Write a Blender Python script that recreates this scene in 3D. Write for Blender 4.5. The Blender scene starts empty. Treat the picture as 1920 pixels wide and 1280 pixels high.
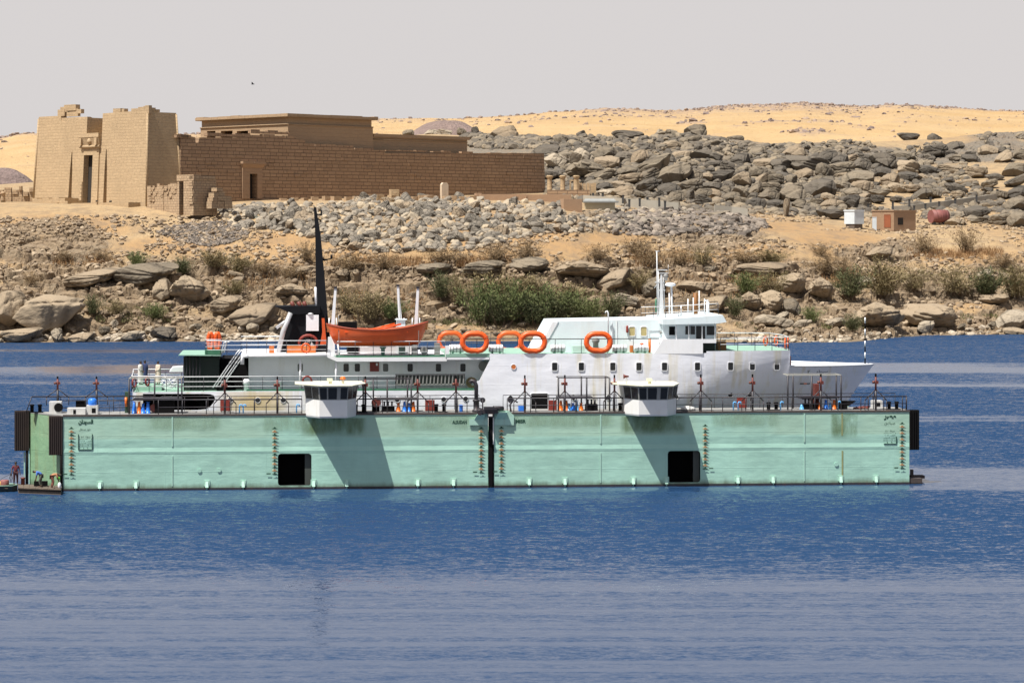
import bpy, bmesh, math, random
import numpy as np
from mathutils import Vector, Matrix, noise as mnoise
from mathutils.geometry import tessellate_polygon

random.seed(7)
RNG = np.random.default_rng(11)
scene = bpy.context.scene
COL = scene.collection

# ---------------------------------------------------------------- camera numbers (metres; eye 19.6 m above the lake)
F, H, CX, HY = 4900.0, 19.6, 960.0, 434.0

def wp(px, py, Y):
    return Vector(((px - CX) / F * Y, Y, H - (py - HY) / F * Y))


class Frame:
    def __init__(self, ox, oy, deg):
        self.ox, self.oy, self.a = ox, oy, math.radians(deg)
        self.c, self.s = math.cos(self.a), math.sin(self.a)

    def w(self, p):
        x, y, z = p
        return Vector((self.ox + x * self.c - y * self.s, self.oy + x * self.s + y * self.c, z))

    def X(self, px, yl):
        """along-frame coordinate seen at picture column px on the plane yl"""
        t = (px - CX) / F
        return (t * (self.oy + yl * self.c) - self.ox + yl * self.s) / (self.c - t * self.s)

    def depth(self, px, yl):
        x = self.X(px, yl)
        return self.oy + x * self.s + yl * self.c

    def Z(self, px, py, yl):
        return H - (py - HY) / F * self.depth(px, yl)

    def q(self, px, py, yl):
        return Vector((self.X(px, yl), yl, self.Z(px, py, yl)))


WORLD = Frame(0, 0, 0)
DOCK = Frame(-33.95, 197.6, 4.8)
BASE = {}


# ---------------------------------------------------------------- mesh collecting
class MB:
    def __init__(self):
        self.v, self.f, self.sm = [], [], []

    def add(self, vs, fs, smooth=False):
        n = len(self.v)
        self.v += [tuple(p) for p in vs]
        self.f += [tuple(n + i for i in f) for f in fs]
        self.sm += [smooth] * len(fs)
        return self

    def box(self, x0, x1, y0, y1, z0, z1):
        if x0 > x1: x0, x1 = x1, x0
        if y0 > y1: y0, y1 = y1, y0
        if z0 > z1: z0, z1 = z1, z0
        vs = [(x0, y0, z0), (x1, y0, z0), (x1, y1, z0), (x0, y1, z0), (x0, y0, z1), (x1, y0, z1), (x1, y1, z1), (x0, y1, z1)]
        return self.add(vs, [(0, 3, 2, 1), (4, 5, 6, 7), (0, 1, 5, 4), (1, 2, 6, 5), (2, 3, 7, 6), (3, 0, 4, 7)])

    def hexa(self, b, t):
        """b, t: four points each, counter-clockwise from above"""
        return self.add(list(b) + list(t), [(0, 3, 2, 1), (4, 5, 6, 7), (0, 1, 5, 4), (1, 2, 6, 5), (2, 3, 7, 6), (3, 0, 4, 7)])

    def loftpoly(self, rings, cap=True, smooth=False, closed=True):
        n = len(rings[0]); vs = [p for r in rings for p in r]; fs = []
        for k in range(len(rings) - 1):
            for i in range(n if closed else n - 1):
                j = (i + 1) % n
                fs.append((k * n + i, k * n + j, (k + 1) * n + j, (k + 1) * n + i))
        self.add(vs, fs, smooth)
        if cap:
            b = len(self.v) - len(vs)
            self.f.append(tuple(b + i for i in reversed(range(n)))); self.sm.append(False)
            e = b + (len(rings) - 1) * n
            self.f.append(tuple(e + i for i in range(n))); self.sm.append(False)
        return self

    def tube(self, p, q, r, r2=None, n=6, cap=True, smooth=True):
        p, q = Vector(p), Vector(q); d = q - p
        if d.length < 1e-6: return self
        d.normalize(); u = d.orthogonal().normalized(); w = d.cross(u)
        r2 = r if r2 is None else r2
        ra = [p + (u * math.cos(2 * math.pi * i / n) + w * math.sin(2 * math.pi * i / n)) * r for i in range(n)]
        rb = [q + (u * math.cos(2 * math.pi * i / n) + w * math.sin(2 * math.pi * i / n)) * r2 for i in range(n)]
        return self.loftpoly([ra, rb], cap, smooth)

    def path(self, pts, r, n=8, closed=False, smooth=True, cap=True):
        pts = [Vector(p) for p in pts]; m = len(pts); rings = []; u = None
        for i in range(m):
            a = pts[(i - 1) % m] if (closed or i > 0) else pts[i]
            b = pts[(i + 1) % m] if (closed or i < m - 1) else pts[i]
            d = (b - a).normalized()
            if u is None: u = d.orthogonal().normalized()
            u = (u - d * u.dot(d)).normalized(); w = d.cross(u)
            rr = r[i] if isinstance(r, (list, tuple)) else r
            rings.append([pts[i] + (u * math.cos(2 * math.pi * k / n) + w * math.sin(2 * math.pi * k / n)) * rr for k in range(n)])
        if closed: rings.append(rings[0])
        return self.loftpoly(rings, cap and not closed, smooth)

    def lathe(self, c, prof, n=12, axis='z', smooth=True):
        c = Vector(c); rings = []
        for r, h in prof:
            ring = []
            for i in range(n):
                a = 2 * math.pi * i / n; ca, sa = math.cos(a) * r, math.sin(a) * r
                ring.append(c + Vector({'z': (ca, sa, h), 'y': (ca, h, -sa), 'x': (h, ca, sa)}[axis]))
            rings.append(ring)
        return self.loftpoly(rings, True, smooth)

    def sheet(self, outer, holes, y0, y1):
        """polygon (x, z) with holes, standing at y0 and as thick as y1 - y0"""
        loops = [[Vector((x, z, 0)) for x, z in l] for l in [outer] + list(holes)]
        tris = tessellate_polygon(loops); flat = [p for l in loops for p in l]; n = len(flat)
        vs = [(p.x, y0, p.y) for p in flat] + [(p.x, y1, p.y) for p in flat]
        fs = []
        for t in tris:
            a, b, c = flat[t[0]], flat[t[1]], flat[t[2]]
            t = tuple(t) if (b - a).cross(c - a).z > 0 else (t[0], t[2], t[1])
            fs += [t, tuple(n + i for i in reversed(t))]
        o = 0
        for l in loops:
            for i in range(len(l)):
                j = (i + 1) % len(l); fs.append((o + i, o + j, n + o + j, n + o + i))
            o += len(l)
        return self.add(vs, fs)

    def patch(self, quad, u0, u1, v0, v1, off=0.02, thick=0.04):
        bl, br, tr, tl = [Vector(p) for p in quad]
        nrm = (br - bl).cross(tl - bl).normalized()
        def P(u, v):
            return (bl * (1 - u) + br * u) * (1 - v) + (tl * (1 - u) + tr * u) * v
        c = [P(u0, v0), P(u1, v0), P(u1, v1), P(u0, v1)]
        a = [p + nrm * (off - thick) for p in c]; b = [p + nrm * off for p in c]
        return self.hexa(a, b)

    def ball(self, c, r, n=10, m=6, sz=1.0):
        return self.lathe(c, [(max(1e-3, r * math.sin(math.pi * k / m)), -r * sz * math.cos(math.pi * k / m)) for k in range(m + 1)], n)

    def mesh(self, name, base=(0, 0, 0), uv=True):
        me = bpy.data.meshes.new(name)
        bx, by, bz = base
        me.from_pydata([(x - bx, y - by, z - bz) for x, y, z in self.v], [], self.f)
        bm = bmesh.new(); bm.from_mesh(me)
        bmesh.ops.recalc_face_normals(bm, faces=bm.faces)
        bm.to_mesh(me); bm.free()
        if len(me.polygons) == len(self.sm): me.polygons.foreach_set('use_smooth', self.sm)
        if uv: auto_uv(me, base)
        return me


def auto_uv(me, base=(0, 0, 0)):
    uvl = me.uv_layers.new(name='UVMap'); out = np.zeros((len(me.loops), 2), np.float32)
    co = np.zeros(len(me.vertices) * 3, np.float32); me.vertices.foreach_get('co', co); co = co.reshape(-1, 3) + np.array(base, np.float32)
    li = np.zeros(len(me.loops), np.int32); me.loops.foreach_get('vertex_index', li)
    for p in me.polygons:
        nx, ny, nz = p.normal; s = slice(p.loop_start, p.loop_start + p.loop_total); c = co[li[s]]
        if abs(nz) > .75: out[s] = c[:, :2]
        else:
            l = math.hypot(nx, ny); out[s, 0] = (-ny * c[:, 0] + nx * c[:, 1]) / l; out[s, 1] = c[:, 2]
    uvl.data.foreach_set('uv', out.ravel())


def tag(o, label=None, cat=None, group=None, kind=None):
    if label: o['label'] = label
    if cat: o['category'] = cat
    if group: o['group'] = group
    if kind: o['kind'] = kind
    return o


def thing(name, label, cat, base, frame=WORLD, group=None, rz=0.0):
    o = bpy.data.objects.new(name, None); COL.objects.link(o)
    o.empty_display_size = .3
    o.location = frame.w(base); o.rotation_euler = (0, 0, frame.a + rz)
    BASE[o] = tuple(base)
    return tag(o, label, cat, group)


def part(name, mb, m, parent, label=None):
    o = bpy.data.objects.new(name, mb.mesh(name, BASE[parent])); o.data.materials.append(m)
    COL.objects.link(o); o.parent = parent; BASE[o] = BASE[parent]
    if label: o['label'] = label
    return o


def solo(name, label, cat, mb, m, base, frame=WORLD, group=None, kind=None):
    o = bpy.data.objects.new(name, mb.mesh(name, base)); o.data.materials.append(m); COL.objects.link(o)
    o.location = frame.w(base); o.rotation_euler = (0, 0, frame.a); BASE[o] = tuple(base)
    return tag(o, label, cat, group, kind)


def copy_tree(o, parent=None):
    c = o.copy(); COL.objects.link(c)
    if parent is not None: c.parent = parent
    BASE[c] = BASE.get(o, (0, 0, 0))
    for ch in list(o.children): copy_tree(ch, c)
    return c


def dup(root, label, base, frame=WORLD, rz=0.0, scale=None):
    c = copy_tree(root); c.location = frame.w(base); c.rotation_euler = (0, 0, frame.a + rz)
    if scale: c.scale = scale
    c['label'] = label
    return c


def np_mesh(name, V, faces_flat, k, attrs=None, smooth=False):
    """V (n,3); faces_flat: flat vertex indices of k-sided faces"""
    me = bpy.data.meshes.new(name); nf = len(faces_flat) // k
    me.vertices.add(len(V)); me.vertices.foreach_set('co', np.asarray(V, np.float32).ravel())
    me.loops.add(nf * k); me.loops.foreach_set('vertex_index', np.asarray(faces_flat, np.int32))
    me.polygons.add(nf); me.polygons.foreach_set('loop_start', np.arange(0, nf * k, k, dtype=np.int32))
    try: me.polygons.foreach_set('loop_total', np.full(nf, k, np.int32))
    except Exception: pass
    me.polygons.foreach_set('use_smooth', np.full(nf, smooth, bool))
    for an, av in (attrs or {}).items():
        a = me.attributes.new(an, 'FLOAT', 'POINT'); a.data.foreach_set('value', np.asarray(av, np.float32))
    me.update(calc_edges=True); me.validate()
    return me


# ---------------------------------------------------------------- noise in numpy
def _h(ix, iy, iz, seed):
    n = (ix * 73856093) ^ (iy * 19349663) ^ (iz * 83492791) ^ (seed * 2654435761 & 0x7fffffff)
    n = (n ^ (n >> 13)) * 1274126177 & 0x7fffffffffff
    n = n ^ (n >> 16)
    return (n & 0xffffff) / float(0xffffff)

def vnoise(P, seed=0):
    P = np.asarray(P, float); I = np.floor(P).astype(np.int64); f = P - I; f = f * f * (3 - 2 * f)
    x, y, z = I[:, 0], I[:, 1], I[:, 2]; r = 0
    for dx in (0, 1):
        for dy in (0, 1):
            for dz in (0, 1):
                w = (f[:, 0] if dx else 1 - f[:, 0]) * (f[:, 1] if dy else 1 - f[:, 1]) * (f[:, 2] if dz else 1 - f[:, 2])
                r = r + w * _h(x + dx, y + dy, z + dz, seed)
    return r * 2 - 1

def fbm(P, seed=0, octv=4, gain=.5):
    P = np.asarray(P, float); a, s, r = 1.0, 0.0, 0
    for o in range(octv):
        r = r + a * vnoise(P * 2.03 ** o + 17.3 * o, seed + o); s += a; a *= gain
    return r / s

def cell(P2, seed=0):
    """F1, F2, random value of the nearest cell, in 2-D"""
    I = np.floor(P2).astype(np.int64); n = len(P2)
    f1 = np.full(n, 9.); f2 = np.full(n, 9.); rid = np.zeros(n)
    for dx in (-1, 0, 1):
        for dy in (-1, 0, 1):
            cx, cy = I[:, 0] + dx, I[:, 1] + dy
            qx = cx + _h(cx, cy, cx * 0 + 1, seed); qy = cy + _h(cx, cy, cx * 0 + 2, seed)
            d = np.hypot(qx - P2[:, 0], qy - P2[:, 1]); rv = _h(cx, cy, cx * 0 + 3, seed)
            nearer = d < f1
            f2 = np.where(nearer, f1, np.minimum(f2, d)); rid = np.where(nearer, rv, rid); f1 = np.where(nearer, d, f1)
    return f1, f2, rid


# ---------------------------------------------------------------- materials
def srgb(r, g, b):
    return tuple((c / 255 / 12.92) if c / 255 <= .04045 else ((c / 255 + .055) / 1.055) ** 2.4 for c in (r, g, b))

def node_mat(name):
    m = bpy.data.materials.new(name); m.use_nodes = True
    nt = m.node_tree; b = nt.nodes['Principled BSDF']
    return m, nt, b

def N(nt, t, **kw):
    n = nt.nodes.new(t)
    for k, v in kw.items():
        if k.startswith('i_'):
            key = k[2:]; n.inputs[int(key) if key.isdigit() else key.replace('_', ' ')].default_value = v
        else: setattr(n, k, v)
    return n

def L(nt, a, b): nt.links.new(a, b)

def mixc(nt, fac, a, b, blend='MIX'):
    n = nt.nodes.new('ShaderNodeMix'); n.data_type = 'RGBA'; n.blend_type = blend
    for sock, val in ((n.inputs[0], fac), (n.inputs[6], a), (n.inputs[7], b)):
        if hasattr(val, 'is_linked') or hasattr(val, 'links'): L(nt, val, sock)
        elif isinstance(val, (int, float)): sock.default_value = val
        else: sock.default_value = (*val, 1)
    return n.outputs[2]

def ramp(nt, src, a, b, interp='LINEAR'):
    n = nt.nodes.new('ShaderNodeMapRange'); n.clamp = True
    if interp == 'SMOOTH': n.interpolation_type = 'SMOOTHSTEP'
    L(nt, src, n.inputs[0]); n.inputs[1].default_value = a; n.inputs[2].default_value = b
    return n.outputs[0]

def mathn(nt, op, a, b=0.0):
    n = nt.nodes.new('ShaderNodeMath'); n.operation = op
    for s, v in ((n.inputs[0], a), (n.inputs[1], b)):
        if hasattr(v, 'links'): L(nt, v, s)
        else: s.default_value = v
    return n.outputs[0]

def coords(nt, out='Object', scale=(1, 1, 1), loc=(0, 0, 0)):
    t = nt.nodes.new('ShaderNodeTexCoord'); mp = nt.nodes.new('ShaderNodeMapping')
    L(nt, t.outputs[out], mp.inputs[0]); mp.inputs['Scale'].default_value = scale; mp.inputs['Location'].default_value = loc
    return mp.outputs[0]

def noisen(nt, vec, scale, detail=4, rough=.55, dist=0):
    n = N(nt, 'ShaderNodeTexNoise', i_Scale=scale, i_Detail=detail, i_Roughness=rough, i_Distortion=dist)
    L(nt, vec, n.inputs['Vector']); return n.outputs['Fac']

def bumpn(nt, b, height, strength=.4, dist=.05, prev=None):
    n = N(nt, 'ShaderNodeBump', i_Strength=strength, i_Distance=dist); L(nt, height, n.inputs['Height'])
    if prev is not None: L(nt, prev, n.inputs['Normal'])
    L(nt, n.outputs[0], b.inputs['Normal']); return n.outputs[0]

def paint(name, col, rough=.5, var=.1, scale=1.2, dirt=None, dirt_amt=.5, metal=0.0, bump=0.0, bscale=3.0, streak=True):
    """painted or plain surface with uneven tone, some dirt with its own shape and a slightly uneven skin"""
    m, nt, b = node_mat(name); v = coords(nt)
    n1 = noisen(nt, v, scale, 5)
    dark = tuple(c * (1 - var * 2) for c in col); lite = tuple(min(1, c * (1 + var)) for c in col)
    c = mixc(nt, n1, dark, lite)
    if dirt:
        vs = coords(nt, scale=(1, 1, .18) if streak else (1, 1, 1))
        n2 = noisen(nt, vs, scale * 1.7, 6, .62)
        c = mixc(nt, mathn(nt, 'MULTIPLY', ramp(nt, n2, .52, .78), dirt_amt), c, dirt)
    L(nt, c, b.inputs['Base Color']); b.inputs['Metallic'].default_value = metal
    L(nt, mathn(nt, 'ADD', mathn(nt, 'MULTIPLY', n1, .25), rough - .12), b.inputs['Roughness'])
    if bump: bumpn(nt, b, noisen(nt, v, bscale, 3), bump, .05)
    return m
# ================================================================ shared materials
SAND = (0.34, 0.232, 0.118); SAND_PALE = (0.40, 0.293, 0.165); ORANGE = (0.335, 0.195, 0.08)
ROCK_GREY = (0.178, 0.142, 0.097); ROCK_DARK = (0.115, 0.10, 0.088); ROCK_TAN = (0.275, 0.198, 0.118); RUBBLE = (0.33, 0.295, 0.24)

def terrain_mat():
    m, nt, b = node_mat('desert_ground'); v = coords(nt)
    at = N(nt, 'ShaderNodeAttribute', attribute_name='rock').outputs['Fac']
    tn = N(nt, 'ShaderNodeAttribute', attribute_name='tint').outputs['Fac']
    wet = N(nt, 'ShaderNodeAttribute', attribute_name='wet').outputs['Fac']
    n1 = noisen(nt, v, .12, 6, .6); n2 = noisen(nt, v, 1.1, 6, .65); n3 = noisen(nt, v, 5.0, 4, .6)
    sand = mixc(nt, ramp(nt, n2, .3, .7), SAND, SAND_PALE)
    sand = mixc(nt, tn, sand, ORANGE)
    sand = mixc(nt, mathn(nt, 'MULTIPLY', ramp(nt, n3, .5, .72), .45), sand, (.24, .18, .125))
    rock = mixc(nt, ramp(nt, n2, .35, .68), ROCK_TAN, (.19, .145, .098))
    rock = mixc(nt, mathn(nt, 'MULTIPLY', ramp(nt, n1, .5, .65), .6), rock, ROCK_GREY)
    rock = mixc(nt, mathn(nt, 'MULTIPLY', ramp(nt, n3, .55, .75), .5), rock, (.42, .32, .21))
    gr = N(nt, 'ShaderNodeAttribute', attribute_name='grey').outputs['Fac']
    dk = mixc(nt, ramp(nt, n2, .35, .68), (.20, .17, .13), (.12, .105, .085))
    rock = mixc(nt, gr, rock, dk)
    c = mixc(nt, ramp(nt, mathn(nt, 'ADD', at, mathn(nt, 'MULTIPLY', mathn(nt, 'SUBTRACT', n2, .5), .9)), .25, .6), sand, rock)
    c = mixc(nt, mathn(nt, 'MULTIPLY', ramp(nt, noisen(nt, v, .35, 6, .7), .45, .62), .66), c, (.20, .143, .09))
    c = mixc(nt, mathn(nt, 'MULTIPLY', wet, .7), c, (.16, .12, .075))
    L(nt, c, b.inputs['Base Color']); b.inputs['Roughness'].default_value = .95
    h = mathn(nt, 'ADD', mathn(nt, 'MULTIPLY', n2, 1.0), mathn(nt, 'MULTIPLY', n3, .5))
    bumpn(nt, b, h, .9, .35)
    return m

def rock_mat(name, a, d, pale, rnd=.5, sc=.9):
    """weathered granite: patina patches, pale scrapes, cracks; tone also differs from stone to stone"""
    m, nt, b = node_mat(name); v = coords(nt)
    oi = N(nt, 'ShaderNodeObjectInfo').outputs['Random']
    n1 = noisen(nt, v, sc * .45, 5, .6, .4); n2 = noisen(nt, v, sc * 2.2, 6, .68); n3 = noisen(nt, v, sc * 9, 3, .6)
    c = mixc(nt, ramp(nt, n1, .38, .62), a, d)
    c = mixc(nt, mathn(nt, 'MULTIPLY', oi, rnd), c, pale)
    c = mixc(nt, mathn(nt, 'MULTIPLY', ramp(nt, n2, .56, .72), .55), c, pale)
    c = mixc(nt, mathn(nt, 'MULTIPLY', ramp(nt, n3, .58, .8), .5), c, tuple(x * .45 for x in a))
    vo = N(nt, 'ShaderNodeTexVoronoi', feature='DISTANCE_TO_EDGE', i_Scale=sc * .42); L(nt, v, vo.inputs['Vector'])
    cr = ramp(nt, vo.outputs['Distance'], 0, .035)
    cr2 = ramp(nt, mathn(nt, 'ADD', vo.outputs['Distance'], mathn(nt, 'MULTIPLY', n2, .05)), .03, .06)
    c = mixc(nt, mathn(nt, 'MULTIPLY', mathn(nt, 'SUBTRACT', 1.0, cr2), .6), c, tuple(x * .35 for x in a))
    L(nt, c, b.inputs['Base Color']); b.inputs['Roughness'].default_value = .9
    h = mathn(nt, 'ADD', mathn(nt, 'ADD', n2, mathn(nt, 'MULTIPLY', n3, .4)), mathn(nt, 'MULTIPLY', cr, .6))
    bumpn(nt, b, h, 1.0, .36)
    return m

def stone_mat(name, a, d, pale):
    m, nt, b = node_mat(name); v = coords(nt)
    at = N(nt, 'ShaderNodeAttribute', attribute_name='tint').outputs['Fac']
    n2 = noisen(nt, v, 3.5, 5, .65)
    c = mixc(nt, ramp(nt, at, 0, .6), a, d); c = mixc(nt, ramp(nt, at, .55, 1), c, pale)
    c = mixc(nt, mathn(nt, 'MULTIPLY', ramp(nt, n2, .45, .75), .4), c, tuple(x * .55 for x in a))
    L(nt, c, b.inputs['Base Color']); b.inputs['Roughness'].default_value = .92
    bumpn(nt, b, n2, .6, .12)
    return m

M_TERRAIN = terrain_mat()
M_ROCK = rock_mat('grey_granite', ROCK_GREY, (.105, .088, .066), (.27, .22, .155), .5)
M_ROCKDARK = rock_mat('dark_granite', (.098, .083, .065), (.06, .052, .042), (.175, .145, .108), .5)
M_ROCKTAN = rock_mat('tan_granite', (.265, .20, .13), (.185, .143, .097), (.36, .285, .195), .5, .7)
M_ROCKPALE = rock_mat('pale_granite', (.34, .28, .20), (.25, .205, .15), (.45, .385, .295), .4)
M_RUBBLE = stone_mat('grey_rubble', (.16, .14, .115), (.28, .24, .185), (.43, .345, .235))
M_DARKRUBBLE = stone_mat('dark_rubble', (.10, .085, .07), (.17, .14, .115), (.30, .25, .2))
M_TANSTONE = stone_mat('tan_stones', (.175, .13, .088), (.265, .195, .125), (.40, .315, .215))

# ================================================================ terrain: (picture row, distance) profiles at picture columns
PROFILE = {
    -300: [(643, 460), (605, 469), (555, 479), (505, 490), (455, 502), (412, 513), (390, 522), (381, 532), (376, 575), (371, 660), (350, 950)],
    0:    [(642, 461.5), (600, 470), (545, 479), (500, 489), (450, 502), (410, 513), (390, 522), (381, 532), (376, 575), (371, 660), (348, 950)],
    250:  [(640, 466), (600, 473), (548, 481), (500, 491), (450, 503), (412, 513), (394, 521), (386, 529), (376, 575), (369, 650), (330, 900)],
    520:  [(639, 467), (600, 474), (550, 482), (505, 491), (455, 502), (415, 513), (388, 522), (378, 531), (371, 565), (364, 640), (290, 820)],
    800:  [(638, 468), (600, 474), (550, 482), (505, 491), (465, 501), (420, 513), (384, 525), (377, 533), (369, 575), (345, 660), (250, 780)],
    1000: [(638, 468), (602, 474), (550, 482), (510, 490), (470, 500), (425, 512), (388, 525), (377, 537), (366, 598), (330, 650), (263, 735)],
    1070: [(638, 468), (604, 474), (555, 482), (515, 490), (475, 500), (435, 511), (402, 524), (384, 545), (368, 605), (312, 660), (257, 725)],
    1180: [(640, 466), (610, 473), (565, 483), (520, 493), (478, 505), (440, 517), (410, 531), (388, 555), (366, 598), (318, 645), (262, 720)],
    1290: [(642, 461.5), (615, 472), (570, 484), (520, 496), (475, 510), (435, 526), (408, 545), (390, 566), (368, 600), (318, 650), (250, 735)],
    1450: [(642, 461.5), (615, 474), (575, 488), (530, 502), (482, 518), (445, 534), (418, 556), (393, 585), (358, 622), (312, 665), (272, 728)],
    1600: [(641, 464), (612, 482), (575, 500), (535, 515), (488, 530), (448, 546), (424, 566), (396, 596), (355, 635), (310, 680), (269, 745)],
    1720: [(629, 492), (606, 503), (576, 512), (540, 522), (490, 538), (452, 552), (424, 574), (396, 605), (352, 650), (306, 705), (263, 780)],
    1920: [(626, 500), (605, 507), (575, 516), (540, 527), (490, 543), (450, 558), (420, 580), (385, 615), (335, 660), (285, 720), (248, 800)],
    2300: [(626, 500), (605, 507), (575, 516), (540, 527), (490, 543), (450, 558), (420, 580), (385, 615), (335, 660), (285, 720), (240, 800)],
}
_pk = sorted(PROFILE); _pp = np.array([[r[0] for r in PROFILE[k]] for k in _pk], float); _py = np.array([[r[1] for r in PROFILE[k]] for k in _pk], float)

def prof(px):
    """rows and distances of the eleven control points at picture column(s) px"""
    px = np.atleast_1d(np.asarray(px, float))
    rows = np.stack([np.interp(px, _pk, _pp[:, k]) for k in range(11)], 1)
    dist = np.stack([np.interp(px, _pk, _py[:, k]) for k in range(11)], 1)
    return rows, dist

def ground(px, py):
    rows, dist = prof(px); Y = np.interp(-py, -rows[0], dist[0])
    return wp(px, py, Y)

GXD = {}
def terrain_xyz(PX, PY_ROWS):
    pass

TC = np.concatenate([np.arange(-1800, -300, 15.0), np.arange(-300, 2301, 3.0), np.arange(2310, 3600, 15.0)])
rows, dist = prof(TC)
# smooth the control points across the columns
def _sm(a, k=31):
    pad = np.pad(a, ((k // 2, k // 2), (0, 0)), 'edge'); ker = np.hanning(k + 2)[1:-1]; ker /= ker.sum()
    return np.stack([np.convolve(pad[:, j], ker, 'valid') for j in range(a.shape[1])], 1)
rows, dist = _sm(rows), _sm(dist)
first = np.stack([rows[:, 0] + 12, dist[:, 0] - 16], 1); last = np.stack([rows[:, -1] + 26, dist[:, -1] + 90], 1)
zc = H - (rows - HY) / F * dist
dist_all = np.concatenate([dist[:, :1] - 14, dist, dist[:, -1:] + 110], 1)
z_all = np.concatenate([zc[:, :1] - 2.2, zc, zc[:, -1:] - 9], 1)
SUB = [5, 36, 46, 46, 46, 40, 24, 18, 22, 34, 34, 6]
vs_ = []
for k in range(12):
    n = SUB[k]
    for i in range(n): vs_.append(k + i / n)
vs_.append(12.0); vs_ = np.array(vs_); NR, NC = len(vs_), len(TC)

def _cub(A, s):
    """gentle Catmull-Rom through the control columns of A at parameter s"""
    k = np.clip(np.floor(s).astype(int), 0, A.shape[1] - 2); t = s - k
    p0 = A[:, np.clip(k - 1, 0, None)]; p1 = A[:, k]; p2 = A[:, k + 1]; p3 = A[:, np.clip(k + 2, None, A.shape[1] - 1)]
    m1 = np.minimum(np.abs(p2 - p0) / 2, 1.5 * np.abs(p2 - p1)) * np.sign(p2 - p0); m2 = np.minimum(np.abs(p3 - p1) / 2, 1.5 * np.abs(p2 - p1)) * np.sign(p3 - p1)
    return (2 * t**3 - 3 * t**2 + 1) * p1 + (t**3 - 2 * t**2 + t) * m1 + (-2 * t**3 + 3 * t**2) * p2 + (t**3 - t**2) * m2
GY = np.stack([np.interp(vs_, np.arange(13), dist_all[i]) for i in range(NC)])
GZ = _cub(z_all, vs_)
GX = (TC[:, None] - CX) / F * GY
PYG = HY + (H - GZ) / GY * F
PXG = np.repeat(TC[:, None], NR, 1)

# where bare rock shows (0 sand, 1 bedrock) and where the sand is orange, painted by what lies where on the bank
def blob(cx, cy, rx, ry, p=2.0):
    return np.clip(1.4 - ((PXG - cx) / rx) ** 2 - ((PYG - cy) / ry) ** 2, 0, 1)
P3 = np.stack([GX.ravel(), GY.ravel() * 1.0, GZ.ravel() * 1.5], 1)
nA = fbm(P3 * .045, 3, 4).reshape(GX.shape); nB = fbm(P3 * .22, 9, 4).reshape(GX.shape)
rockm = np.zeros_like(GX)
bank = np.clip((PYG - 480) / 30, 0, 1) * np.clip((645 - PYG) / 12, 0, 1)
rockm = np.maximum(rockm, bank * np.clip(.78 + nA * 1.8 + nB * .6, 0, 1))
for a in [(1180, 520, 200, 50), (1420, 540, 170, 60), (1330, 430, 150, 42), (330, 530, 170, 50), (90, 455, 120, 45), (520, 590, 130, 50), (1700, 590, 160, 38), (60, 590, 120, 50), (1650, 470, 90, 25), (1120, 420, 70, 25)]:
    rockm = np.maximum(rockm, blob(*a) * np.clip(1.0 + nB, 0, 1))
hill = np.clip((374 - PYG) / 22, 0, 1) * np.clip((PXG - np.where(GY > 640, 840, 985)) / 50, 0, 1) * (GY > 585)
rockm = np.maximum(rockm, hill * np.clip(.75 + nA * 1.2, 0, 1) * np.where(PXG < 1010, .7, 1))
for a in [(1800, 338, 160, 34), (1840, 345, 110, 26), (1700, 350, 60, 16), (1560, 440, 130, 26), (1420, 400, 60, 12), (1150, 465, 130, 20), (1690, 262, 160, 14)]:
    rockm = rockm * (1 - .9 * blob(*a))
smooth_sand = np.zeros_like(GX)
for a in [(1080, 462, 60, 12), (1160, 445, 70, 12), (1470, 425, 60, 14), (1560, 445, 90, 18), (1850, 345, 80, 20), (240, 395, 300, 12), (560, 378, 60, 8), (1330, 395, 60, 10), (1000, 612, 280, 12), (1800, 575, 70, 10)]:
    smooth_sand = np.maximum(smooth_sand, blob(*a))
rockm *= 1 - .85 * smooth_sand
tint = np.clip(.22 + nA * 1.1 + nB * .3, 0, .75)
for a in [(1075, 464, 80, 12), (1155, 447, 80, 11), (1475, 427, 75, 12), (1565, 448, 100, 15), (120, 425, 140, 26), (560, 450, 110, 18), (1560, 455, 70, 14), (1390, 470, 110, 18), (900, 450, 80, 20), (1800, 480, 90, 16), (330, 460, 120, 18), (700, 490, 90, 14)]:
    tint = np.maximum(tint, blob(*a) * .75)
terr = np.clip((GY - 560) / 40, 0, 1)
tint *= 1 - .5 * terr
wet = np.clip((GZ * -1 + .9) / .9, 0, 1)
# relief: blocky joints in the bedrock, ripples and lumps elsewhere
P2 = np.stack([GX.ravel() * .16 + GZ.ravel() * .10, GY.ravel() * .05 + GZ.ravel() * .42], 1) + nB.ravel()[:, None] * .25
f1, f2, rid = cell(P2, 5); f1b, f2b, ridb = cell(P2 * 2.7 + 3.1, 8)
blk = (np.clip((f2 - f1) * 5, 0, 1) ** .7 * (.5 + rid) - .6).reshape(GX.shape)
blk2 = (np.clip((f2b - f1b) * 5, 0, 1) ** .7 * (.5 + ridb) - .55).reshape(GX.shape)
amp = np.where(GY < 580, 1.0, .9)
push = rockm * (blk * 1.0 + blk2 * .7) * amp + (1 - rockm) * (nB * .16 + nA * .35) * np.where(GY > 560, .6, 1.0)
flat = np.zeros_like(GX)
flat = np.maximum(flat, np.clip((PYG < 392) * (PXG < 1010) * 1.0, 0, 1) * (GY < 660))
push *= 1 - flat * .85
push *= np.where((GY > 600) & (PXG < 1030), .25, np.where(GY > 600, .6, 1.0))
push *= np.clip((GY - dist_all[:, 1:2] + 3) / 6, .1, 1)
GY2 = GY - push * .5; GZ2 = GZ + push * .7
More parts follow.
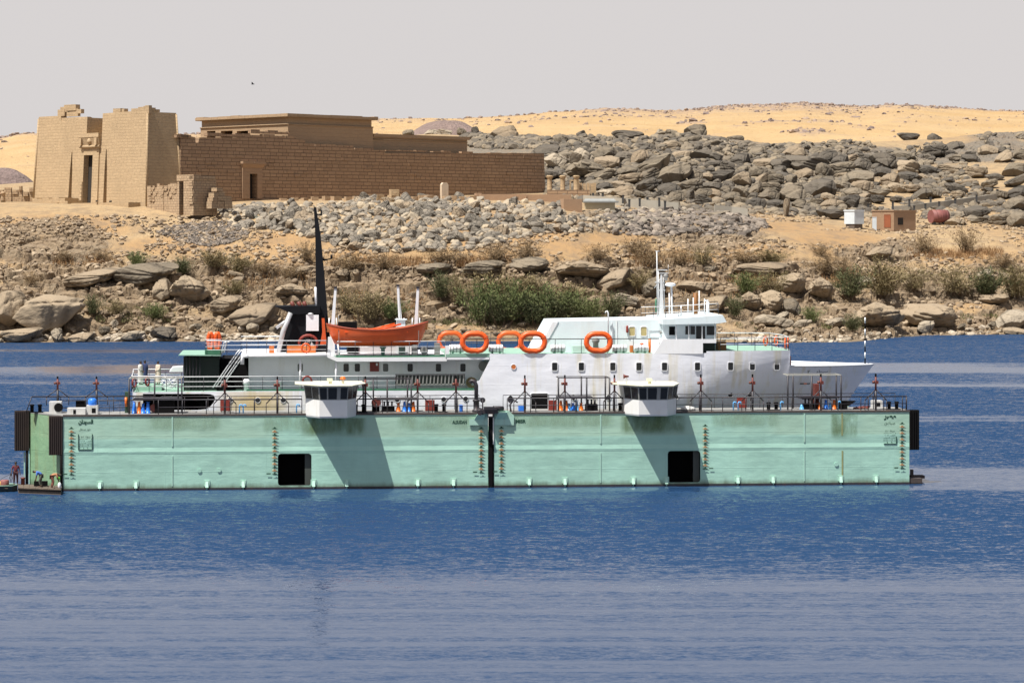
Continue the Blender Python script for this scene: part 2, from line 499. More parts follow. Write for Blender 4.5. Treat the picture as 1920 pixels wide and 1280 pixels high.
# bedrock stands in ledges: level treads and steep risers, offset from joint block to joint block
for hs, ph, kk in ((2.3, rid.reshape(GX.shape) * 1.1 + nB * .35 + nA * 1.3, .8), (.85, ridb.reshape(GX.shape) * 1.3 + nB * .8, .6)):
    zz = GZ2 / hs + ph; fr = zz - np.floor(zz); g_ = np.clip((fr - .62) / .34, 0, 1)
    GZ2 = GZ2 + np.clip(rockm * 1.3, 0, 1) * np.clip((PYG - 462) / 14, 0, 1) * kk * hs * (g_ - fr) * np.clip((GY - dist_all[:, 1:2] + 1) / 5, 0, 1)
V = np.stack([GX.ravel(), GY2.ravel(), GZ2.ravel()], 1)
idx = np.arange(NC * NR).reshape(NC, NR)
quads = np.stack([idx[:-1, :-1], idx[1:, :-1], idx[1:, 1:], idx[:-1, 1:]], -1).reshape(-1)
me = np_mesh('riverbank', V, quads, 4, {'rock': rockm.ravel(), 'tint': tint.ravel(), 'wet': wet.ravel(), 'grey': np.clip((GY - 588) / 25, 0, 1).ravel()}, smooth=True)
me.polygons.foreach_set('use_smooth', (rockm[:-1, :-1] < .35).ravel())
me.materials.append(M_TERRAIN)
def surface_z(px, Y):
    """height of the finished ground under picture column px at distance Y"""
    i = int(np.clip(np.searchsorted(TC, px), 0, NC - 1)); return np.interp(Y, GY2[i], GZ2[i])
riverbank = bpy.data.objects.new('riverbank_terrain', me); COL.objects.link(riverbank)
tag(riverbank, 'sandy, rocky desert bank rising from the lake to the temple terrace', 'terrain', kind='structure')

# ================================================================ far sand hills
def dune_mat():
    m, nt, b = node_mat('dune_sand'); v = coords(nt)
    at = N(nt, 'ShaderNodeAttribute', attribute_name='rock').outputs['Fac']
    n1 = noisen(nt, v, .012, 6, .6); n2 = noisen(nt, v, .09, 6, .72); n3 = noisen(nt, coords(nt, scale=(1, 1, 3)), .3, 4, .6)
    s = mixc(nt, ramp(nt, n1, .35, .65), (.45, .295, .135), (.495, .345, .175))
    spk = mathn(nt, 'MULTIPLY', ramp(nt, at, .05, .6), ramp(nt, n3, .46, .56))
    c = mixc(nt, spk, s, (.30, .215, .165)); c = mixc(nt, mathn(nt, 'MULTIPLY', mathn(nt, 'MULTIPLY', at, ramp(nt, n2, .42, .55)), .75), c, (.27, .205, .18))
    L(nt, c, b.inputs['Base Color']); b.inputs['Roughness'].default_value = 1
    bumpn(nt, b, n2, .9, 6.0)
    return m
M_DUNE = dune_mat()
SKY = [(-400, 256), (0, 258), (40, 252), (62, 250), (200, 253), (370, 252), (450, 246), (560, 232), (690, 224), (720, 222), (860, 222), (960, 217), (1040, 210), (1100, 206), (1200, 206), (1285, 207), (1320, 203), (1340, 199), (1400, 197), (1450, 195),
       (1500, 193), (1552, 197), (1565, 199), (1600, 200), (1640, 199), (1700, 197), (1780, 203), (1850, 207), (1920, 209), (2400, 214)]
dc = np.concatenate([np.arange(-2000, -400, 20.0), np.arange(-400, 2401, 6.0), np.arange(2420, 3800, 20.0)]); sky_row = np.interp(dc, [a for a, _ in SKY], [b for _, b in SKY])
sky_row += fbm(np.stack([dc * .03, dc * 0, dc * 0], 1), 21, 4) * 1.6
ts = np.linspace(0, 1, 120); DY = 860 + 1100 * ts
row0 = np.interp(dc, [-400, 60, 700, 1000, 1400, 2400], [362, 362, 300, 300, 310, 320])
DR = row0[:, None] + (sky_row - row0)[:, None] * (1 - (1 - ts) ** 1.7)[None, :]
DYY = np.repeat(DY[None, :], len(dc), 0); DX = (dc[:, None] - CX) / F * DYY; DZ = H - (DR - HY) / F * DYY
PD = np.stack([DX.ravel(), DYY.ravel(), DZ.ravel()], 1)
nD = fbm(PD * np.array([.012, .006, .012]), 31, 5).reshape(DX.shape); nD2 = fbm(PD * np.array([.05, .02, .06]), 41, 4).reshape(DX.shape)
edge = np.clip((1 - ts) * 12, 0, 1)[None, :]
ridge = np.clip((ts - .45) * 1.9, 0, 1)[None, :] ** 1.5
drock = ridge * np.clip(.42 + nD * 1.8 + .7 * np.exp(-((dc - 1480) / 210.) ** 2)[:, None], 0, 1)
drock = np.maximum(drock, np.clip(nD2 * 1.6 - .1, 0, .8) * np.exp(-((dc - 1420) / 260.) ** 2)[:, None] * np.clip((ts - .1) * 4, 0, 1)[None, :])
drock = np.maximum(drock, .25 * np.clip(nD2 + .1, 0, 1))
DZ = DZ + edge * (nD * 3.2 + nD2 * 1.4 * (.4 + drock * 1.8))
# behind the skyline the hills fall away again
DX = np.concatenate([DX, DX[:, -1:] * 1.15], 1); DYY = np.concatenate([DYY, DYY[:, -1:] + 350], 1); DZ = np.concatenate([DZ, DZ[:, -1:] - 60], 1)
drock = np.concatenate([drock, drock[:, -1:]], 1)
nr = DX.shape[1]; idx = np.arange(len(dc) * nr).reshape(len(dc), nr)
quads = np.stack([idx[:-1, :-1], idx[1:, :-1], idx[1:, 1:], idx[:-1, 1:]], -1).reshape(-1)
me = np_mesh('sand_hills', np.stack([DX.ravel(), DYY.ravel(), DZ.ravel()], 1), quads, 4, {'rock': drock.ravel()}, True)
me.materials.append(M_DUNE); o = bpy.data.objects.new('sand_hills', me); COL.objects.link(o)
tag(o, 'pale yellow sand hills with rocky crests along the skyline', 'hills', kind='structure')

def lump(name, label, px0, px1, rowt, rowb, Y, col, seed):
    m, nt, b = node_mat(name); v = coords(nt); n1 = noisen(nt, v, .12, 6, .7); n2 = noisen(nt, v, .8, 4, .6)
    c = mixc(nt, ramp(nt, n1, .35, .65), col, tuple(x * .72 for x in col)); c = mixc(nt, mathn(nt, 'MULTIPLY', ramp(nt, n2, .5, .7), .5), c, tuple(min(1, x * 1.35) for x in col))
    L(nt, c, b.inputs['Base Color']); b.inputs['Roughness'].default_value = 1; bumpn(nt, b, mathn(nt, 'ADD', n1, n2), .8, 1.5)
    a = wp(px0, rowb, Y); e = wp(px1, rowb, Y); top = wp((px0 + px1) / 2, rowt, Y).z
    nx, ny = 70, 40; xs = np.linspace(0, 1, nx); ys = np.linspace(0, 1, ny); XX, YY = np.meshgrid(xs, ys, indexing='ij')
    env = np.clip(1 - (2 * XX - 1) ** 2, 0, 1) ** .8 * np.clip(1 - (2 * YY - 1) ** 2, 0, 1) ** .7
    wx = a.x + (e.x - a.x) * XX; wy = Y + (YY - .5) * (e.x - a.x) * .9
    n = fbm(np.stack([wx.ravel() * .07, wy.ravel() * .07, wx.ravel() * 0], 1), seed, 4).reshape(XX.shape)
    wz = a.z - 3 + (top - a.z + 3) * env * (1 + .28 * n)
    idx = np.arange(nx * ny).reshape(nx, ny)
    quads = np.stack([idx[:-1, :-1], idx[1:, :-1], idx[1:, 1:], idx[:-1, 1:]], -1).reshape(-1)
    me = np_mesh(name, np.stack([wx.ravel(), wy.ravel(), wz.ravel()], 1), quads, 4, None, True); me.materials.append(m)
    o = bpy.data.objects.new(name, me); COL.objects.link(o); tag(o, label, 'hill', kind='structure')
lump('brown_hill', 'low brown rocky hill behind the rear of the temple', 748, 935, 224, 262, 850, (.22, .16, .14), 4)
lump('purple_hill', 'small purplish gravel hills on the plain left of the temple', -60, 75, 317, 346, 900, (.21, .155, .14), 6)
lump('purple_hill_low', 'low purplish gravel rise on the plain left of the temple', -130, 20, 319, 346, 890, (.22, .16, .145), 9)
# ================================================================ boulders
def rock_shape(name, seed, sub=4, cuts=6, blocky=.35, rough=.10, sharp=.80, strata=0.0, grooves=1):
    rng = np.random.default_rng(seed); bm = bmesh.new(); bmesh.ops.create_icosphere(bm, subdivisions=sub, radius=1.0)
    co = np.array([v.co[:] for v in bm.verts])
    p = 2 + blocky * 4; co = co / (np.abs(co) ** p).sum(1)[:, None] ** (1 / p)
    for _ in range(cuts):
        n = rng.normal(size=3); n /= np.linalg.norm(n); d = rng.uniform(sharp - .18, sharp + .08)
        over = np.clip(co @ n - d, 0, None); co = co - over[:, None] * n * .93
    n = fbm(co * 1.1 + seed, seed, 3); n2 = fbm(co * 3.7 + seed, seed + 5, 3)
    co = co * (1 + rough * 1.5 * n + rough * .45 * n2)[:, None]
    for _ in range(grooves):
        n = rng.normal(size=3) * ((.25, .25, 1) if rng.random() < .6 else (1, .6, .2)); n /= np.linalg.norm(n); d = co @ n - rng.uniform(-.6, .6) + fbm(co * 2 + 5, seed + 9, 2) * .06
        co = co * (1 - .11 * np.exp(-(d / .035) ** 2))[:, None] + n * (.05 * np.tanh(d * 12))[:, None]
    co /= np.abs(co).max(0)
    for v, c in zip(bm.verts, co): v.co = c
    me = bpy.data.meshes.new(name); bm.to_mesh(me); bm.free()
    me.polygons.foreach_set('use_smooth', [True] * len(me.polygons))
    return me

SHAPES = {'round': [rock_shape('boulder_round', s, 5, 9, .2, .08, .80, 0, 2) for s in (1, 2, 3, 4)],
          'slab': [rock_shape('boulder_slab', s, 5, 9, .45, .06, .80, 0, 3) for s in (11, 12, 13, 14)],
          'block': [rock_shape('boulder_block', s, 5, 12, .5, .06, .74, 0, 2) for s in (21, 22, 23, 24)],
          'ledge': [rock_shape('boulder_ledge', s, 5, 14, .75, .11, .76, .02, 8) for s in (31, 32, 33)]}
_cache = {}
def shape_with(kind, k, m):
    key = (kind, k, m.name)
    if key not in _cache:
        me = SHAPES[kind][k].copy(); me.materials.append(m); _cache[key] = me
    return _cache[key]

NB = [0]
def boulder(px, py, w, h, tilt=0, kind='round', m=None, label=None, cat='boulder', group=None, k=None, deep=.9, yaw=None, name='boulder', Y=None):
    """one boulder whose outline is w x h picture pixels about (px, py)"""
    NB[0] += 1; g = ground(px, min(py + .32 * h, 640)); Y = g.y if Y is None else Y; s = F / Y
    k = NB[0] % len(SHAPES[kind]) if k is None else k
    o = bpy.data.objects.new(name, shape_with(kind, k, m or M_ROCK)); COL.objects.link(o)
    rx, rz = w / 2 / s, h / 2 / s; ry = (rx * .55 + rz * .6) * deep
    o.location = wp(px, py, Y - ry * (.3 if py < 425 else .05)); o.scale = (rx, ry, rz)
    yaw = random.uniform(-.25, .25) if yaw is None else yaw
    o.rotation_euler = (random.uniform(-.1, .1), math.radians(-tilt), yaw)
    if k % 2 and NB[0] % 3 == 0: o.scale = (-rx, ry, rz)
    tag(o, label, cat, group)
    return o

HEAP = 'boulders heaped on the hill behind the shore'
BANK = 'rocks along the lower bank'
Dk, Gy, Tn, Pl = M_ROCKDARK, M_ROCK, M_ROCKTAN, M_ROCKPALE
NAMED = [
 # px, py, w, h, tilt, kind, mat, label
 (892, 253, 15, 31, 12, 'slab', Dk, 'narrow boulder standing on end just behind the temple'),
 (947, 256, 68, 38, 8, 'block', Tn, 'large brown arched boulder behind the end of the temple'),
 (836, 249, 36, 15, 0, 'round', Pl, 'long pale boulder behind the low rear block of the temple'),
 (808, 250, 26, 14, 5, 'block', Pl, 'whitish flat-topped boulder behind the low rear block of the temple'),
 (767, 250, 26, 15, 0, 'round', Gy, 'pale round boulder nearest the cornice of the tall hall'),
 (866, 248, 20, 17, 0, 'round', Gy, 'upright grey boulder at the end of the low rear block'),
 (992, 276, 42, 22, 8, 'block', Gy, 'blocky boulder above the end of the temple wall'),
 (1040, 304, 44, 34, -15, 'block', Pl, 'pale fractured outcrop touching the end of the temple wall'),
 (1098, 320, 100, 46, -6, 'ledge', Gy, 'broad bare rock face behind the small columns'),
 (1092, 295, 50, 37, -8, 'slab', Pl, 'flat pale slab overhanging a dark shadow above the small columns'),
 (1088, 252, 22, 13, 15, 'round', Dk, 'small dark boulder perched alone on the crest left of the flat grey stack'),
 (1112, 263, 44, 12, 4, 'slab', Dk, 'flat bluish grey slab on the crest'),
 (1176, 257, 64, 24, -4, 'slab', Dk, 'dark overhanging slab stack on the crest'),
 (1307, 247, 50, 29, -4, 'block', Gy, 'big square boulder crowning the heap'),
 (1262, 257, 30, 34, 10, 'round', Gy, 'grey curved boulder beside the crowning square boulder'),
 (1236, 255, 18, 26, 0, 'block', Pl, 'pale upright block left of the crowning boulders'),
 (1222, 313, 84, 27, 24, 'slab', Gy, 'long tilted slab with a dark shaded underside'),
 (1262, 327, 78, 42, 32, 'slab', Gy, 'largest steeply tilted slab in the middle of the heap'),
 (1213, 331, 54, 26, 18, 'round', Gy, 'smooth tilted boulder under the long slab'),
 (1182, 336, 50, 23, 10, 'round', Tn, 'warm brown boulder lying under the tilted slabs'),
 (1128, 331, 64, 22, 14, 'slab', Gy, 'low elongated boulder right of the small columns'),
 (1330, 293, 80, 26, -8, 'slab', Dk, 'wide dark layered boulder high in the heap'),
 (1337, 309, 50, 24, 3, 'block', Dk, 'dark split boulder below the wide layered one'),
 (1303, 333, 31, 28, 0, 'block', Gy, 'square-faced grey block in the heap'),
 (1347, 331, 64, 20, 8, 'slab', Dk, 'dark lens-shaped slab right of the square-faced block'),
 (1394, 338, 42, 32, -8, 'block', Tn, 'six-sided brown boulder over a deep black shadow'),
 (1366, 314, 34, 28, 0, 'round', Dk, 'dark rounded boulder above the six-sided one'),
 (1378, 264, 36, 20, 8, 'round', Gy, 'smooth oval boulder on the crest right of the crowning block'),
 (1399, 274, 30, 20, 0, 'round', Gy, 'round grey boulder beside the patch of gravel on the crest'),
 (1366, 274, 50, 18, -18, 'slab', Pl, 'pale slab sloping down below the oval crest boulder'),
 (1506, 307, 108, 38, -12, 'round', Dk, 'huge dark whale-backed boulder'),
 (1441, 369, 42, 30, -4, 'block', Gy, 'overhanging block with a black hollow underneath'),
 (1367, 372, 44, 24, 16, 'round', Gy, 'smooth oval boulder at the foot of the heap'),
 (1392, 361, 42, 22, -22, 'slab', Gy, 'tilted slab leaning at the foot of the heap'),
 (1293, 368, 20, 28, 0, 'round', Dk, 'dark egg-shaped boulder standing upright by the path'),
 (1317, 364, 40, 22, 4, 'block', Gy, 'blocky boulder beside the upright egg-shaped one'),
 (1256, 356, 44, 28, 10, 'block', Dk, 'dark cracked boulder above the path posts'),
 (1330, 351, 78, 22, 8, 'slab', Dk, 'long dark slab across the foot of the heap'),
 (1158, 347, 42, 17, 8, 'round', Tn, 'warm tan boulder above the path'),
 (1135, 361, 50, 14, 4, 'slab', Pl, 'low pale slab above the grey-roofed shelter'),
 (1474, 392, 13, 40, -4, 'slab', Tn, 'pointed tan stone standing alone like an obelisk'),
 (1658, 302, 62, 33, -10, 'block', Dk, 'big dark cracked boulder on the right half of the heap'),
 (1699, 314, 54, 36, -20, 'round', M_ROCKTAN, 'reddish brown mushroom-shaped boulder'),
 (1614, 311, 40, 30, -6, 'block', Dk, 'dark angular boulder above the pyramid-shaped one'),
 (1608, 334, 62, 34, 0, 'block', Gy, 'pyramid-shaped grey boulder right of the middle of the heap'),
 (1546, 321, 36, 31, -10, 'round', Gy, 'rounded grey boulder right of the whale-backed one'),
 (1482, 339, 26, 28, -10, 'round', Gy, 'egg-shaped boulder leaning below the whale-backed one'),
 (1455, 338, 32, 26, 12, 'round', Gy, 'oval boulder left of the leaning egg-shaped one'),
 (1703, 257, 43, 16, -3, 'slab', Dk, 'flat dark capstone perched on the skyline by the dune'),
 (1753, 262, 29, 24, 0, 'round', Dk, 'round dark boulder on the skyline right of the flat capstone'),
 (1783, 317, 58, 20, 2, 'round', Tn, 'pair-like long brown boulder on the sand slope'),
 (1830, 324, 44, 26, -4, 'round', Tn, 'lone round brown boulder on the sand slope'),
 (1821, 298, 36, 20, -8, 'block', Dk, 'dark split boulder above the lone round one'),
 (1607, 281, 70, 18, -6, 'slab', Dk, 'long flat dark boulder under the skyline'),
 (1620, 381, 29, 23, 0, 'round', Gy, 'round grey boulder behind the white hut'),
 (1704, 354, 46, 18, 3, 'round', Tn, 'split brown boulder above the pale ramp'),
 (1651, 362, 46, 15, 3, 'slab', Gy, 'low grey boulder behind the brick hut'),
 (1752, 363, 30, 20, 10, 'round', Gy, 'oval grey boulder above the ramp posts'),
 (1834, 398, 52, 26, 14, 'slab', Dk, 'dark leaning slab right of the red tank'),
 (1876, 412, 46, 26, 12, 'round', Gy, 'smooth grey boulder lowest at the frame edge of the heap'),
 (1910, 412, 46, 36, 16, 'round', Gy, 'large smooth boulder at the edge of the picture below the stacked slabs'),
 (1906, 318, 60, 34, 18, 'slab', Gy, 'uppermost slab of the stack at the edge of the picture'),
 (1904, 341, 52, 22, 14, 'slab', Dk, 'second slab of the stack at the edge of the picture'),
 (1905, 362, 52, 24, 14, 'slab', Dk, 'third slab of the stack at the edge of the picture'),
 (1908, 384, 52, 34, 14, 'round', Gy, 'rounded bottom boulder of the stack at the edge of the picture'),
 (1790, 416, 40, 16, 10, 'slab', Tn, 'small tan wedge below the red tank'),
 (1832, 412, 48, 14, -8, 'round', Gy, 'long low boulder right of the tan wedge'),
 (1701, 419, 30, 14, -4, 'round', Tn, 'small boulder in front of the dark hut wall'),
 (1559, 402, 60, 18, -4, 'slab', Dk, 'long dark ledge beside the white hut'),
 (1515, 369, 20, 12, 0, 'round', Pl, 'small bright cream boulder in the heap'),
 # lower bank
 (88, 582, 136, 86, 4, 'block', Tn, 'huge smooth cliff-like boulder at the water on the left'),
 (16, 584, 74, 78, 4, 'block', Tn, 'big boulder behind the huge one at the left edge'),
 (38, 628, 92, 24, 6, 'slab', Tn, 'low wedge of rock at the water under the huge boulder'),
 (108, 630, 26, 30, 0, 'block', Pl, 'small pale boulder standing in the shallows by the huge boulder'),
 (352, 543, 92, 54, -4, 'ledge', Tn, 'big cracked boulder below the dark green bush'),
 (302, 545, 46, 40, 30, 'slab', Tn, 'leaning slab left of the big cracked boulder'),
 (275, 512, 120, 44, -4, 'ledge', Gy, 'shadowed rock shelf behind the leaning slab'),
 (310, 626, 58, 28, -4, 'block', Dk, 'dark grey rock at the waterline left of the ship'),
 (248, 628, 50, 22, 8, 'block', Pl, 'pale grey rock at the waterline between the huge boulder and the ship'),
 (150, 632, 60, 18, 4, 'slab', Tn, 'low tan rock at the waterline right of the huge boulder'),
 (1640, 592, 116, 56, 2, 'ledge', Tn, 'big undercut rock left of the flagpole gap on the right shore'),
 (1748, 592, 132, 50, -6, 'ledge', Tn, 'long undercut rock on the right shore'),
 (1735, 611, 36, 28, 10, 'block', Pl, 'pale pointed boulder fallen between the two undercut rocks'),
 (1537, 540, 60, 44, -2, 'ledge', Tn, 'mushroom-like overhanging rock beside the dark bush'),
 (1486, 530, 70, 40, 4, 'ledge', Tn, 'square-jointed outcrop left of the overhanging rock'),
 (1425, 503, 120, 24, -3, 'ledge', Tn, 'long layered shelf above the green bush'),
 (1403, 566, 58, 42, 0, 'ledge', Tn, 'pale jointed outcrop behind the wheelhouse'),
 (1450, 566, 52, 44, 4, 'ledge', Tn, 'jointed outcrop with a dark cleft'),
 (1485, 577, 36, 38, -8, 'block', Gy, 'shaded leaning block beside the dark cleft'),
 (1450, 603, 76, 26, -2, 'round', Pl, 'rounded pale rock hollowed by water'),
 (1503, 606, 40, 20, 8, 'block', Pl, 'small broken pale rocks right of the hollowed one'),
 (1335, 570, 66, 28, 12, 'slab', Tn, 'sloping slab right of the ship mast'),
 (1090, 506, 130, 36, -4, 'ledge', Tn, 'long layered outcrop above the reeds'),
 (1000, 497, 90, 28, 2, 'ledge', Gy, 'dark-sided shelf above the reeds'),
 (905, 502, 90, 30, 0, 'ledge', Gy, 'jointed brown shelf with dark hollows'),
 (1150, 525, 80, 34, 18, 'slab', Tn, 'fan of tilted slabs left of the ship mast'),
 (1228, 540, 56, 46, -10, 'ledge', Gy, 'hollow rounded rock right behind the ship mast'),
 (1300, 535, 70, 22, 4, 'slab', Tn, 'flat layered rock right of the mast'),
 (1178, 562, 56, 24, -6, 'round', Pl, 'pale rock at the end of the reeds'),
 (470, 590, 110, 40, 8, 'slab', Tn, 'broad smooth rock left of the funnel'),
 (425, 570, 60, 34, 0, 'ledge', Tn, 'knobbly outcrop up the bank left of the funnel'),
 (545, 545, 80, 30, -6, 'ledge', Tn, 'low outcrop behind the funnel'),
 (820, 503, 80, 22, 0, 'ledge', Gy, 'dark shelf above the lifeboat posts'),
 (175, 520, 110, 30, 6, 'ledge', Tn, 'layered slope outcrop above the huge boulder'),
 (1895, 600, 60, 40, 4, 'block', Pl, 'pale boulder group at the right edge of the shore'),
 (1870, 560, 70, 20, 0, 'ledge', Tn, 'flat rock under the bushes at the right edge'),
 (1905, 622, 50, 16, 0, 'slab', Tn, 'low rock at the waterline at the right edge'),
 (1650, 475, 60, 26, 6, 'block', Tn, 'broken tan rocks below the sandy track'),
 (1342, 403, 56, 10, 8, 'slab', Pl, 'long pale stone slab lying beside the sandy track'),
 (520, 407, 30, 24, -4, 'block', Pl, 'largest square boulder in the rubble below the temple'),
]
for px, py, w, h, t, kd, m, lab in NAMED:
    boulder(px, py, w, h, t, kd, m, lab, group=HEAP if py < 425 else BANK)

# the rest of the 300: drawn from the regions where the photograph shows them, largest first
placed = [(n[0], n[1], n[2], n[3]) for n in NAMED] + [(1600, 411, 46, 40), (1676, 411, 100, 40), (1762, 405, 56, 30), (1775, 382, 220, 28), (1200, 378, 210, 24), (1370, 390, 80, 14), (1062, 345, 110, 44), (1126, 385, 90, 28), (1474, 392, 24, 44)]
def fill(count, region, wr, asp, mats, kinds, label_of, group, tries=6000, gap=.5):
    n = 0
    for _ in range(tries):
        if n >= count: break
        px, py = region(); w = random.uniform(*wr) * (1 if random.random() < .75 else .7); h = w * random.uniform(*asp)
        if any(abs(px - a) < (w + c) * .5 * gap and abs(py - b) < (h + d) * .5 * gap for a, b, c, d in placed): continue
        placed.append((px, py, w, h)); m = random.choice(mats); n += 1
        boulder(px, py, w, h, random.gauss(8, 12), random.choice(kinds), m, label_of(w, m, px, py), group=group)
TONE = {M_ROCKDARK.name: 'dark', M_ROCK.name: 'grey', M_ROCKTAN.name: 'tan', M_ROCKPALE.name: 'pale'}
def heap_label(w, m, px, py):
    where = ('near the small columns' if px < 1160 else 'in the middle of the heap' if px < 1400 else 'below the dune in the heap' if px < 1600 else 'on the slope above the huts' if px < 1760 else 'on the slope beyond the ramp')
    return f"{'large' if w > 34 else 'medium' if w > 24 else 'small'} {TONE[m.name]} boulder {where}, {'upper' if py < 300 else 'lower'} part"
def crest(px): return np.interp(px, [880, 1000, 1060, 1150, 1280, 1400, 1500, 1600, 1680, 1800, 1930], [262, 272, 262, 268, 262, 282, 284, 274, 292, 268, 258])
def heap_region(a=1010, b=1640):
    px = random.uniform(a, b); return px, random.uniform(crest(px) + 2, np.interp(px, [1010, 1100, 1300, 1500, 1640, 1930], [330, 356, 378, 388, 378, 378]))
fill(58, lambda: heap_region(1020, 1640), (36, 72), (.42, .72), (Gy, Gy, Dk, Tn), ('round', 'round', 'slab', 'block'), heap_label, HEAP)
fill(24, lambda: (random.uniform(872, 1030), random.uniform(256, 286)), (20, 44), (.4, .65), (Gy, Dk, Tn), ('round', 'slab', 'block'), heap_label, HEAP)
fill(36, lambda: heap_region(1020, 1680), (26, 44), (.42, .75), (Gy, Dk, Dk, Tn), ('round', 'slab', 'block'), heap_label, HEAP)
fill(28, lambda: heap_region(1640, 1925), (26, 52), (.38, .62), (Gy, Dk, Tn), ('round', 'slab', 'block'), heap_label, HEAP)
fill(15, lambda: ((p := random.uniform(1030, 1680)), crest(p) + random.uniform(4, 24)), (26, 50), (.4, .65), (Gy, Dk, Dk), ('round', 'slab', 'block'), heap_label, HEAP)
def bank_label(w, m, px, py):
    where = ('left of the ship' if px < 500 else 'behind the funnel and lifeboat' if px < 830 else 'around the reeds' if px < 1200 else 'behind the wheelhouse' if px < 1480 else 'on the right shore')
    return f"{'large' if w > 40 else 'smaller'} {TONE[m.name]} rock on the bank {where}, {'near the water' if py > 560 else 'higher up'}"
def bank_region():
    px = random.uniform(-10, 1925); return px, random.uniform(500, 612)
fill(18, bank_region, (26, 52), (.32, .55), (Tn, Tn, Gy, Pl), ('ledge', 'slab', 'block'), bank_label, BANK)
def shore_region():
    px = random.choice([random.uniform(130, 390), random.uniform(395, 560), random.uniform(1140, 1250), random.uniform(1780, 1920), random.uniform(1380, 1480)]); return px, random.uniform(600, 634) if px < 1700 else random.uniform(600, 622)
fill(18, shore_region, (14, 30), (.5, .75), (Pl, Tn, Gy), ('block', 'round'), lambda w, m, px, py: bank_label(w, m, px, py), BANK)

# ================================================================ loose stones
def small_shape(seed, sub=2):
    bm = bmesh.new(); bmesh.ops.create_icosphere(bm, subdivisions=sub, radius=1.0); rng = np.random.default_rng(seed)
    co = np.array([v.co[:] for v in bm.verts]); fs = np.array([[v.index for v in f.verts] for f in bm.faces]); bm.free()
    for _ in range(7):
        n = rng.normal(size=3); n /= np.linalg.norm(n); d = rng.uniform(.55, .85)
        co = co - np.clip(co @ n - d, 0, None)[:, None] * n
    return co / np.abs(co).max(), fs
SMALL = [small_shape(s) for s in range(60, 70)]
TINY = [small_shape(s, 1) for s in range(80, 90)]

def rot_mats(n, rng, lim=math.pi):
    a, b, c = rng.uniform(-.5, .5, n), rng.uniform(-.5, .5, n), rng.uniform(-lim, lim, n)
    z, o = np.zeros(n), np.ones(n)
    Rx = np.array([[o, z, z], [z, np.cos(a), -np.sin(a)], [z, np.sin(a), np.cos(a)]]).transpose(2, 0, 1)
    Ry = np.array([[np.cos(b), z, np.sin(b)], [z, o, z], [-np.sin(b), z, np.cos(b)]]).transpose(2, 0, 1)
    Rz = np.array([[np.cos(c), -np.sin(c), z], [np.sin(c), np.cos(c), z], [z, z, o]]).transpose(2, 0, 1)
    return Rz @ Ry @ Rx

def scatter(name, label, pos, size, m, shapes=TINY, seed=0, flat=.65, cat='stones'):
    rng = np.random.default_rng(seed); n = len(pos); R = rot_mats(n, rng); which = rng.integers(0, len(shapes), n); Vs, Fs, Ts = [], [], []; off = 0
    sc = size[:, None] * np.stack([rng.uniform(.8, 1.35, n), rng.uniform(.7, 1.1, n), rng.uniform(.7, 1.2, n) * flat], 1); tn = rng.random(n)
    for k, (co, fs) in enumerate(shapes):
        I = np.where(which == k)[0]
        if not len(I): continue
        v = np.einsum('nij,nvj->nvi', R[I], co[None] * sc[I][:, None, :]) + pos[I][:, None, :]
        Vs.append(v.reshape(-1, 3)); Fs.append((fs[None] + (np.arange(len(I)) * len(co))[:, None, None] + off).reshape(-1)); Ts.append(np.repeat(tn[I], len(co))); off += len(I) * len(co)
    me = np_mesh(name, np.concatenate(Vs), np.concatenate(Fs), 3, {'tint': np.concatenate(Ts)}); me.materials.append(m)
    o = bpy.data.objects.new(name, me); COL.objects.link(o); return tag(o, label, cat, kind='stuff')

def spots(n, region, seed, keep=None):
    rng = np.random.default_rng(seed); out = []
    tri = 0
    P = region(rng, n)
    if keep is not None: P = P[keep(P)]
    rows_, dist_ = prof(P[:, 0]); Y = np.array([np.interp(-p, -r, d) for p, r, d in zip(P[:, 1], rows_, dist_)])
    Zs = np.array([surface_z(a, y) for a, y in zip(P[:, 0], Y)])
    return P, np.stack([(P[:, 0] - CX) / F * Y, Y - .1, Zs + .08], 1)

def inpoly(P, poly):
    x, y = P[:, 0], P[:, 1]; r = np.zeros(len(P), bool); n = len(poly)
    for i in range(n):
        x0, y0 = poly[i]; x1, y1 = poly[(i + 1) % n]
        with np.errstate(divide='ignore', invalid='ignore'):
            c = ((y0 > y) != (y1 > y)) & (x < (x1 - x0) * (y - y0) / (y1 - y0 + 1e-9) + x0)
        r ^= c
    return r
def rect(a, b, c, d): return lambda rng, n: np.stack([rng.uniform(a, b, n), rng.uniform(c, d, n)], 1)
def logsize(rng, n, lo, hi, p=2.2): return lo + (hi - lo) * rng.random(n) ** p

HEAPPOLY = [(395, 392), (470, 384), (620, 383), (700, 372), (880, 370), (1000, 382), (1058, 384), (1060, 410), (1180, 388), (1300, 396), (1240, 420), (1120, 440), (1010, 436), (960, 455), (870, 470), (700, 474), (600, 452), (500, 430), (440, 428)]
P, X = spots(5200, rect(390, 1300, 368, 476), 1, lambda P: inpoly(P, HEAPPOLY))
rg = np.random.default_rng(5); sz = logsize(rg, len(P), .24, 1.5, 2.8) * np.where(P[:, 0] > 1080, .75, 1)
big = np.argsort(-sz)[:190]; rest = np.setdiff1d(np.arange(len(P)), big)
scatter('rubble_slope', 'grey stone rubble tipped down the slope below the temple', X[rest], sz[rest], M_RUBBLE, SMALL, 2, .8, 'rubble')
mrub = [rock_mat('rubble_stone_grey', (.20, .175, .14), (.14, .122, .098), (.32, .275, .215), .6, 1.6), rock_mat('rubble_stone_tan', (.34, .26, .17), (.26, .20, .135), (.44, .35, .25), .6, 1.6)]
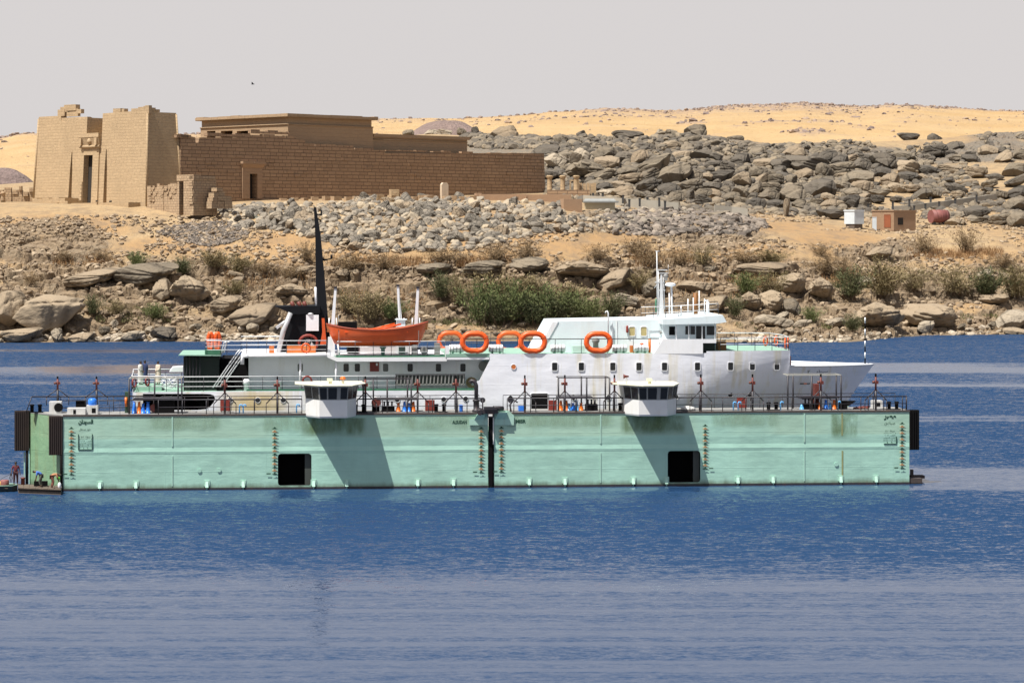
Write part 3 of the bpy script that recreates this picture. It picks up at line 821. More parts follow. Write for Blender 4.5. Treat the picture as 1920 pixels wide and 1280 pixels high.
for i in big:
    kd = random.choice(('block', 'slab', 'block')); k = random.randrange(4); mm = mrub[0] if random.random() < .62 else mrub[1]
    o = bpy.data.objects.new('rubble_stone', shape_with(kd, k, mm)); COL.objects.link(o); s = sz[i]
    o.scale = (s * random.uniform(.9, 1.5), s * random.uniform(.7, 1), s * random.uniform(.6, 1)); o.location = X[i]
    o.rotation_euler = (random.uniform(-.6, .6), random.uniform(-.7, .7), random.uniform(-3, 3))
    where = 'under the temple doorway' if P[i, 0] < 620 else 'under the long temple wall' if P[i, 0] < 830 else 'under the low brown walls' if P[i, 0] < 1060 else 'right of the brick pillar'
    tag(o, f"{'big' if s > .95 else 'medium'} {'grey' if mm is mrub[0] else 'tan'} rubble stone on the {'upper' if P[i, 1] < 415 else 'lower'} slope {where}", 'stone', 'rubble stones below the temple')

DARKPOLY = [(292, 436), (330, 424), (400, 416), (462, 418), (468, 440), (430, 458), (390, 464), (340, 452)]
P, X = spots(3500, rect(290, 470, 414, 466), 8, lambda P: inpoly(P, DARKPOLY))
scatter('dark_rubble_patch', 'patch of small dark stones on the slope left of the rubble', X, logsize(rg, len(P), .15, .42), M_DARKRUBBLE, TINY, 3, .8, 'rubble')

P, X = spots(17000, rect(-60, 1980, 392, 520), 12, lambda P: ~inpoly(P, HEAPPOLY))
nz = fbm(np.stack([P[:, 0] * .012, P[:, 1] * .05, P[:, 0] * 0], 1), 77, 3); kp = nz > -.12
for a, c, d, e in ((1075, 464, 75, 11), (1155, 447, 75, 10), (1475, 427, 70, 11), (1565, 448, 95, 14), (240, 397, 300, 9), (570, 452, 70, 9), (1840, 470, 90, 8), (120, 510, 110, 8)): kp &= ((P[:, 0] - a) / d) ** 2 + ((P[:, 1] - c) / e) ** 2 > 1
scatter('slope_stones', 'scattered stones on the sandy slope', X[kp], logsize(rg, kp.sum(), .10, .8, 3), M_TANSTONE, TINY, 4)
P, X = spots(8000, rect(-60, 1980, 500, 632), 13)
nz = fbm(np.stack([P[:, 0] * .015, P[:, 1] * .06, P[:, 0] * 0], 1), 78, 3); kp = nz > -.1
scatter('bank_stones', 'broken stones strewn along the lower bank', X[kp], logsize(rg, kp.sum(), .12, .9, 3.2), M_TANSTONE, SMALL, 5)
P, X = spots(2600, rect(1120, 1440, 392, 446), 14, lambda P: inpoly(P, [(1130, 405), (1240, 392), (1400, 404), (1450, 425), (1400, 444), (1250, 446), (1150, 440)]))
scatter('outcrop_stones', 'broken brown stones on the low outcrop below the boulder heap', X, logsize(rg, len(X), .2, 1.2, 2.4), M_DARKRUBBLE, SMALL, 9)
def shore_pts(rng, n):
    px = rng.uniform(-40, 1960, n); r, d = prof(px); return np.stack([px, r[:, 0] - np.abs(rng.normal(0, 9, n)) - .5], 1)
P, X = spots(2600, shore_pts, 15); kp = (P[:, 0] < 640) | (P[:, 0] > 1350)
kp &= (fbm(np.stack([P[:, 0] * .03, P[:, 0] * 0, P[:, 0] * 0], 1), 79, 3) > -.25)
scatter('shore_stones', 'pale stones lying along the waterline', X[kp], logsize(rg, kp.sum(), .15, .9, 2.4), stone_mat('shore_stone', (.22, .18, .13), (.34, .28, .205), (.50, .43, .34)), SMALL, 6)
P, X = spots(12000, lambda rng, n: np.stack([(p := rng.uniform(885, 1960, n)), rng.uniform(0, 1, n) * (np.interp(p, [885, 1010, 1020, 1300, 1960], [290, 290, 372, 400, 415]) - crest(p)) + crest(p)], 1), 16)
X[:, 1] += np.where((P[:, 0] < 1020) | (P[:, 1] < crest(P[:, 0]) + 26), 0, .4); X[:, 2] += np.where(P[:, 1] < crest(P[:, 0]) + 26, .15, 0)
kp = (P[:, 0] < 1640) | (fbm(np.stack([P[:, 0] * .02, P[:, 1] * .05, P[:, 0] * 0], 1), 91, 3) > .08); P, X = P[kp], X[kp]
scatter('heap_stones', 'smaller stones filling the gaps of the boulder heap', X, logsize(rg, len(P), .25, 1.7, 2.8), stone_mat('heap_stone', (.095, .082, .066), (.16, .132, .097), (.27, .215, .145)), SMALL, 7, .7)

rd = np.random.default_rng(31); ii = rd.integers(80, len(dc) - 70, 60000); jj = rd.integers(8, 119, 60000); kp = rd.random(60000) < drock[ii, jj] ** 1.4 * .6
ii, jj = ii[kp], jj[kp]; X = np.stack([DX[ii, jj] + rd.normal(0, 1.5, len(ii)), DYY[ii, jj], DZ[ii, jj]], 1)
scatter('hill_stones', 'dark rocks littering the crests of the sand hills', X, logsize(rd, len(X), .5, 2.6, 2.6), stone_mat('hill_stone', (.15, .115, .105), (.24, .18, .15), (.36, .26, .18)), TINY, 33, .6)
# ================================================================ shrubs
def leaf_mat(name, a, b_, c_):
    m, nt, b = node_mat(name)
    at = N(nt, 'ShaderNodeAttribute', attribute_name='tint').outputs['Fac']
    oi = N(nt, 'ShaderNodeObjectInfo').outputs['Random']
    c = mixc(nt, ramp(nt, at, 0, .55), a, b_); c = mixc(nt, ramp(nt, at, .5, 1), c, c_)
    c = mixc(nt, mathn(nt, 'MULTIPLY', oi, .35), c, c_)
    L(nt, c, b.inputs['Base Color']); b.inputs['Roughness'].default_value = .8
    b.inputs['Specular IOR Level'].default_value = .15
    return m
LEAF = {'green': leaf_mat('tamarisk_green', (.058, .085, .03), (.115, .145, .055), (.20, .20, .085)),
        'dark': leaf_mat('dark_shrub_green', (.042, .055, .026), (.08, .09, .04), (.145, .14, .07)),
        'olive': leaf_mat('olive_shrub', (.11, .095, .045), (.18, .145, .07), (.27, .21, .115)),
        'brown': leaf_mat('dry_shrub', (.125, .085, .046), (.20, .14, .075), (.32, .23, .135))}
M_STEM = paint('shrub_stem', (.14, .10, .065), .9)

def shrub_meshes(seed, n=1500, spread=1.0, feather=.5, thin=1.0):
    """foliage and stems of one shrub in a unit box: height 1, width about 1, base at the origin"""
    rng = np.random.default_rng(seed); ns = 60
    th = rng.uniform(0, 2 * np.pi, ns); lean = rng.uniform(.02, .52, ns) ** .85 * spread; ln = rng.uniform(.5, 1.02, ns) * (1 - .25 * lean)
    root = rng.normal(0, .09, (ns, 2)) * spread
    si = rng.integers(0, ns, n); t = rng.uniform(.12, 1.0, n) ** .8
    def pos(si, t):
        r = lean[si] * t ** 1.35; z = ln[si] * t - .10 * lean[si] * t ** 2
        return np.stack([root[si, 0] + np.cos(th[si]) * r, root[si, 1] + np.sin(th[si]) * r, z], 1)
    c = pos(si, t) + rng.normal(0, .035, (n, 3)); d = pos(si, np.clip(t + .1, 0, 1.2)) - pos(si, t)
    d /= np.linalg.norm(d, axis=1)[:, None]; d += rng.normal(0, feather, (n, 3)); d /= np.linalg.norm(d, axis=1)[:, None]
    u = np.cross(d, rng.normal(size=(n, 3))); u /= np.linalg.norm(u, axis=1)[:, None]
    ll = rng.uniform(.04, .10, n)[:, None]; w = rng.uniform(.005, .011, n)[:, None] * thin
    V = np.stack([c - u * w, c + u * w, c + d * ll + u * w * .4, c + d * ll - u * w * .4], 1).reshape(-1, 3)
    V[:, 2] = np.clip(V[:, 2], .0, None); me = np_mesh('foliage', V, np.arange(n * 4), 4, {'tint': np.repeat(rng.random(n) * .7 + .3 * rng.random(ns)[si], 4)})
    b = MB()
    for k in range(0, ns, 4):
        pts = [pos(np.array([k]), np.array([tt]))[0] for tt in (0, .3, .6, .85)]
        b.path(pts, [.012, .009, .006, .003], 4)
    return me, b.mesh('stem')
SHR = [shrub_meshes(s, 2700, 1.0) for s in (1, 2, 3)] + [shrub_meshes(s, 1900, 1.1, .8, .8) for s in (4, 5)]
NS = [0]
def shrub(px, py, w, h, kind, label, group):
    NS[0] += 1; g = ground(px, py); s = F / g.y
    k = {'green': NS[0] % 3, 'dark': NS[0] % 3, 'olive': NS[0] % 5, 'brown': 3 + NS[0] % 2}[kind]
    fm = bpy.data.meshes.get(f'foliage_{kind}_{k}')
    if fm is None: fm = SHR[k][0].copy(); fm.name = f'foliage_{kind}_{k}'; fm.materials.append(LEAF[kind])
    sm = SHR[k][1]
    if not sm.materials: sm.materials.append(M_STEM)
    r = bpy.data.objects.new('shrub', None); COL.objects.link(r); r.location = g - Vector((0, .3, .25))
    r.scale = (w / s, w / s, h / s * 1.05); r.rotation_euler = (0, 0, random.uniform(0, 6.28)); tag(r, label, 'shrub', group)
    for nm, me in (('foliage', fm), ('stem', sm)):
        o = bpy.data.objects.new(nm, me); COL.objects.link(o); o.parent = r
REED, UPS, RSH = 'green thicket behind the ship', 'bushes on the slope', 'bushes on the right shore'
for px, py, w, h, kd, lab, gr in [
 (905, 606, 84, 86, 'green', 'tall green bush at the thicket end nearest the lifeboat', REED), (938, 607, 80, 62, 'dark', 'dark green bush low in the front of the thicket', REED),
 (962, 604, 92, 84, 'green', 'wide green bush second from the thicket end nearest the lifeboat', REED), (1000, 607, 84, 60, 'dark', 'dark green bush in the front middle of the thicket', REED),
 (1022, 603, 90, 76, 'green', 'feathery green bush in the middle of the thicket', REED), (1058, 604, 76, 58, 'dark', 'dark green bush in front right of the middle of the thicket', REED),
 (1080, 600, 76, 62, 'green', 'green bush above the slanted end of the deckhouse', REED), (1112, 602, 62, 48, 'green', 'small green bush just above the white deckhouse roof', REED),
 (1150, 596, 56, 54, 'dark', 'round grey-green bush at the end of the thicket nearest the mast', REED), (925, 572, 100, 66, 'olive', 'brownish olive bush behind the tall end of the thicket', REED),
 (990, 560, 100, 50, 'olive', 'olive brush behind the middle of the thicket', REED), (1060, 566, 90, 40, 'olive', 'thin olive brush behind the end of the thicket nearest the mast', REED), (860, 572, 66, 66, 'olive', 'olive bush left of the thicket', REED),
 (828, 560, 60, 58, 'dark', 'dark olive bush uphill left of the thicket', REED), (1200, 545, 60, 44, 'olive', 'olive bush uphill left of the ship mast', REED),
 (690, 604, 84, 66, 'olive', 'olive bush behind the end of the lifeboat nearest the funnel', UPS), (735, 598, 60, 44, 'green', 'low green bush behind the lifeboat middle', UPS), (650, 585, 60, 50, 'olive', 'sparse olive bush behind the lifeboat post by the funnel', UPS),
 (258, 500, 42, 34, 'green', 'small green bush up the slope above the leaning slab', UPS), (343, 513, 46, 36, 'dark', 'round dark green bush above the big cracked boulder', UPS), (402, 502, 66, 38, 'olive', 'olive bush right of the round dark green one', UPS),
 (450, 510, 56, 36, 'olive', 'olive bush halfway between the dark green one and the funnel mast', UPS), (492, 512, 66, 32, 'brown', 'brown bush left of the funnel mast', UPS), (575, 490, 46, 42, 'brown', 'brown bush touching the tall funnel mast', UPS),
 (655, 505, 84, 38, 'brown', 'wide brown bush right of the funnel mast', UPS), (720, 505, 70, 34, 'brown', 'brown brush on the terrace above the lifeboat', UPS), (838, 492, 96, 34, 'brown', 'long brown brush strip below the rubble', UPS),
 (930, 492, 76, 42, 'brown', 'brown brush below the rubble end', UPS), (985, 490, 70, 48, 'brown', 'grey-brown bush by the start of the sandy track', UPS), (1120, 488, 60, 36, 'brown', 'brown brush beside the sandy track', UPS),
 (1195, 478, 66, 44, 'brown', 'brown bush left above the ship mast', UPS), (1222, 498, 70, 40, 'brown', 'brown bush touching the top of the ship mast', UPS), (1318, 502, 62, 48, 'olive', 'rounded olive bush right of the ship mast', UPS),
 (1278, 495, 56, 32, 'brown', 'thin brown bush between the mast and the rounded olive bush', UPS), (1395, 492, 90, 30, 'brown', 'low brown brush above the layered shelf', UPS), (1445, 494, 70, 30, 'olive', 'low olive brush above the layered shelf', UPS),
 (1400, 550, 60, 44, 'green', 'green bush under the layered shelf', RSH), (1440, 552, 80, 52, 'olive', 'wide olive bush under the layered shelf', RSH), (1378, 594, 40, 48, 'dark', 'dark bush against the pale jointed outcrop', RSH), (1522, 604, 44, 34, 'green', 'small green bush right of the hollowed pale rock', RSH),
 (1595, 560, 76, 66, 'dark', 'dark green bush above the undercut rock', RSH), (1655, 558, 96, 84, 'olive', 'largest olive bush above the undercut rock', RSH), (1715, 545, 70, 52, 'olive', 'olive bush right of the largest one', RSH),
 (1790, 552, 96, 66, 'olive', 'wide olive bush above the long undercut rock', RSH), (1848, 556, 90, 58, 'dark', 'dark olive bush beyond the long undercut rock', RSH), (1905, 558, 86, 66, 'olive', 'olive bush at the right edge of the shore', RSH),
 (1732, 474, 58, 42, 'brown', 'grey-brown bush on the sand below the red tank', RSH), (1812, 472, 60, 48, 'brown', 'sparse brown bush on the sand slope right of the grey-brown one', RSH), (1545, 512, 66, 44, 'brown', 'brown bush below the sandy track', RSH), (1580, 522, 60, 46, 'brown', 'brown bush uphill of the dark green one', RSH),
 (1600, 620, 46, 36, 'dark', 'small dark bush low on the shore by the undercut rock', RSH), (1540, 480, 46, 30, 'brown', 'small dry bush beside the sandy track', RSH),
 (290, 597, 56, 34, 'green', 'low green bush above the waterline rocks left of the ship', UPS), (220, 590, 66, 34, 'olive', 'yellowish bush right of the huge boulder', UPS), (176, 590, 40, 44, 'dark', 'dark bush growing at the side of the huge boulder', UPS),
 (440, 552, 46, 32, 'olive', 'small olive bush on the knobbly outcrop', UPS), (545, 520, 56, 30, 'brown', 'brown bush just left of the funnel mast foot', UPS), (190, 486, 56, 22, 'brown', 'low rust-brown bush on the left slope', UPS), (120, 488, 50, 24, 'brown', 'low dry bush above the layered slope', UPS), (62, 532, 40, 26, 'brown', 'dry bush above the big left boulder', UPS),
 (1880, 500, 80, 30, 'brown', 'dry brush on the slope at the right edge', RSH)]:
    shrub(px, py, w, h, kd, lab, gr)

def grass(name, label, strips, m, seed):
    rng = np.random.default_rng(seed); V = []; T = []
    for a, b_, c, d, n, hh in strips:
        P = np.stack([rng.uniform(a, b_, n), rng.uniform(c, d, n)], 1); k = fbm(np.stack([P[:, 0] * .04, P[:, 1] * .1, P[:, 0] * 0], 1), seed, 3) > -.15; P = P[k]; n = len(P)
        r, ds = prof(P[:, 0]); Y = np.array([np.interp(-p, -q, e) for p, q, e in zip(P[:, 1], r, ds)])
        X = np.stack([(P[:, 0] - CX) / F * Y, Y - .3, H - (P[:, 1] - HY) / F * Y - .1], 1)
        up = np.stack([rng.normal(0, .35, n), rng.normal(0, .35, n), np.ones(n)], 1) * rng.uniform(.3, 1, n)[:, None] * hh
        u = rng.normal(size=(n, 3)); u[:, 2] = 0; u *= (.05 / np.linalg.norm(u, axis=1))[:, None]
        V.append(np.stack([X - u, X + u, X + up + u * .3, X + up - u * .3], 1).reshape(-1, 3)); T.append(np.repeat(rng.random(n), 4))
    V = np.concatenate(V); me = np_mesh(name, V, np.arange(len(V)), 4, {'tint': np.concatenate(T)}); me.materials.append(m)
    o = bpy.data.objects.new(name, me); COL.objects.link(o); tag(o, label, 'grass', kind='stuff')
grass('dry_grass', 'rusty dry grass growing along the slope', [(100, 220, 478, 496, 700, 1.0), (620, 960, 484, 500, 3200, 1.2), (1180, 1300, 470, 500, 1200, 1.3), (1380, 1460, 505, 545, 1100, 1.2), (1540, 1640, 505, 535, 1200, 1.3), (1700, 1880, 468, 486, 2600, 1.3), (420, 600, 500, 540, 900, 1.0), (640, 800, 545, 600, 1500, 1.2), (1230, 1420, 500, 560, 900, .9)],
      leaf_mat('dry_grass', (.20, .10, .045), (.27, .15, .07), (.36, .24, .12)), 3)
grass('green_grass', 'short green growth along the damp shore', [(1380, 1560, 604, 616, 900, .4), (1540, 1640, 606, 614, 500, .4), (1800, 1870, 588, 598, 500, .4), (180, 330, 585, 604, 900, .6), (800, 1200, 598, 610, 2200, .7)],
      leaf_mat('shore_grass', (.06, .075, .025), (.11, .115, .045), (.19, .17, .08)), 4)

# ================================================================ temple
def sandstone(name, a, b_, mortar, row=.75, bw=1.9, strength=.5, wear=.5, mort=.045):
    m, nt, b = node_mat(name); t = N(nt, 'ShaderNodeTexCoord'); mp = N(nt, 'ShaderNodeMapping')
    L(nt, t.outputs['UV'], mp.inputs[0]); v = coords(nt)
    wob = noisen(nt, v, .6, 3); 
    br = N(nt, 'ShaderNodeTexBrick', offset=.5, i_Scale=1.0)
    br.inputs['Brick Width'].default_value = bw; br.inputs['Row Height'].default_value = row; br.inputs['Mortar Size'].default_value = mort; br.inputs['Mortar Smooth'].default_value = .4; br.inputs['Bias'].default_value = 0
    br.squash = .72; br.squash_frequency = 3
    L(nt, mp.outputs[0], br.inputs['Vector'])
    br.inputs['Color1'].default_value = (*a, 1); br.inputs['Color2'].default_value = (*b_, 1); br.inputs['Mortar'].default_value = (*mortar, 1)
    n1 = noisen(nt, v, .16, 6, .62); n2 = noisen(nt, coords(nt, scale=(1, 1, 2.4)), 1.4, 6, .65)
    c = mixc(nt, strength, tuple((x + y) / 2 for x, y in zip(a, b_)), br.outputs['Color'])
    c = mixc(nt, mathn(nt, 'MULTIPLY', ramp(nt, n1, .42, .68), wear * .6), c, tuple(x * .7 for x in a))
    c = mixc(nt, mathn(nt, 'MULTIPLY', ramp(nt, n2, .52, .74), wear * .7), c, tuple(min(1, x * 1.28) for x in b_))
    c = mixc(nt, mathn(nt, 'MULTIPLY', ramp(nt, n2, .5, .28), wear * .5), c, tuple(x * .62 for x in b_))
    L(nt, c, b.inputs['Base Color']); b.inputs['Roughness'].default_value = .95
    hgt = mathn(nt, 'ADD', mathn(nt, 'MULTIPLY', br.outputs['Fac'], -1.0 * strength), mathn(nt, 'MULTIPLY', n2, .8))
    bumpn(nt, b, hgt, .6, .12)
    return m
M_PYLON = sandstone('pylon_sandstone', (.46, .335, .198), (.39, .28, .165), (.28, .20, .12), .62, 1.8, .55, .75)
M_WALL = sandstone('wall_sandstone', (.375, .25, .153), (.30, .197, .12), (.13, .085, .056), .74, 2.3, 1.0, .65, .075)
M_DOORWAY = sandstone('doorway_sandstone', (.36, .24, .15), (.31, .205, .128), (.22, .15, .098), .8, 2.4, .4, .4)
M_HALL = sandstone('hall_sandstone', (.385, .27, .165), (.335, .232, .14), (.24, .165, .10), .8, 2.4, .35, .35)
M_BRICKRUIN = sandstone('ruin_masonry', (.47, .34, .21), (.37, .255, .155), (.17, .12, .08), .5, 1.1, .95, .6)
M_MUD = sandstone('mud_brick', (.42, .27, .165), (.38, .245, .15), (.28, .185, .12), .14, .4, .4, .4)
M_VOID = paint('opening_shade_dark', (.03, .024, .02), .95)  # near-black fill stands in for shade inside openings

TEMPLE = Frame(-73.7, 527.0, 45)
def fy(px, xl):
    t = (px - CX) / F; f = TEMPLE
    return (f.ox + xl * f.c - t * (f.oy + xl * f.s)) / (f.s + t * f.c)
def fz(px, py, xl):
    y = fy(px, xl); return H - (py - HY) / F * (TEMPLE.oy + xl * TEMPLE.s + y * TEMPLE.c)
W = fy(62, 0); ZB = 23.0; ZT = TEMPLE.Z(272, 206, 0); ZF = 25.2
temple = thing('ancient_temple', 'ancient sandstone temple with a battered pylon gate and long block wall above the shore', 'temple', (0, 0, ZB), TEMPLE)

def swap(mb):          # sheet built in (y, z) -> stands on a plane of constant x
    mb.v = [(y, x, z) for x, y, z in mb.v]; return mb
def batter(mb, x0=0, x1=9.0, y0=0, y1=None, kx=.9, ky=.85):
    y1 = W if y1 is None else y1; cx, cy = (x0 + x1) / 2, (y0 + y1) / 2; hx, hy = (x1 - x0) / 2, (y1 - y0) / 2
    o = []
    for x, y, z in mb.v:
        t = max(0, (z - ZF) / (ZT - ZF)); o.append((cx + (x - cx) * (1 - kx * t / hx), cy + (y - cy) * (1 - ky * t / hy), z))
    mb.v = o; return mb
gL, gR = fy(157, 0), fy(187, 0); zN = fz(172, 252, 0)
dL, dR, dT = fy(155.5, 0), fy(172.5, 0), fz(164, 291, 0)
def slot(pxa, pxb, top):
    a, b = fy(pxa, 0), fy(pxb, 0); zt = fz(pxa, top, 0); m = (a + b) / 2
    return [(b, ZF + .1), (a, ZF + .1), (a - (a - b) * .15, zt - 4), (m + .12, zt), (m - .12, zt), (b + (a - b) * .15, zt - 4)]
ztl = ZT - .2
outer = [(0, ZB), (W, ZB), (W, ztl), (fy(105, 0), ztl), (fy(106, 0), ztl - 1.0), (fy(113, 0), ztl - 1.4), (fy(122, 0), ztl - .5), (gL, ztl - .5), (gL, zN), (gR, zN), (gR, ztl), (0, ZT)]
b = MB(); b.sheet(outer, [[(dR, ZF + .05), (dL, ZF + .05), (dL, dT), (dR, dT)], slot(127, 133.5, 285), slot(193, 199.5, 280)], 0, 1.1)
swap(b)
b.box(1.1, 9, 0, gR, ZB, ztl - .15); b.box(1.1, 9, gL, W, ZB, ztl - .7); b.box(1.1, 9, dL, gL, ZB, zN - .1); b.box(1.1, 9, gR, dR, ZB, zN - .1); b.box(1.1, 9, dR, dL, dT, zN - .1)
b.box(7.6, 8.9, gR, gL, zN - .1, ztl - .9)
part('pylon', batter(b), M_PYLON, temple)
b = MB(); b.box(1.12, 1.3, dR - .02, dL + .02, ZF, dT + .02); part('gate_shade_panel', batter(b), M_VOID, temple)  # near-black panel just behind the gate skin, in place of passage shade
# gate surround, roll moulding, cavetto cornice with winged disc
b = MB(); b.sheet([(fy(184, 0), ZF), (fy(149, 0), ZF), (fy(150, 0), fz(167, 276, 0)), (fy(184, 0), fz(167, 276, 0))], [[(dR + .02, ZF + .04), (dL - .02, ZF + .04), (dL - .02, dT), (dR + .02, dT)]], -.3, -.003); swap(b)
for k in range(6): b.box(-.5, -.2, dL + .05, dL + .8 + .2 * (k % 2), ZF + k * .8, ZF + k * .8 + .7)
gs = part('gate_surround', batter(b), M_PYLON, temple)
zc0, zc1, zc2 = fz(167, 275, 0), fz(167, 258, 0), fz(167, 250, 0); ya, yb = fy(185, 0), fy(151, 0)
b = MB(); b.tube((-.55, ya - .3, zc0), (-.55, yb + .4, zc0), .3, n=8)
b.hexa([(-.35, ya, zc0), (.6, ya, zc0), (.6, yb, zc0), (-.35, yb, zc0)], [(-1.0, ya - .2, zc1), (.6, ya - .2, zc1), (.6, yb + .5, zc1), (-1.0, yb + .5, zc1)])
b.box(-1.05, .6, ya - .3, yb + .6, zc1 + .003, zc2)
b.box(-1.25, -.4, ya + .1, ya + 1.0, zc0 + .3, zc1 - .1); b.box(-1.25, -.4, yb - .7, yb + .1, zc0 + .3, zc1 - .1)
gc = part('gate_cornice', batter(b), M_PYLON, temple)
b = MB(); b.ball((.1, (ya + yb) / 2, (zc0 + zc1) / 2 + .15), .62, 10, 6, 1.1); part('winged_disc', b, M_PYLON, gc)
# ruined blocks on the pylon top
def block(b, pxa, pxb, pya, pyb, x0, x1): b.box(x0, x1, fy(pxb, .9), fy(pxa, .9), fz(pxa, pyb, .9), fz(pxa, pya, .9))
for q_ in [[(108, 121, 206, 216), (112, 130, 201, 209), (118, 138, 197, 204), (126, 142, 197, 206), (124, 145, 205, 217), (110, 117, 214, 221), (146, 152, 205, 211)], [(212, 226, 204, 212), (227, 232, 204, 211)], [(246, 272, 204, 211), (258, 272, 201, 206)], [(272, 279, 198, 212)]]:
    b = MB()
    for i, (a, c, d, e) in enumerate(q_): block(b, a, c, d, e + 2, .9 + .13 * (i % 3), 1.7 + .3 * (i % 2))
    part('parapet_stones', b, M_PYLON, temple)
b = MB(); b.box(1.0, 4, fy(150, .9), fy(104, .9), ztl - 1.5, ztl - .45); part('parapet_core', b, M_PYLON, temple)
b = MB()
for i in range(3): b.box(1.0 + i * 1.1, 2.0 + i * 1.1, 1.0 + .05 * i, 2.4, ZT - .3, ZT + .85 - .3 * i)
part('parapet_stones', b, M_PYLON, temple)
b = MB(); e = .16
for (x, y) in ((0, 0), (9, 0), (0, W)): b.path([(x, y, ZF - .5), (x, y, (ZF + ZT) / 2), (x, y, ZT - .6)], e * 1.5, 7)
part('corner_moulding', batter(b), M_PYLON, temple)
# wall, with its stepped top and side doorway
TX, TZ = TEMPLE.X, TEMPLE.Z
top = [(323, 250), (366, 258), (367, 268), (372, 268), (374, 258), (556, 258), (556, 262), (572, 262), (572, 269), (590, 269.5), (590, 275), (664, 276.5), (664, 281), (722, 281.5), (722, 287), (1020, 287.5)]
outer = [(8.6, ZB)] + [(TX(1024, 0), ZB)] + [(TX(a, 0), TZ(a, c, 0)) for a, c in reversed(top)]
outer[-1] = (8.6, outer[-1][1])
hx0, hx1, hz = TX(466.5, 0), TX(481, 0), TZ(473, 326, 0); dz0 = TZ(473, 373, 0)
b = MB(); b.sheet(outer, [[(hx0, dz0), (hx1, dz0), (hx1, hz), (hx0, hz)]], 0, 1.4)
for (a, c, d) in ((330, 352, 249), (338, 357, 250)): b.box(TX(a, 0), TX(c, 0), -.25, 1.2, TZ(a, 258, 0), TZ(a, d + 3, 0))
rw = random.Random(4)
for _ in range(46):          # blocks of the face standing a little proud
    px_ = rw.uniform(345, 1010); py_ = rw.uniform(292, 355)
    if 448 < px_ < 496: continue
    x = TX(px_, 0); z = TZ(px_, py_, 0); w = rw.uniform(1, 2.6); b.box(x, x + w, -rw.uniform(.05, .14), .1, z, z + .66)
wall_part = part('enclosure_wall', b, M_WALL, temple)
rr = random.Random(4)
def course(pa, pb, pya, pyb, wmin, wmax, y0=.1):
    x = TX(pa, 0); xe = TX(pb, 0); z0 = TZ((pa + pb) / 2, pyb, 0); z1 = TZ((pa + pb) / 2, pya, 0)
    while x < xe - .4:
        w = min(rr.uniform(wmin, wmax), xe - x); b = MB(); b.box(x + .03, x + w - .03, y0 + rr.uniform(-.06, .1), 1.25, z0 + .003, z1 - rr.uniform(-.1, .4)); x += w; part('coping_block', b, M_WALL, temple)
course(389, 552, 250.5, 258, 1.6, 3.6); course(472, 546, 244, 251, 1.4, 3.0, .3); course(592, 664, 271.5, 276, 2, 4, .15); course(724, 1018, 284.8, 287.6, 1.8, 4.2, .12); course(666, 720, 278.5, 281.5, 2, 4, .1)
b = MB(); b.box(hx0 - .3, hx1 + .3, 1.41, 1.6, dz0 - .2, hz + .5); part('doorway_shade_panel', b, M_VOID, temple)  # dark panel close behind the wall stands in for doorway shade
sx0, sx1, sz = TX(453, 0), TX(490, 0), TZ(470, 315, 0)
b = MB(); b.sheet([(sx0, dz0), (sx1, dz0), (sx1, sz), (sx0, sz)], [[(hx0 + .02, dz0 + .02), (hx1 - .02, dz0 + .02), (hx1 - .02, hz), (hx0 + .02, hz)]], -.35, -.003)
ds = part('side_doorway', b, M_DOORWAY, temple)
b = MB(); zz = TZ(470, 303, 0)
b.hexa([(sx0, -.4, sz + .004), (sx1, -.4, sz + .004), (sx1, .2, sz + .004), (sx0, .2, sz + .004)], [(sx0 - .4, -1.0, zz - .5), (sx1 + .5, -1.0, zz - .5), (sx1 + .5, .2, zz - .5), (sx0 - .4, .2, zz - .5)])
b.box(sx0 - .4, (sx0 + sx1) / 2 - .1, -1.03, .2, zz - .497, zz); b.box((sx0 + sx1) / 2 + .05, sx1 + .45, -1.0, .2, zz - .497, zz - .08)
part('doorway_cornice', b, M_DOORWAY, ds)
# tall hall
hx = TX(540, 2.2); hxe = TX(699, 2.2); hyl = fy(376, hx); zc = TZ(540, 233, 2.2); zs = TZ(540, 219.5, 2.2); zt = TZ(540, 213.5, 2.2)
b = MB(); ho = [(2.2, ZB), (hyl, ZB), (hyl, zc), (2.2, zc)]
holes = [[(fy(c, hx), fz(a, 285, hx)), (fy(a, hx), fz(a, 285, hx)), (fy(a, hx), fz(a, 246, hx)), (fy(c, hx), fz(a, 246, hx))] for a, c in ((388, 404), (414, 436), (444, 466))]
b.sheet(ho, holes, hx, hx + 1.2); swap(b)
for i in range(8): b.v[i] = b.v[i]
b.hexa([(hx + 1.2, 2.2, ZB), (hxe + .6, 2.2, ZB), (hxe + .6, 3.6, ZB), (hx + 1.2, 3.6, ZB)], [(hx + 1.2, 2.2, zc), (hxe, 2.2, zc), (hxe, 3.6, zc), (hx + 1.2, 3.6, zc)])
b.box(hx + 1.2, hxe, hyl - 1.4, hyl, ZB, zc); b.box(hxe - 1.2, hxe - .01, 3.6, hyl - 1.4, ZB, zc)
hall = part('columned_hall', b, M_HALL, temple)
b = MB(); b.box(hx + .18, hxe - .2, 2.4, hyl - .2, zc + .004, zs); part('cornice_band', b, M_HALL, hall)
b = MB(); b.tube((hx - .12, 2.1, zc), (hx - .12, hyl, zc), .14, n=6); b.tube((hx - .12, 2.08, zc), (hxe, 2.08, zc), .14, n=6); part('roll_moulding', b, M_HALL, hall)
b = MB(); x = hx - .75; b.box(hx - .8, hxe + .75, 1.35, hyl + .8, zs + .004, zt - .02)
yy = 1.3
while yy < hyl + .5:
    w = rr.uniform(2, 5); b.box(hx - .86, hx + 1.5, yy + .02, min(yy + w, hyl + .85) - .02, zs + .1, zt + rr.uniform(-.05, .14)); yy += w
x = hx + 1.55
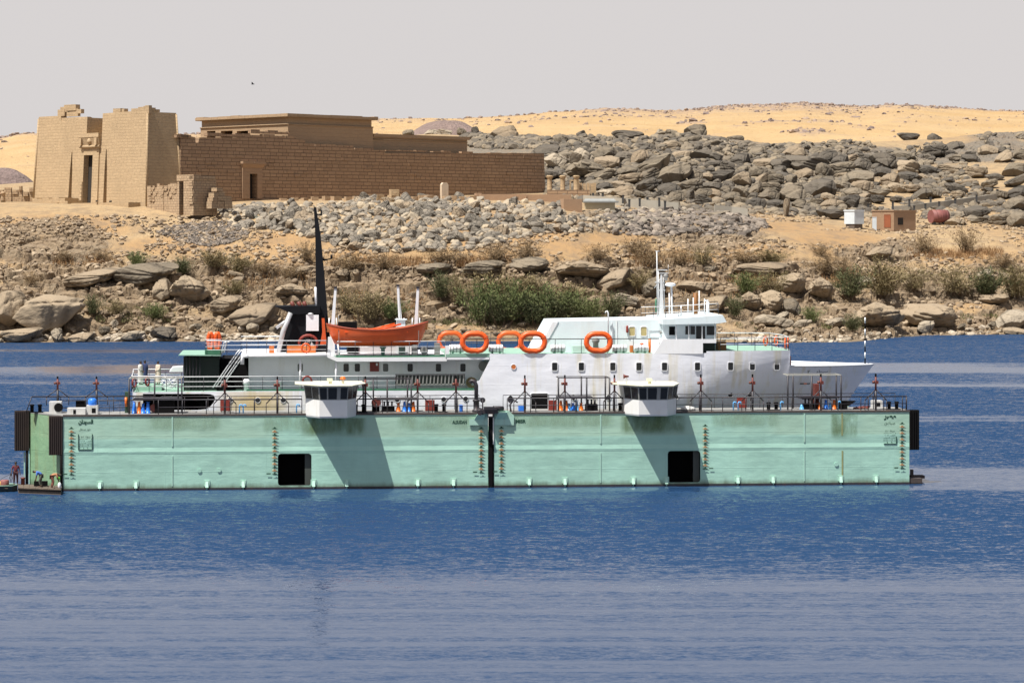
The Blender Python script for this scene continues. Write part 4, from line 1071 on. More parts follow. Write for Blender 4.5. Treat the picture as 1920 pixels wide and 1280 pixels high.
while x < hxe + .4:
    w = rr.uniform(2, 5); b.box(x, min(x + w, hxe + .82) - .04, 1.28, 3.0, zs + .1, zt + rr.uniform(-.04, .12)); x += w
part('roof_slab', b, M_HALL, hall)
# low rear block
lx = TX(876, 3.2); z1 = TZ(790, 260, 3.2); z2 = TZ(790, 254, 3.2)
b = MB(); b.box(hxe + .7, lx, 3.2, hyl - 2, ZB, z1); rb = part('rear_block', b, M_HALL, temple)
b = MB(); b.box(hxe + .75, lx + .4, 2.7, hyl - 1.5, z1 + .004, z2); b.tube((hxe + .8, 3.1, z1 - .5), (lx, 3.1, z1 - .5), .12, n=6); part('rear_cornice', b, M_HALL, rb)

# ---------------------------------------------------------------- small ruins round the temple
def tthing(name, label, cat, base, group=None): return thing(name, label, cat, base, TEMPLE, group)
yG0, yG1, yG2 = fy(276, -2.0), fy(336, -2.0), fy(366, -2.0)
zg = TZ(350, 386, -6) ; gy0 = H - (386 - HY) / F * 524
gate = tthing('ruined_gateway', 'small ruined stone gateway with rough low walls beside the foot of the pylon', 'gateway', (-2, yG1, gy0 - 1))
zof = lambda py, Y=525: H - (py - HY) / F * Y
b = MB(); zlo = zof(386) - 2; y = yG0
while y > yG1 + .3:
    w = rr.uniform(.6, 1.3); tz = zof(rr.choice([347, 349, 352, 345, 350])); 
    b.box(-2 + rr.uniform(-.08, .08), -1, max(y - w, yG1), y, zlo, tz); y -= w + .003
for _ in range(26):
    yy = rr.uniform(yG1 + .5, yG0 - .5); zz = rr.uniform(zof(380), zof(352)); b.box(-2.16, -1.9, yy, yy + rr.uniform(.4, .9), zz, zz + .38)
part('rough_wall', b, M_BRICKRUIN, gate)
ya, yb = fy(339, -2), fy(347.5, -2)
b = MB(); b.box(-2.4, -.8, ya, yG1 + .1, zlo, zof(342)); b.box(-2.45, -.9, yG2, yb, zlo, zof(341)); b.box(-2.5, -.7, yG2 - .1, yG1 + .2, zof(341) + .004, zof(330))
for k in range(9): b.box(-2.62, -2.3, yG2 + .1 * (k % 3), yG2 + 1.2 + .25 * (k % 2), zof(384) + k * .52, zof(384) + k * .52 + .45)
part('door_frame', b, M_BRICKRUIN, gate)
b = MB(); b.box(-.7, -.5, yb - .5, ya + .5, zlo, zof(343)); part('doorway_shade_panel', b, M_VOID, gate)  # dark panel paints the shade of the small gateway
b = MB(); xr = -2.3; xe = 3.2; b.box(-2.3, xe, yG2 - .02, yG2 + 1.1, zlo, zof(338)); b.box(-2.5, xe - .4, yG2 - .25, yG2 + 1.2, zof(338) + .003, zof(332)); b.box(xe - 1.0, xe, yG2 - .35, yG2 - .03, zlo, zof(352))
part('side_wall', b, M_BRICKRUIN, gate)
b = MB(); yq = fy(402, 2.0)
for (dx, w, t0, t1) in ((-.8, 1.3, 392, 379), (.6, 1.7, 392, 379), (2.4, 1.9, 392, 378), (-.6, 1.2, 378.8, 372), (.7, 3.4, 377.8, 369), (-.3, 1.1, 371.8, 363), (.9, 1.6, 368.8, 361), (.4, 1.5, 360.8, 354)): b.box(1 + dx, 1 + dx + w, yq - 1.5 + .1 * (t1 % 3), yq + .2, zof(t0), zof(t1))
part('broken_wall_end', b, M_BRICKRUIN, gate)
b = MB(); zp = zof(384, 540)
y = fy(60, -4); ye = fy(122, -4)
while y > ye + .2:
    w = rr.uniform(1.2, 2.6); b.box(-4 + rr.uniform(-.05, .05), -.6, max(ye, y - w) + .02, y, zp - 3, zof(371, 540) + rr.uniform(-.15, .1)); y -= w
b.box(-4.3, -.6, ye - 1.3, ye - .003, zp - 3, zof(377, 540))
for k in range(3): b.box(-4.6 - .4 * k, -4.1, ye + 2, y + 12, zp - 3, zof(380 + 2 * k, 540))
solo('stone_plinth', 'low stone plinth in front of the far end of the pylon', 'plinth', b, M_PYLON, (-4, ye, zp), TEMPLE)
b = MB(); b.box(-3.4, -.4, 1.5, fy(134, -3), 23.5, zof(380.5, 536)); solo('stone_step', 'long low stone step in front of the temple gate', 'step', b, M_PYLON, (-3.4, 1.5, 24), TEMPLE)
b = MB(); zr = wp(30, 378, 556).z; xs = wp(-40, 370, 556).x
x = wp(-30, 370, 560).x; xe = wp(61, 370, 560).x
while x < xe:
    w = rr.uniform(.7, 1.8); t = wp(0, rr.choice([356, 352, 360, 349, 358]), 560).z
    b.box(x, x + w - .03, 560 + rr.uniform(-.2, .2), 561.6, zr - 2, t - .9); b.box(x + .2, x + w - .1, 559.7 + rr.uniform(-.2, .2), 561.2, t - .897, t); x += w
solo('ruined_wall', 'crumbling low stone wall at the left edge beside the pylon', 'wall', b, M_BRICKRUIN, (xs, 560, zr))
b = MB(); b.lathe(wp(6, 372, 550), [(.5, -1), (.45, 0), (.4, .9), (.55, 1.0), (.3, 1.5)], 9); solo('broken_column', 'short broken column stump at the left edge in front of the ruined wall', 'column', b, M_BRICKRUIN, wp(6, 376, 550))
for px_, lab in ((181, 'dark small stone lying left of the others on the step under the gate'), (207, 'dark small stone in the middle of the three by the step'), (236, 'dark small stone nearest the pylon corner by the step')):
    boulder(px_, 377.5, 5, 4, 0, 'block', M_ROCKDARK, lab, 'stone', 'small dark stones in front of the pylon', name='stone', Y=533)

# stele, block row, low walls
g = wp(833, 374, 552); b = MB(); hw, ht = .78, wp(833, 342.5, 552).z - g.z
b.box(-hw, hw, -.42, .42, -1.2, ht - .45); b.hexa([(-hw, -.42, ht - .447), (hw, -.42, ht - .447), (hw, .42, ht - .447), (-hw, .42, ht - .447)], [(-hw * .55, -.42, ht), (hw * .55, -.42, ht), (hw * .55, .42, ht), (-hw * .55, .42, ht)])
b.v = [(x * math.cos(.5) - y * math.sin(.5) + g.x, x * math.sin(.5) + y * math.cos(.5) + g.y, z + g.z) for x, y, z in b.v]
solo('stone_stele', 'pale upright stele with a rounded top in front of the long temple wall', 'stele', b, paint('pale_stele', (.56, .45, .33), .9, .1, .8, (.4, .3, .2), .5, bump=.4), g)
blocks = [(531, 376, 14), (553, 375, 13), (571, 375, 14), (590, 374, 15), (612, 373, 15), (630, 372.5, 20), (652, 373, 14), (668, 372, 14), (687, 370, 18), (711, 369.5, 18), (738, 371, 22), (739, 363, 18), (757, 370, 16), (777, 372, 14), (789, 371, 11), (804, 370, 18), (820, 372.5, 10), (836, 372.5, 12), (851, 372.5, 12), (866, 372.5, 10), (884, 372.5, 18)]
where = ['at the end of the row nearest the side doorway', 'second from the doorway end of the row', 'third from the doorway end of the row', 'fourth from the doorway end of the row', 'just left of the funnel mast tip', 'in the rough part of the row', 'seventh in the row from the doorway', 'eighth in the row from the doorway', 'among the rough blocks of the row', 'right of the rough blocks', 'under the pointed pale stone', 'pale and pointed on top of another block', 'rounded, right of the pointed one', 'square, before the stele', 'narrow, before the stele', 'rough, left of the stele', 'touching the stele on its left', 'directly in front of the stele', 'touching the stele on its right', 'narrow, right of the stele', 'last in the row by the low brown walls']
for i, (px_, py_, w) in enumerate(blocks):
    Y = 541; s = F / Y; ww = w / s; hh = rr.uniform(7, 11) / s; c = wp(px_, py_, Y); b = MB(); rot = rr.uniform(.3, .8)
    q_ = [(-ww * .45, -ww * .35), (ww * .45, -ww * .35), (ww * .45, ww * .35), (-ww * .45, ww * .35)]
    q_ = [(x * math.cos(rot) - y * math.sin(rot), x * math.sin(rot) + y * math.cos(rot)) for x, y in q_]
    j = lambda: rr.uniform(-.07, .07)
    b.hexa([(c.x + x, c.y + y, c.z - hh) for x, y in q_], [(c.x + x * .95 + j(), c.y + y * .95 + j(), c.z + hh * (.5 if i != 11 else .8) + j()) for x, y in q_])
    solo('stone_block', f'brown stone block {where[i]}', 'stone block', b, M_PYLON if i in (11, 9, 10) else M_HALL, c, group='row of stone blocks in front of the temple wall')
def boxthing(name, label, cat, pxa, pxb, pyt, pyb, Y, d, m, group=None, rot=.0, frame=WORLD):
    a, e = wp(pxa, pyb, Y), wp(pxb, pyt, Y); b = MB(); b.box(0, e.x - a.x, 0, d, a.z - e.z - 1.2, 0)
    o = solo(name, label, cat, MB(), m, (a.x, Y, e.z)); o.data = None if False else b.mesh(name); o.data.materials.append(m); o.rotation_euler = (0, 0, rot); tag(o, group=group); return o
boxthing('mud_brick_wall', 'low brown mud brick enclosure with a lit corner, longer of the two', 'low wall', 902, 988, 364, 376, 546, 3.2, M_MUD, 'low brown walls at the end of the temple wall', .12)
boxthing('mud_brick_wall', 'low brown mud brick wall running on towards the shelter', 'low wall', 988, 1072, 364.5, 376, 548, 3.2, M_MUD, 'low brown walls at the end of the temple wall', .10)
boxthing('mud_brick_wall', 'short low brown wall stub at the start of the low enclosure', 'low wall', 893, 903, 362, 374, 550, 4, M_MUD, 'low brown walls at the end of the temple wall', .12)
boxthing('brick_pillar', 'square brown brick pillar in the rubble beside the grey-roofed shelter', 'pillar', 1057, 1093, 373, 413, 529, 2.6, M_MUD, None, .25)
sh = thing('shelter_hut', 'low beige hut with a flat grey sheet roof behind the brick pillar', 'hut', wp(1096, 392, 538))
a, e = wp(1097, 392, 538), wp(1153, 380, 538); b = MB(); b.box(a.x, e.x, 538, 542, a.z - 1, e.z); part('wall', b, paint('beige_plaster', (.42, .38, .27), .9, .1), sh)
a, e = wp(1095, 380, 537.6), wp(1160, 372.5, 537.6); b = MB(); b.box(a.x, e.x, 537.5, 543, a.z + .01, a.z + .35); b.hexa([(a.x, 537.5, a.z + .353), (e.x - .5, 537.5, a.z + .353), (e.x - .5, 543, a.z + .353), (a.x, 543, a.z + .353)], [(a.x + .3, 538.5, e.z), (e.x - .9, 538.5, e.z), (e.x - .9, 542.5, e.z), (a.x + .3, 542.5, e.z)])
part('roof', b, paint('grey_sheet', (.27, .28, .27), .6, .15, 1, (.25, .24, .22), .5), sh)
# columned kiosk at the end of the wall
kz = wp(1060, 362, 596).z; kio = thing('kiosk_ruin', 'little ruined kiosk with three slim columns at the end of the temple wall', 'kiosk', wp(1060, 362, 596))
b = MB(); a, e = wp(1026, 362, 596), wp(1106, 356.5, 596); b.box(a.x, e.x, 596, 599, a.z - 2, e.z); part('base', b, M_WALL, kio)
for px_ in (1030.5, 1055, 1080.5):
    c = wp(px_, 357, 597); h_ = wp(px_, 329, 597).z - c.z
    b = MB(); b.lathe(c, [(.62, 0), (.56, .2), (.52, h_ * .72), (.55, h_ * .78), (.86, h_ * .93), (.86, h_ * .95), (.62, h_ * .96), (.62, h_)], 12); part('column', b, M_PYLON, kio)
b = MB()
for i, px_ in enumerate((1086, 1093, 1100, 1107, 1112)):
    a, e = wp(px_, 360, 598.5), wp(px_ + 5.6, 343 + (i % 2), 598.5); b.box(a.x, e.x, 598.4 + .1 * (i % 2), 600, a.z - 2, e.z)
part('screen_wall', b, M_PYLON, kio)
b = MB(); a, e = wp(1068, 352, 604), wp(1086, 337, 604)
b.box(a.x, e.x, 604, 605, e.z - .35, e.z); b.box(a.x, a.x + .35, 604, 605, a.z - 1, e.z - .353); b.box(a.x + .9, a.x + 1.25, 604, 605, a.z - 1, e.z - .353); b.box(e.x - .35, e.x, 604, 605, a.z - 1, e.z - .353)
part('pavilion_frame', b, M_PYLON, kio)

# ---------------------------------------------------------------- visitor paths, posts, huts
M_CONC = paint('pale_concrete', (.38, .35, .29), .9, .12, .6, (.4, .36, .3), .4)
def pathstrip(name, label, pts, wpx, th):
    """a walled, raised path: its visible side is a pale parapet"""
    b = MB(); vs = []
    for (px_, pyt, pyb, Y) in pts:
        t, u = wp(px_, pyt, Y), wp(px_, pyb, Y); vs.append([(t.x, t.y, u.z - 1.2), (t.x, t.y, t.z), (t.x, t.y + th, t.z + .02), (t.x, t.y + th, u.z - 1.2)])
    b.loftpoly(vs); return solo(name, label, 'path', b, M_CONC, vs[0][1], kind='structure')
pathstrip('path', 'pale raised concrete path above the rubble', [(1094, 366, 369, 560), (1160, 371, 376, 556), (1230, 376, 384, 553), (1272, 380, 390, 552)], 8, 3)
pathstrip('path_curve', 'pale low path wall beside the boulder heap', [(1340, 384, 396, 560), (1372, 387, 394, 561), (1402, 391, 397, 560)], 8, 2)
pathstrip('ramp_path', 'pale ramp climbing behind the brick hut', [(1674, 387, 397, 604), (1712, 383.5, 396, 606), (1770, 377, 388, 612), (1830, 369, 376, 620), (1872, 363, 368, 626)], 8, 3)
post = None
M_POST = paint('dark_post', (.05, .05, .05), .6)
posts = [(1112, 372, 560), (1130, 372, 559), (1168, 376, 555), (1180, 384, 552), (1199.5, 382, 553), (1214, 380, 554), (1236, 381, 553), (1247, 387, 551.5), (1674, 388, 603), (1705, 383, 605), (1714, 395, 603), (1735, 391, 606), (1745, 379, 612), (1761, 387, 609), (1791, 382, 613), (1831, 374, 618), (1870, 364, 626), (1628, 392, 600)]
for i, (px_, py_, Y) in enumerate(posts):
    c = wp(px_, py_, Y)
    if post is None:
        post = thing('path_post', 'x', 'post', c, WORLD, 'dark posts along the paths'); b = MB(); b.box(c.x - .22, c.x + .22, c.y - .22, c.y + .22, c.z - .6, c.z + 1.0); pp = part('shaft', b, M_POST, post)
        b = MB(); b.box(c.x - .28, c.x + .28, c.y - .28, c.y + .28, c.z + 1.003, c.z + 1.18); part('lamp_head', b, M_POST, post); o = post
    else: o = dup(post, 'x', c)
    o['label'] = (f"dark post {('at the start of', 'second along', 'third along', 'fourth along', 'fifth along', 'sixth along', 'seventh along', 'at the lower end of')[i]} the raised path above the rubble" if i < 8 else f"dark post {('at the foot of', 'near the foot of', 'on the near edge at the foot of', 'second on the near edge of', 'on the far edge in the middle of', 'third on the near edge of', 'fourth on the near edge of', 'near the top of', 'at the top of')[i - 8]} the pale ramp" if i < 17 else 'dark post standing alone between the white hut and the brick hut')
wh = thing('white_hut', 'small white cabin on a dark block base beside the brick hut', 'cabin', wp(1583, 428, 561))
a, e, m_ = wp(1583, 420, 561), wp(1620, 396, 561), wp(1603, 420, 561)
M_WHITEHUT = paint('white_cabin_paint', (.62, .68, .72), .6, .08, 1, (.4, .38, .33), .3)
def prismhut(pxa, pxc, pxb, Y, z0, z1, da, db, grow=0):
    """a box seen corner-on: left end, near corner and right end at the given picture columns"""
    A, C_, B = wp(pxa, 400, Y + da), wp(pxc, 400, Y), wp(pxb, 400, Y + db); D = (A.x + B.x - C_.x, A.y + B.y - C_.y)
    pts = [(C_.x, C_.y), (B.x, B.y), D, (A.x, A.y)]; cx = sum(p[0] for p in pts) / 4; cy = sum(p[1] for p in pts) / 4
    pts = [(cx + (x - cx) * (1 + grow), cy + (y - cy) * (1 + grow)) for x, y in pts]
    return MB().hexa([(x, y, z0) for x, y in pts], [(x, y, z1) for x, y in pts])
z = lambda py, Y=561: wp(0, py, Y).z
part('cabin_walls', prismhut(1583, 1602, 1620, 561, z(420), z(396), 1.4, 1.6), M_WHITEHUT, wh); part('roof', prismhut(1583, 1602, 1620, 561, z(396) + .004, z(393.5), 1.4, 1.6, .08), M_WHITEHUT, wh)
part('base_blocks', prismhut(1585, 1602, 1618, 561.1, z(433), z(420) - .004, 1.3, 1.5, -.05), paint('dark_blocks', (.13, .10, .08), .9), wh)
bh = thing('brick_hut', 'brown brick hut with an orange-red plank door', 'hut', wp(1635, 428, 563))
part('wall', prismhut(1635, 1676, 1717, 563, z(433, 563), z(396, 563), 1.2, 4.2), M_MUD, bh); part('roof', prismhut(1635, 1676, 1717, 563, z(396, 563) + .004, z(394, 563), 1.2, 4.2, .04), M_MUD, bh)
A, C_ = wp(1635, 400, 564.2), wp(1676, 400, 563); fa = [(A.x, A.y), (C_.x, C_.y)]
quad = [(*fa[0], z(428, 563)), (*fa[1], z(428, 563)), (*fa[1], z(396, 563)), (*fa[0], z(396, 563))]
M_ODOOR = paint('orange_door', (.33, .10, .04), .6, .15, 2, (.25, .07, .03), .5)
b = MB(); b.patch(quad, .57, .84, .05, .78, .06, .1); d_ = part('door', b, M_ODOOR, bh); b = MB(); b.patch(quad, .555, .57, .05, .8, .1, .12); b.patch(quad, .84, .855, .05, .8, .1, .12); b.patch(quad, .57, .84, .78, .8, .1, .12); part('door_frame', b, M_ODOOR, d_)
B_ = wp(1717, 400, 567.2); quad = [(C_.x, C_.y, z(428, 563)), (B_.x, B_.y, z(428, 563)), (B_.x, B_.y, z(396, 563)), (C_.x, C_.y, z(396, 563))]
b = MB(); b.patch(quad, .18, .42, .2, .62, .02, .06); part('window', b, M_VOID, bh)
b = MB(); c = wp(1639.5, 428, 562.5); b.box(c.x - .42, c.x + .42, 562.1, 562.9, c.z - .5, wp(0, 408, 562.5).z); b.box(c.x - .46, c.x + .46, 562.06, 562.94, wp(0, 408, 562.5).z + .003, wp(0, 407, 562.5).z)
solo('white_cupboard', 'tall narrow white cupboard standing outside the brick hut', 'cupboard', b, M_WHITEHUT, c)
c = wp(1760, 406, 578); tk = thing('red_tank', 'faded red cylindrical tank lying among the boulders', 'tank', c); r_ = 12.5 * 578 / F; hl = 17 * 578 / F
M_TANK = paint('faded_red', (.24, .085, .075), .65, .2, 1.5, (.2, .07, .05), .6)
ax = Vector((.93, .36, 0)).normalized(); b = MB(); b.tube(c - ax * hl, c + ax * hl, r_, n=18); part('shell', b, M_TANK, tk)
b = MB(); [b.tube(c + ax * (hl * t - .08), c + ax * (hl * t + .08), r_ * 1.04, n=18) for t in (-.55, .1, .75)]; part('band', b, M_TANK, tk)
b = MB(); b.tube(c + ax * (hl + .02), c + ax * (hl + .06), r_ * .9, n=18); part('end_plate', b, paint('tank_end', (.10, .04, .035), .8), tk)
b = MB(); [b.box(c.x + ax.x * hl * t - .3, c.x + ax.x * hl * t + .3, c.y + ax.y * hl * t - 1, c.y + ax.y * hl * t + 1, c.z - r_ - .9, c.z - r_ * .85) for t in (-.6, .6)]; part('cradle', b, M_POST, tk)
for px_, lab in ((472, 'pale greenish block beside its twin on the rubble'), (484, 'slightly lower pale greenish block on the rubble')):
    c = wp(px_, 412 if px_ == 472 else 413, 515); b = MB(); b.box(c.x - .55, c.x + .55, c.y - .5, c.y + .5, c.z - .8, c.z + .75); b.box(c.x - .6, c.x + .6, c.y - .55, c.y + .55, c.z + .752, c.z + .85)
    solo('concrete_block', lab, 'concrete block', b, paint('greenish_concrete', (.42, .45, .38), .9), c, group='pair of pale blocks on the rubble')
# ================================================================ floating dock
def steel_mat(name, col, dirtc, amt=.5, dent=.5):
    m, nt, b = node_mat(name); v = coords(nt)
    n1 = noisen(nt, v, .35, 5, .6); n2 = noisen(nt, coords(nt, scale=(1.3, 1, .16)), 1.1, 6, .62); n3 = noisen(nt, v, 3.2, 4, .6)
    c = mixc(nt, ramp(nt, n1, .3, .7), tuple(x * .86 for x in col), tuple(min(1, x * 1.08) for x in col))
    c = mixc(nt, mathn(nt, 'MULTIPLY', ramp(nt, n2, .52, .75), amt), c, dirtc)
    c = mixc(nt, mathn(nt, 'MULTIPLY', ramp(nt, n3, .68, .8), amt * .7), c, (.20, .15, .09))
    sp = N(nt, 'ShaderNodeSeparateXYZ'); L(nt, v, sp.inputs[0])
    # big stain patches of old yellowish paint on the uppermost strakes
    pz = ramp(nt, mathn(nt, 'ADD', sp.outputs['Z'], mathn(nt, 'MULTIPLY', n1, .25)), 3.95, 4.1)
    px_ = ramp(nt, noisen(nt, coords(nt, scale=(.09, 0, 0), loc=(2.2, 0, 0)), 1, 2, .5), .40, .50)
    c = mixc(nt, mathn(nt, 'MULTIPLY', mathn(nt, 'MULTIPLY', pz, px_), .3), c, (.36, .42, .27))
    alg = mathn(nt, 'MULTIPLY', ramp(nt, mathn(nt, 'ADD', sp.outputs['Z'], mathn(nt, 'MULTIPLY', n2, .7)), .85, .45), .75)
    c = mixc(nt, alg, c, (.075, .085, .05))
    L(nt, c, b.inputs['Base Color']); b.inputs['Roughness'].default_value = .42
    d1 = noisen(nt, coords(nt, scale=(.5, 1, 1.5)), 1.0, 3, .5); d2 = noisen(nt, v, 1.6, 2, .4)
    # plating seams
    wv = N(nt, 'ShaderNodeTexBrick', i_Scale=1.0); L(nt, N(nt, 'ShaderNodeTexCoord').outputs['UV'], wv.inputs['Vector'])
    wv.inputs['Brick Width'].default_value = 5.1; wv.inputs['Row Height'].default_value = 1.38; wv.inputs['Mortar Size'].default_value = .025; wv.inputs['Mortar Smooth'].default_value = 1
    hh = mathn(nt, 'ADD', mathn(nt, 'ADD', d1, mathn(nt, 'MULTIPLY', d2, .35)), mathn(nt, 'MULTIPLY', wv.outputs['Fac'], .28))
    bumpn(nt, b, hh, dent, .10)
    return m
MINT = (.355, .59, .49)
M_MINT = steel_mat('mint_steel', MINT, (.28, .47, .38), .3, .35)
M_MINTD = steel_mat('mint_steel_dirty', (.20, .34, .20), (.20, .19, .07), .9, .5)
M_MINTP = paint('mint_fitting', (.38, .60, .50), .5, .1, 2, (.3, .3, .2), .4)
M_DECK = paint('rusty_deck', (.07, .055, .05), .8, .25, 1.5, (.2, .10, .05), .5)
M_WALK = paint('pale_deck_plates', (.27, .27, .26), .7, .2, .8, (.16, .11, .08), .6, streak=False)
M_BLACK = paint('black_parts_and_shade', (.006, .0055, .006), .9, .2, 1)  # for black parts, and as painted shade in recesses and open doors
M_BLACK.node_tree.nodes['Principled BSDF'].inputs['Specular IOR Level'].default_value = .15
M_BROWNRUB = paint('ribbed_fender', (.035, .022, .018), .8, .3, 1.0, (.06, .035, .02), .5)
M_PIPE = paint('black_pipe', (.03, .028, .035), .5, .2, 2, (.12, .05, .03), .4)
M_RUSTRED = paint('rust_red_pipe', (.16, .035, .025), .6, .2, 3, (.06, .025, .02), .5)
M_RED = paint('dark_red_panel', (.22, .028, .018), .55, .15, 2, (.1, .02, .02), .4)
M_BLUE = paint('valve_blue', (.03, .20, .75), .35, .1, 4)
M_LBLUE = paint('light_blue', (.12, .42, .80), .4, .1, 4)
M_ORANGE = paint('valve_orange', (.72, .16, .015), .4, .12, 4, (.4, .08, .01), .4)
M_WHITE = paint('cabin_white', (.78, .775, .75), .45, .05, 1.2, (.55, .5, .36), .35)
M_CABGREY = paint('cabin_grey', (.34, .335, .31), .5, .08, 1.2)
M_CREAM = paint('cream_paint', (.74, .72, .56), .5, .1, 2)
M_GREENTXT = paint('dark_green_lettering', (.012, .06, .035), .6, .1, 5)
M_ORMARK = paint('orange_lettering', (.40, .20, .08), .6, .15, 5)
M_YELMARK = paint('pale_mark_plate', (.62, .62, .40), .6, .1, 5)
def glass(name, col=(.012, .014, .016), r=.08):
    m, nt, b = node_mat(name); v = coords(nt); n = noisen(nt, v, .9, 2)
    L(nt, mixc(nt, n, col, tuple(c * 2.4 + .006 for c in col)), b.inputs['Base Color']); b.inputs['Roughness'].default_value = r; b.inputs['IOR'].default_value = 1.45
    return m
M_GLASS = glass('dark_window_glass', (.006, .007, .008), .25); M_GLASSY = glass('curtained_glass', (.26, .22, .10), .2); M_GLASSG = glass('grey_window_glass', (.06, .062, .06), .15)
DT = 5.70
X, Zd, Q = DOCK.X, DOCK.Z, DOCK.q
XA0, XA1, XB0, XB1, XE = X(118, 0), X(915, 0), X(926.5, 0), X(1705, 0), X(55, 4.4)

# lettering ----------------------------------------------------------------
AR = {'ا': (0xFE8D, 2), 'ل': (0xFEDD, 4), 'س': (0xFEB1, 4), 'و': (0xFEED, 2), 'د': (0xFEA9, 2), 'ن': (0xFEE5, 4), 'م': (0xFEE1, 4), 'ص': (0xFEB9, 4), 'ر': (0xFEAD, 2), 'خ': (0xFEA5, 4), 'ي': (0xFEF1, 4), 'ك': (0xFED9, 4), 'ح': (0xFEA1, 4), 'ع': (0xFEC9, 4), 'ط': (0xFEC1, 4), 'ت': (0xFE95, 4), 'ق': (0xFED5, 4), 'ه': (0xFEE9, 4), 'ب': (0xFE8F, 4), 'ض': (0xFEBD, 4), 'ء': (0xFE80, 1), 'ة': (0xFE93, 2)}
def shape_ar(s):
    out = []
    for w_ in s.split(' '):
        g = []
        for i, ch in enumerate(w_):
            if ch not in AR: g.append(ch); continue
            base, n = AR[ch]; prv = i > 0 and w_[i - 1] in AR and AR[w_[i - 1]][1] == 4; nxt = n == 4 and i + 1 < len(w_) and w_[i + 1] in AR and AR[w_[i + 1]][1] > 1
            g.append(chr(base + (0 if n == 1 else (3 if prv and nxt else 2 if nxt else 1 if prv else 0))))
        out.append(''.join(reversed(g)))
    return ' '.join(reversed(out))
def text_mb(mb, s, x0, x1, y, z0, z1, depth=.02, arabic=False, bold=.0):
    """flat raised letters filling the box x0..x1, z0..z1 just in front of the plane y"""
    cu = bpy.data.curves.new('lettering', 'FONT'); cu.body = shape_ar(s) if arabic else s; cu.offset = bold; cu.resolution_u = 3; cu.fill_mode = 'FRONT'
    o = bpy.data.objects.new('lettering', cu); COL.objects.link(o); bpy.context.view_layer.update()
    me = bpy.data.meshes.new_from_object(o.evaluated_get(bpy.context.evaluated_depsgraph_get()))
    bpy.data.objects.remove(o)
    if not len(me.vertices): return False
    c = np.array([v.co[:] for v in me.vertices]); lo, hi = c.min(0), c.max(0); sz = np.maximum(hi - lo, 1e-4)
    vs = [(x0 + (p[0] - lo[0]) / sz[0] * (x1 - x0), y - depth, z0 + (p[1] - lo[1]) / sz[1] * (z1 - z0)) for p in c]
    mb.add(vs, [tuple(p.vertices) for p in me.polygons]); bpy.data.meshes.remove(me); return True
def letters(name, s, pxa, pxb, pyt, pyb, yl, m, parent, arabic=False, bold=.0):
    b = MB(); lines = s if isinstance(s, list) else [(s, pxa, pxb, pyt, pyb)]
    for t, a, c, d, e in lines: text_mb(b, t, X(a, yl), X(c, yl), yl, Zd(a, e, yl), Zd(a, d, yl), .02, arabic, bold)
    if b.v: return part(name, b, m, parent)

def wall_face(b, x0, x1, hole, y=0.0):
    """outer skin of the wing wall with its rubbing knuckle, the pump-room opening left out"""
    prof_ = [(.12, 0), (.28, 0), (1.5, .0), (2.70, 0), (2.90, -.025), (3.22, .014), (3.75, -.008), (4.4, 0), (5.62, 0)]
    xs = sorted(set([x0, x1] + ([hole[0], hole[1]] if hole else []) + list(np.linspace(x0, x1, 9))))
    n = len(prof_); vs = [(x, y + dy, z) for x in xs for z, dy in prof_]; fs = []
    for i in range(len(xs) - 1):
        for k in range(n - 1):
            if hole and hole[0] - 1e-6 <= xs[i] and xs[i + 1] <= hole[1] + 1e-6 and 1 <= k <= 2: continue
            fs.append((i * n + k, (i + 1) * n + k, (i + 1) * n + k + 1, i * n + k + 1))
    b.add(vs, fs, False)

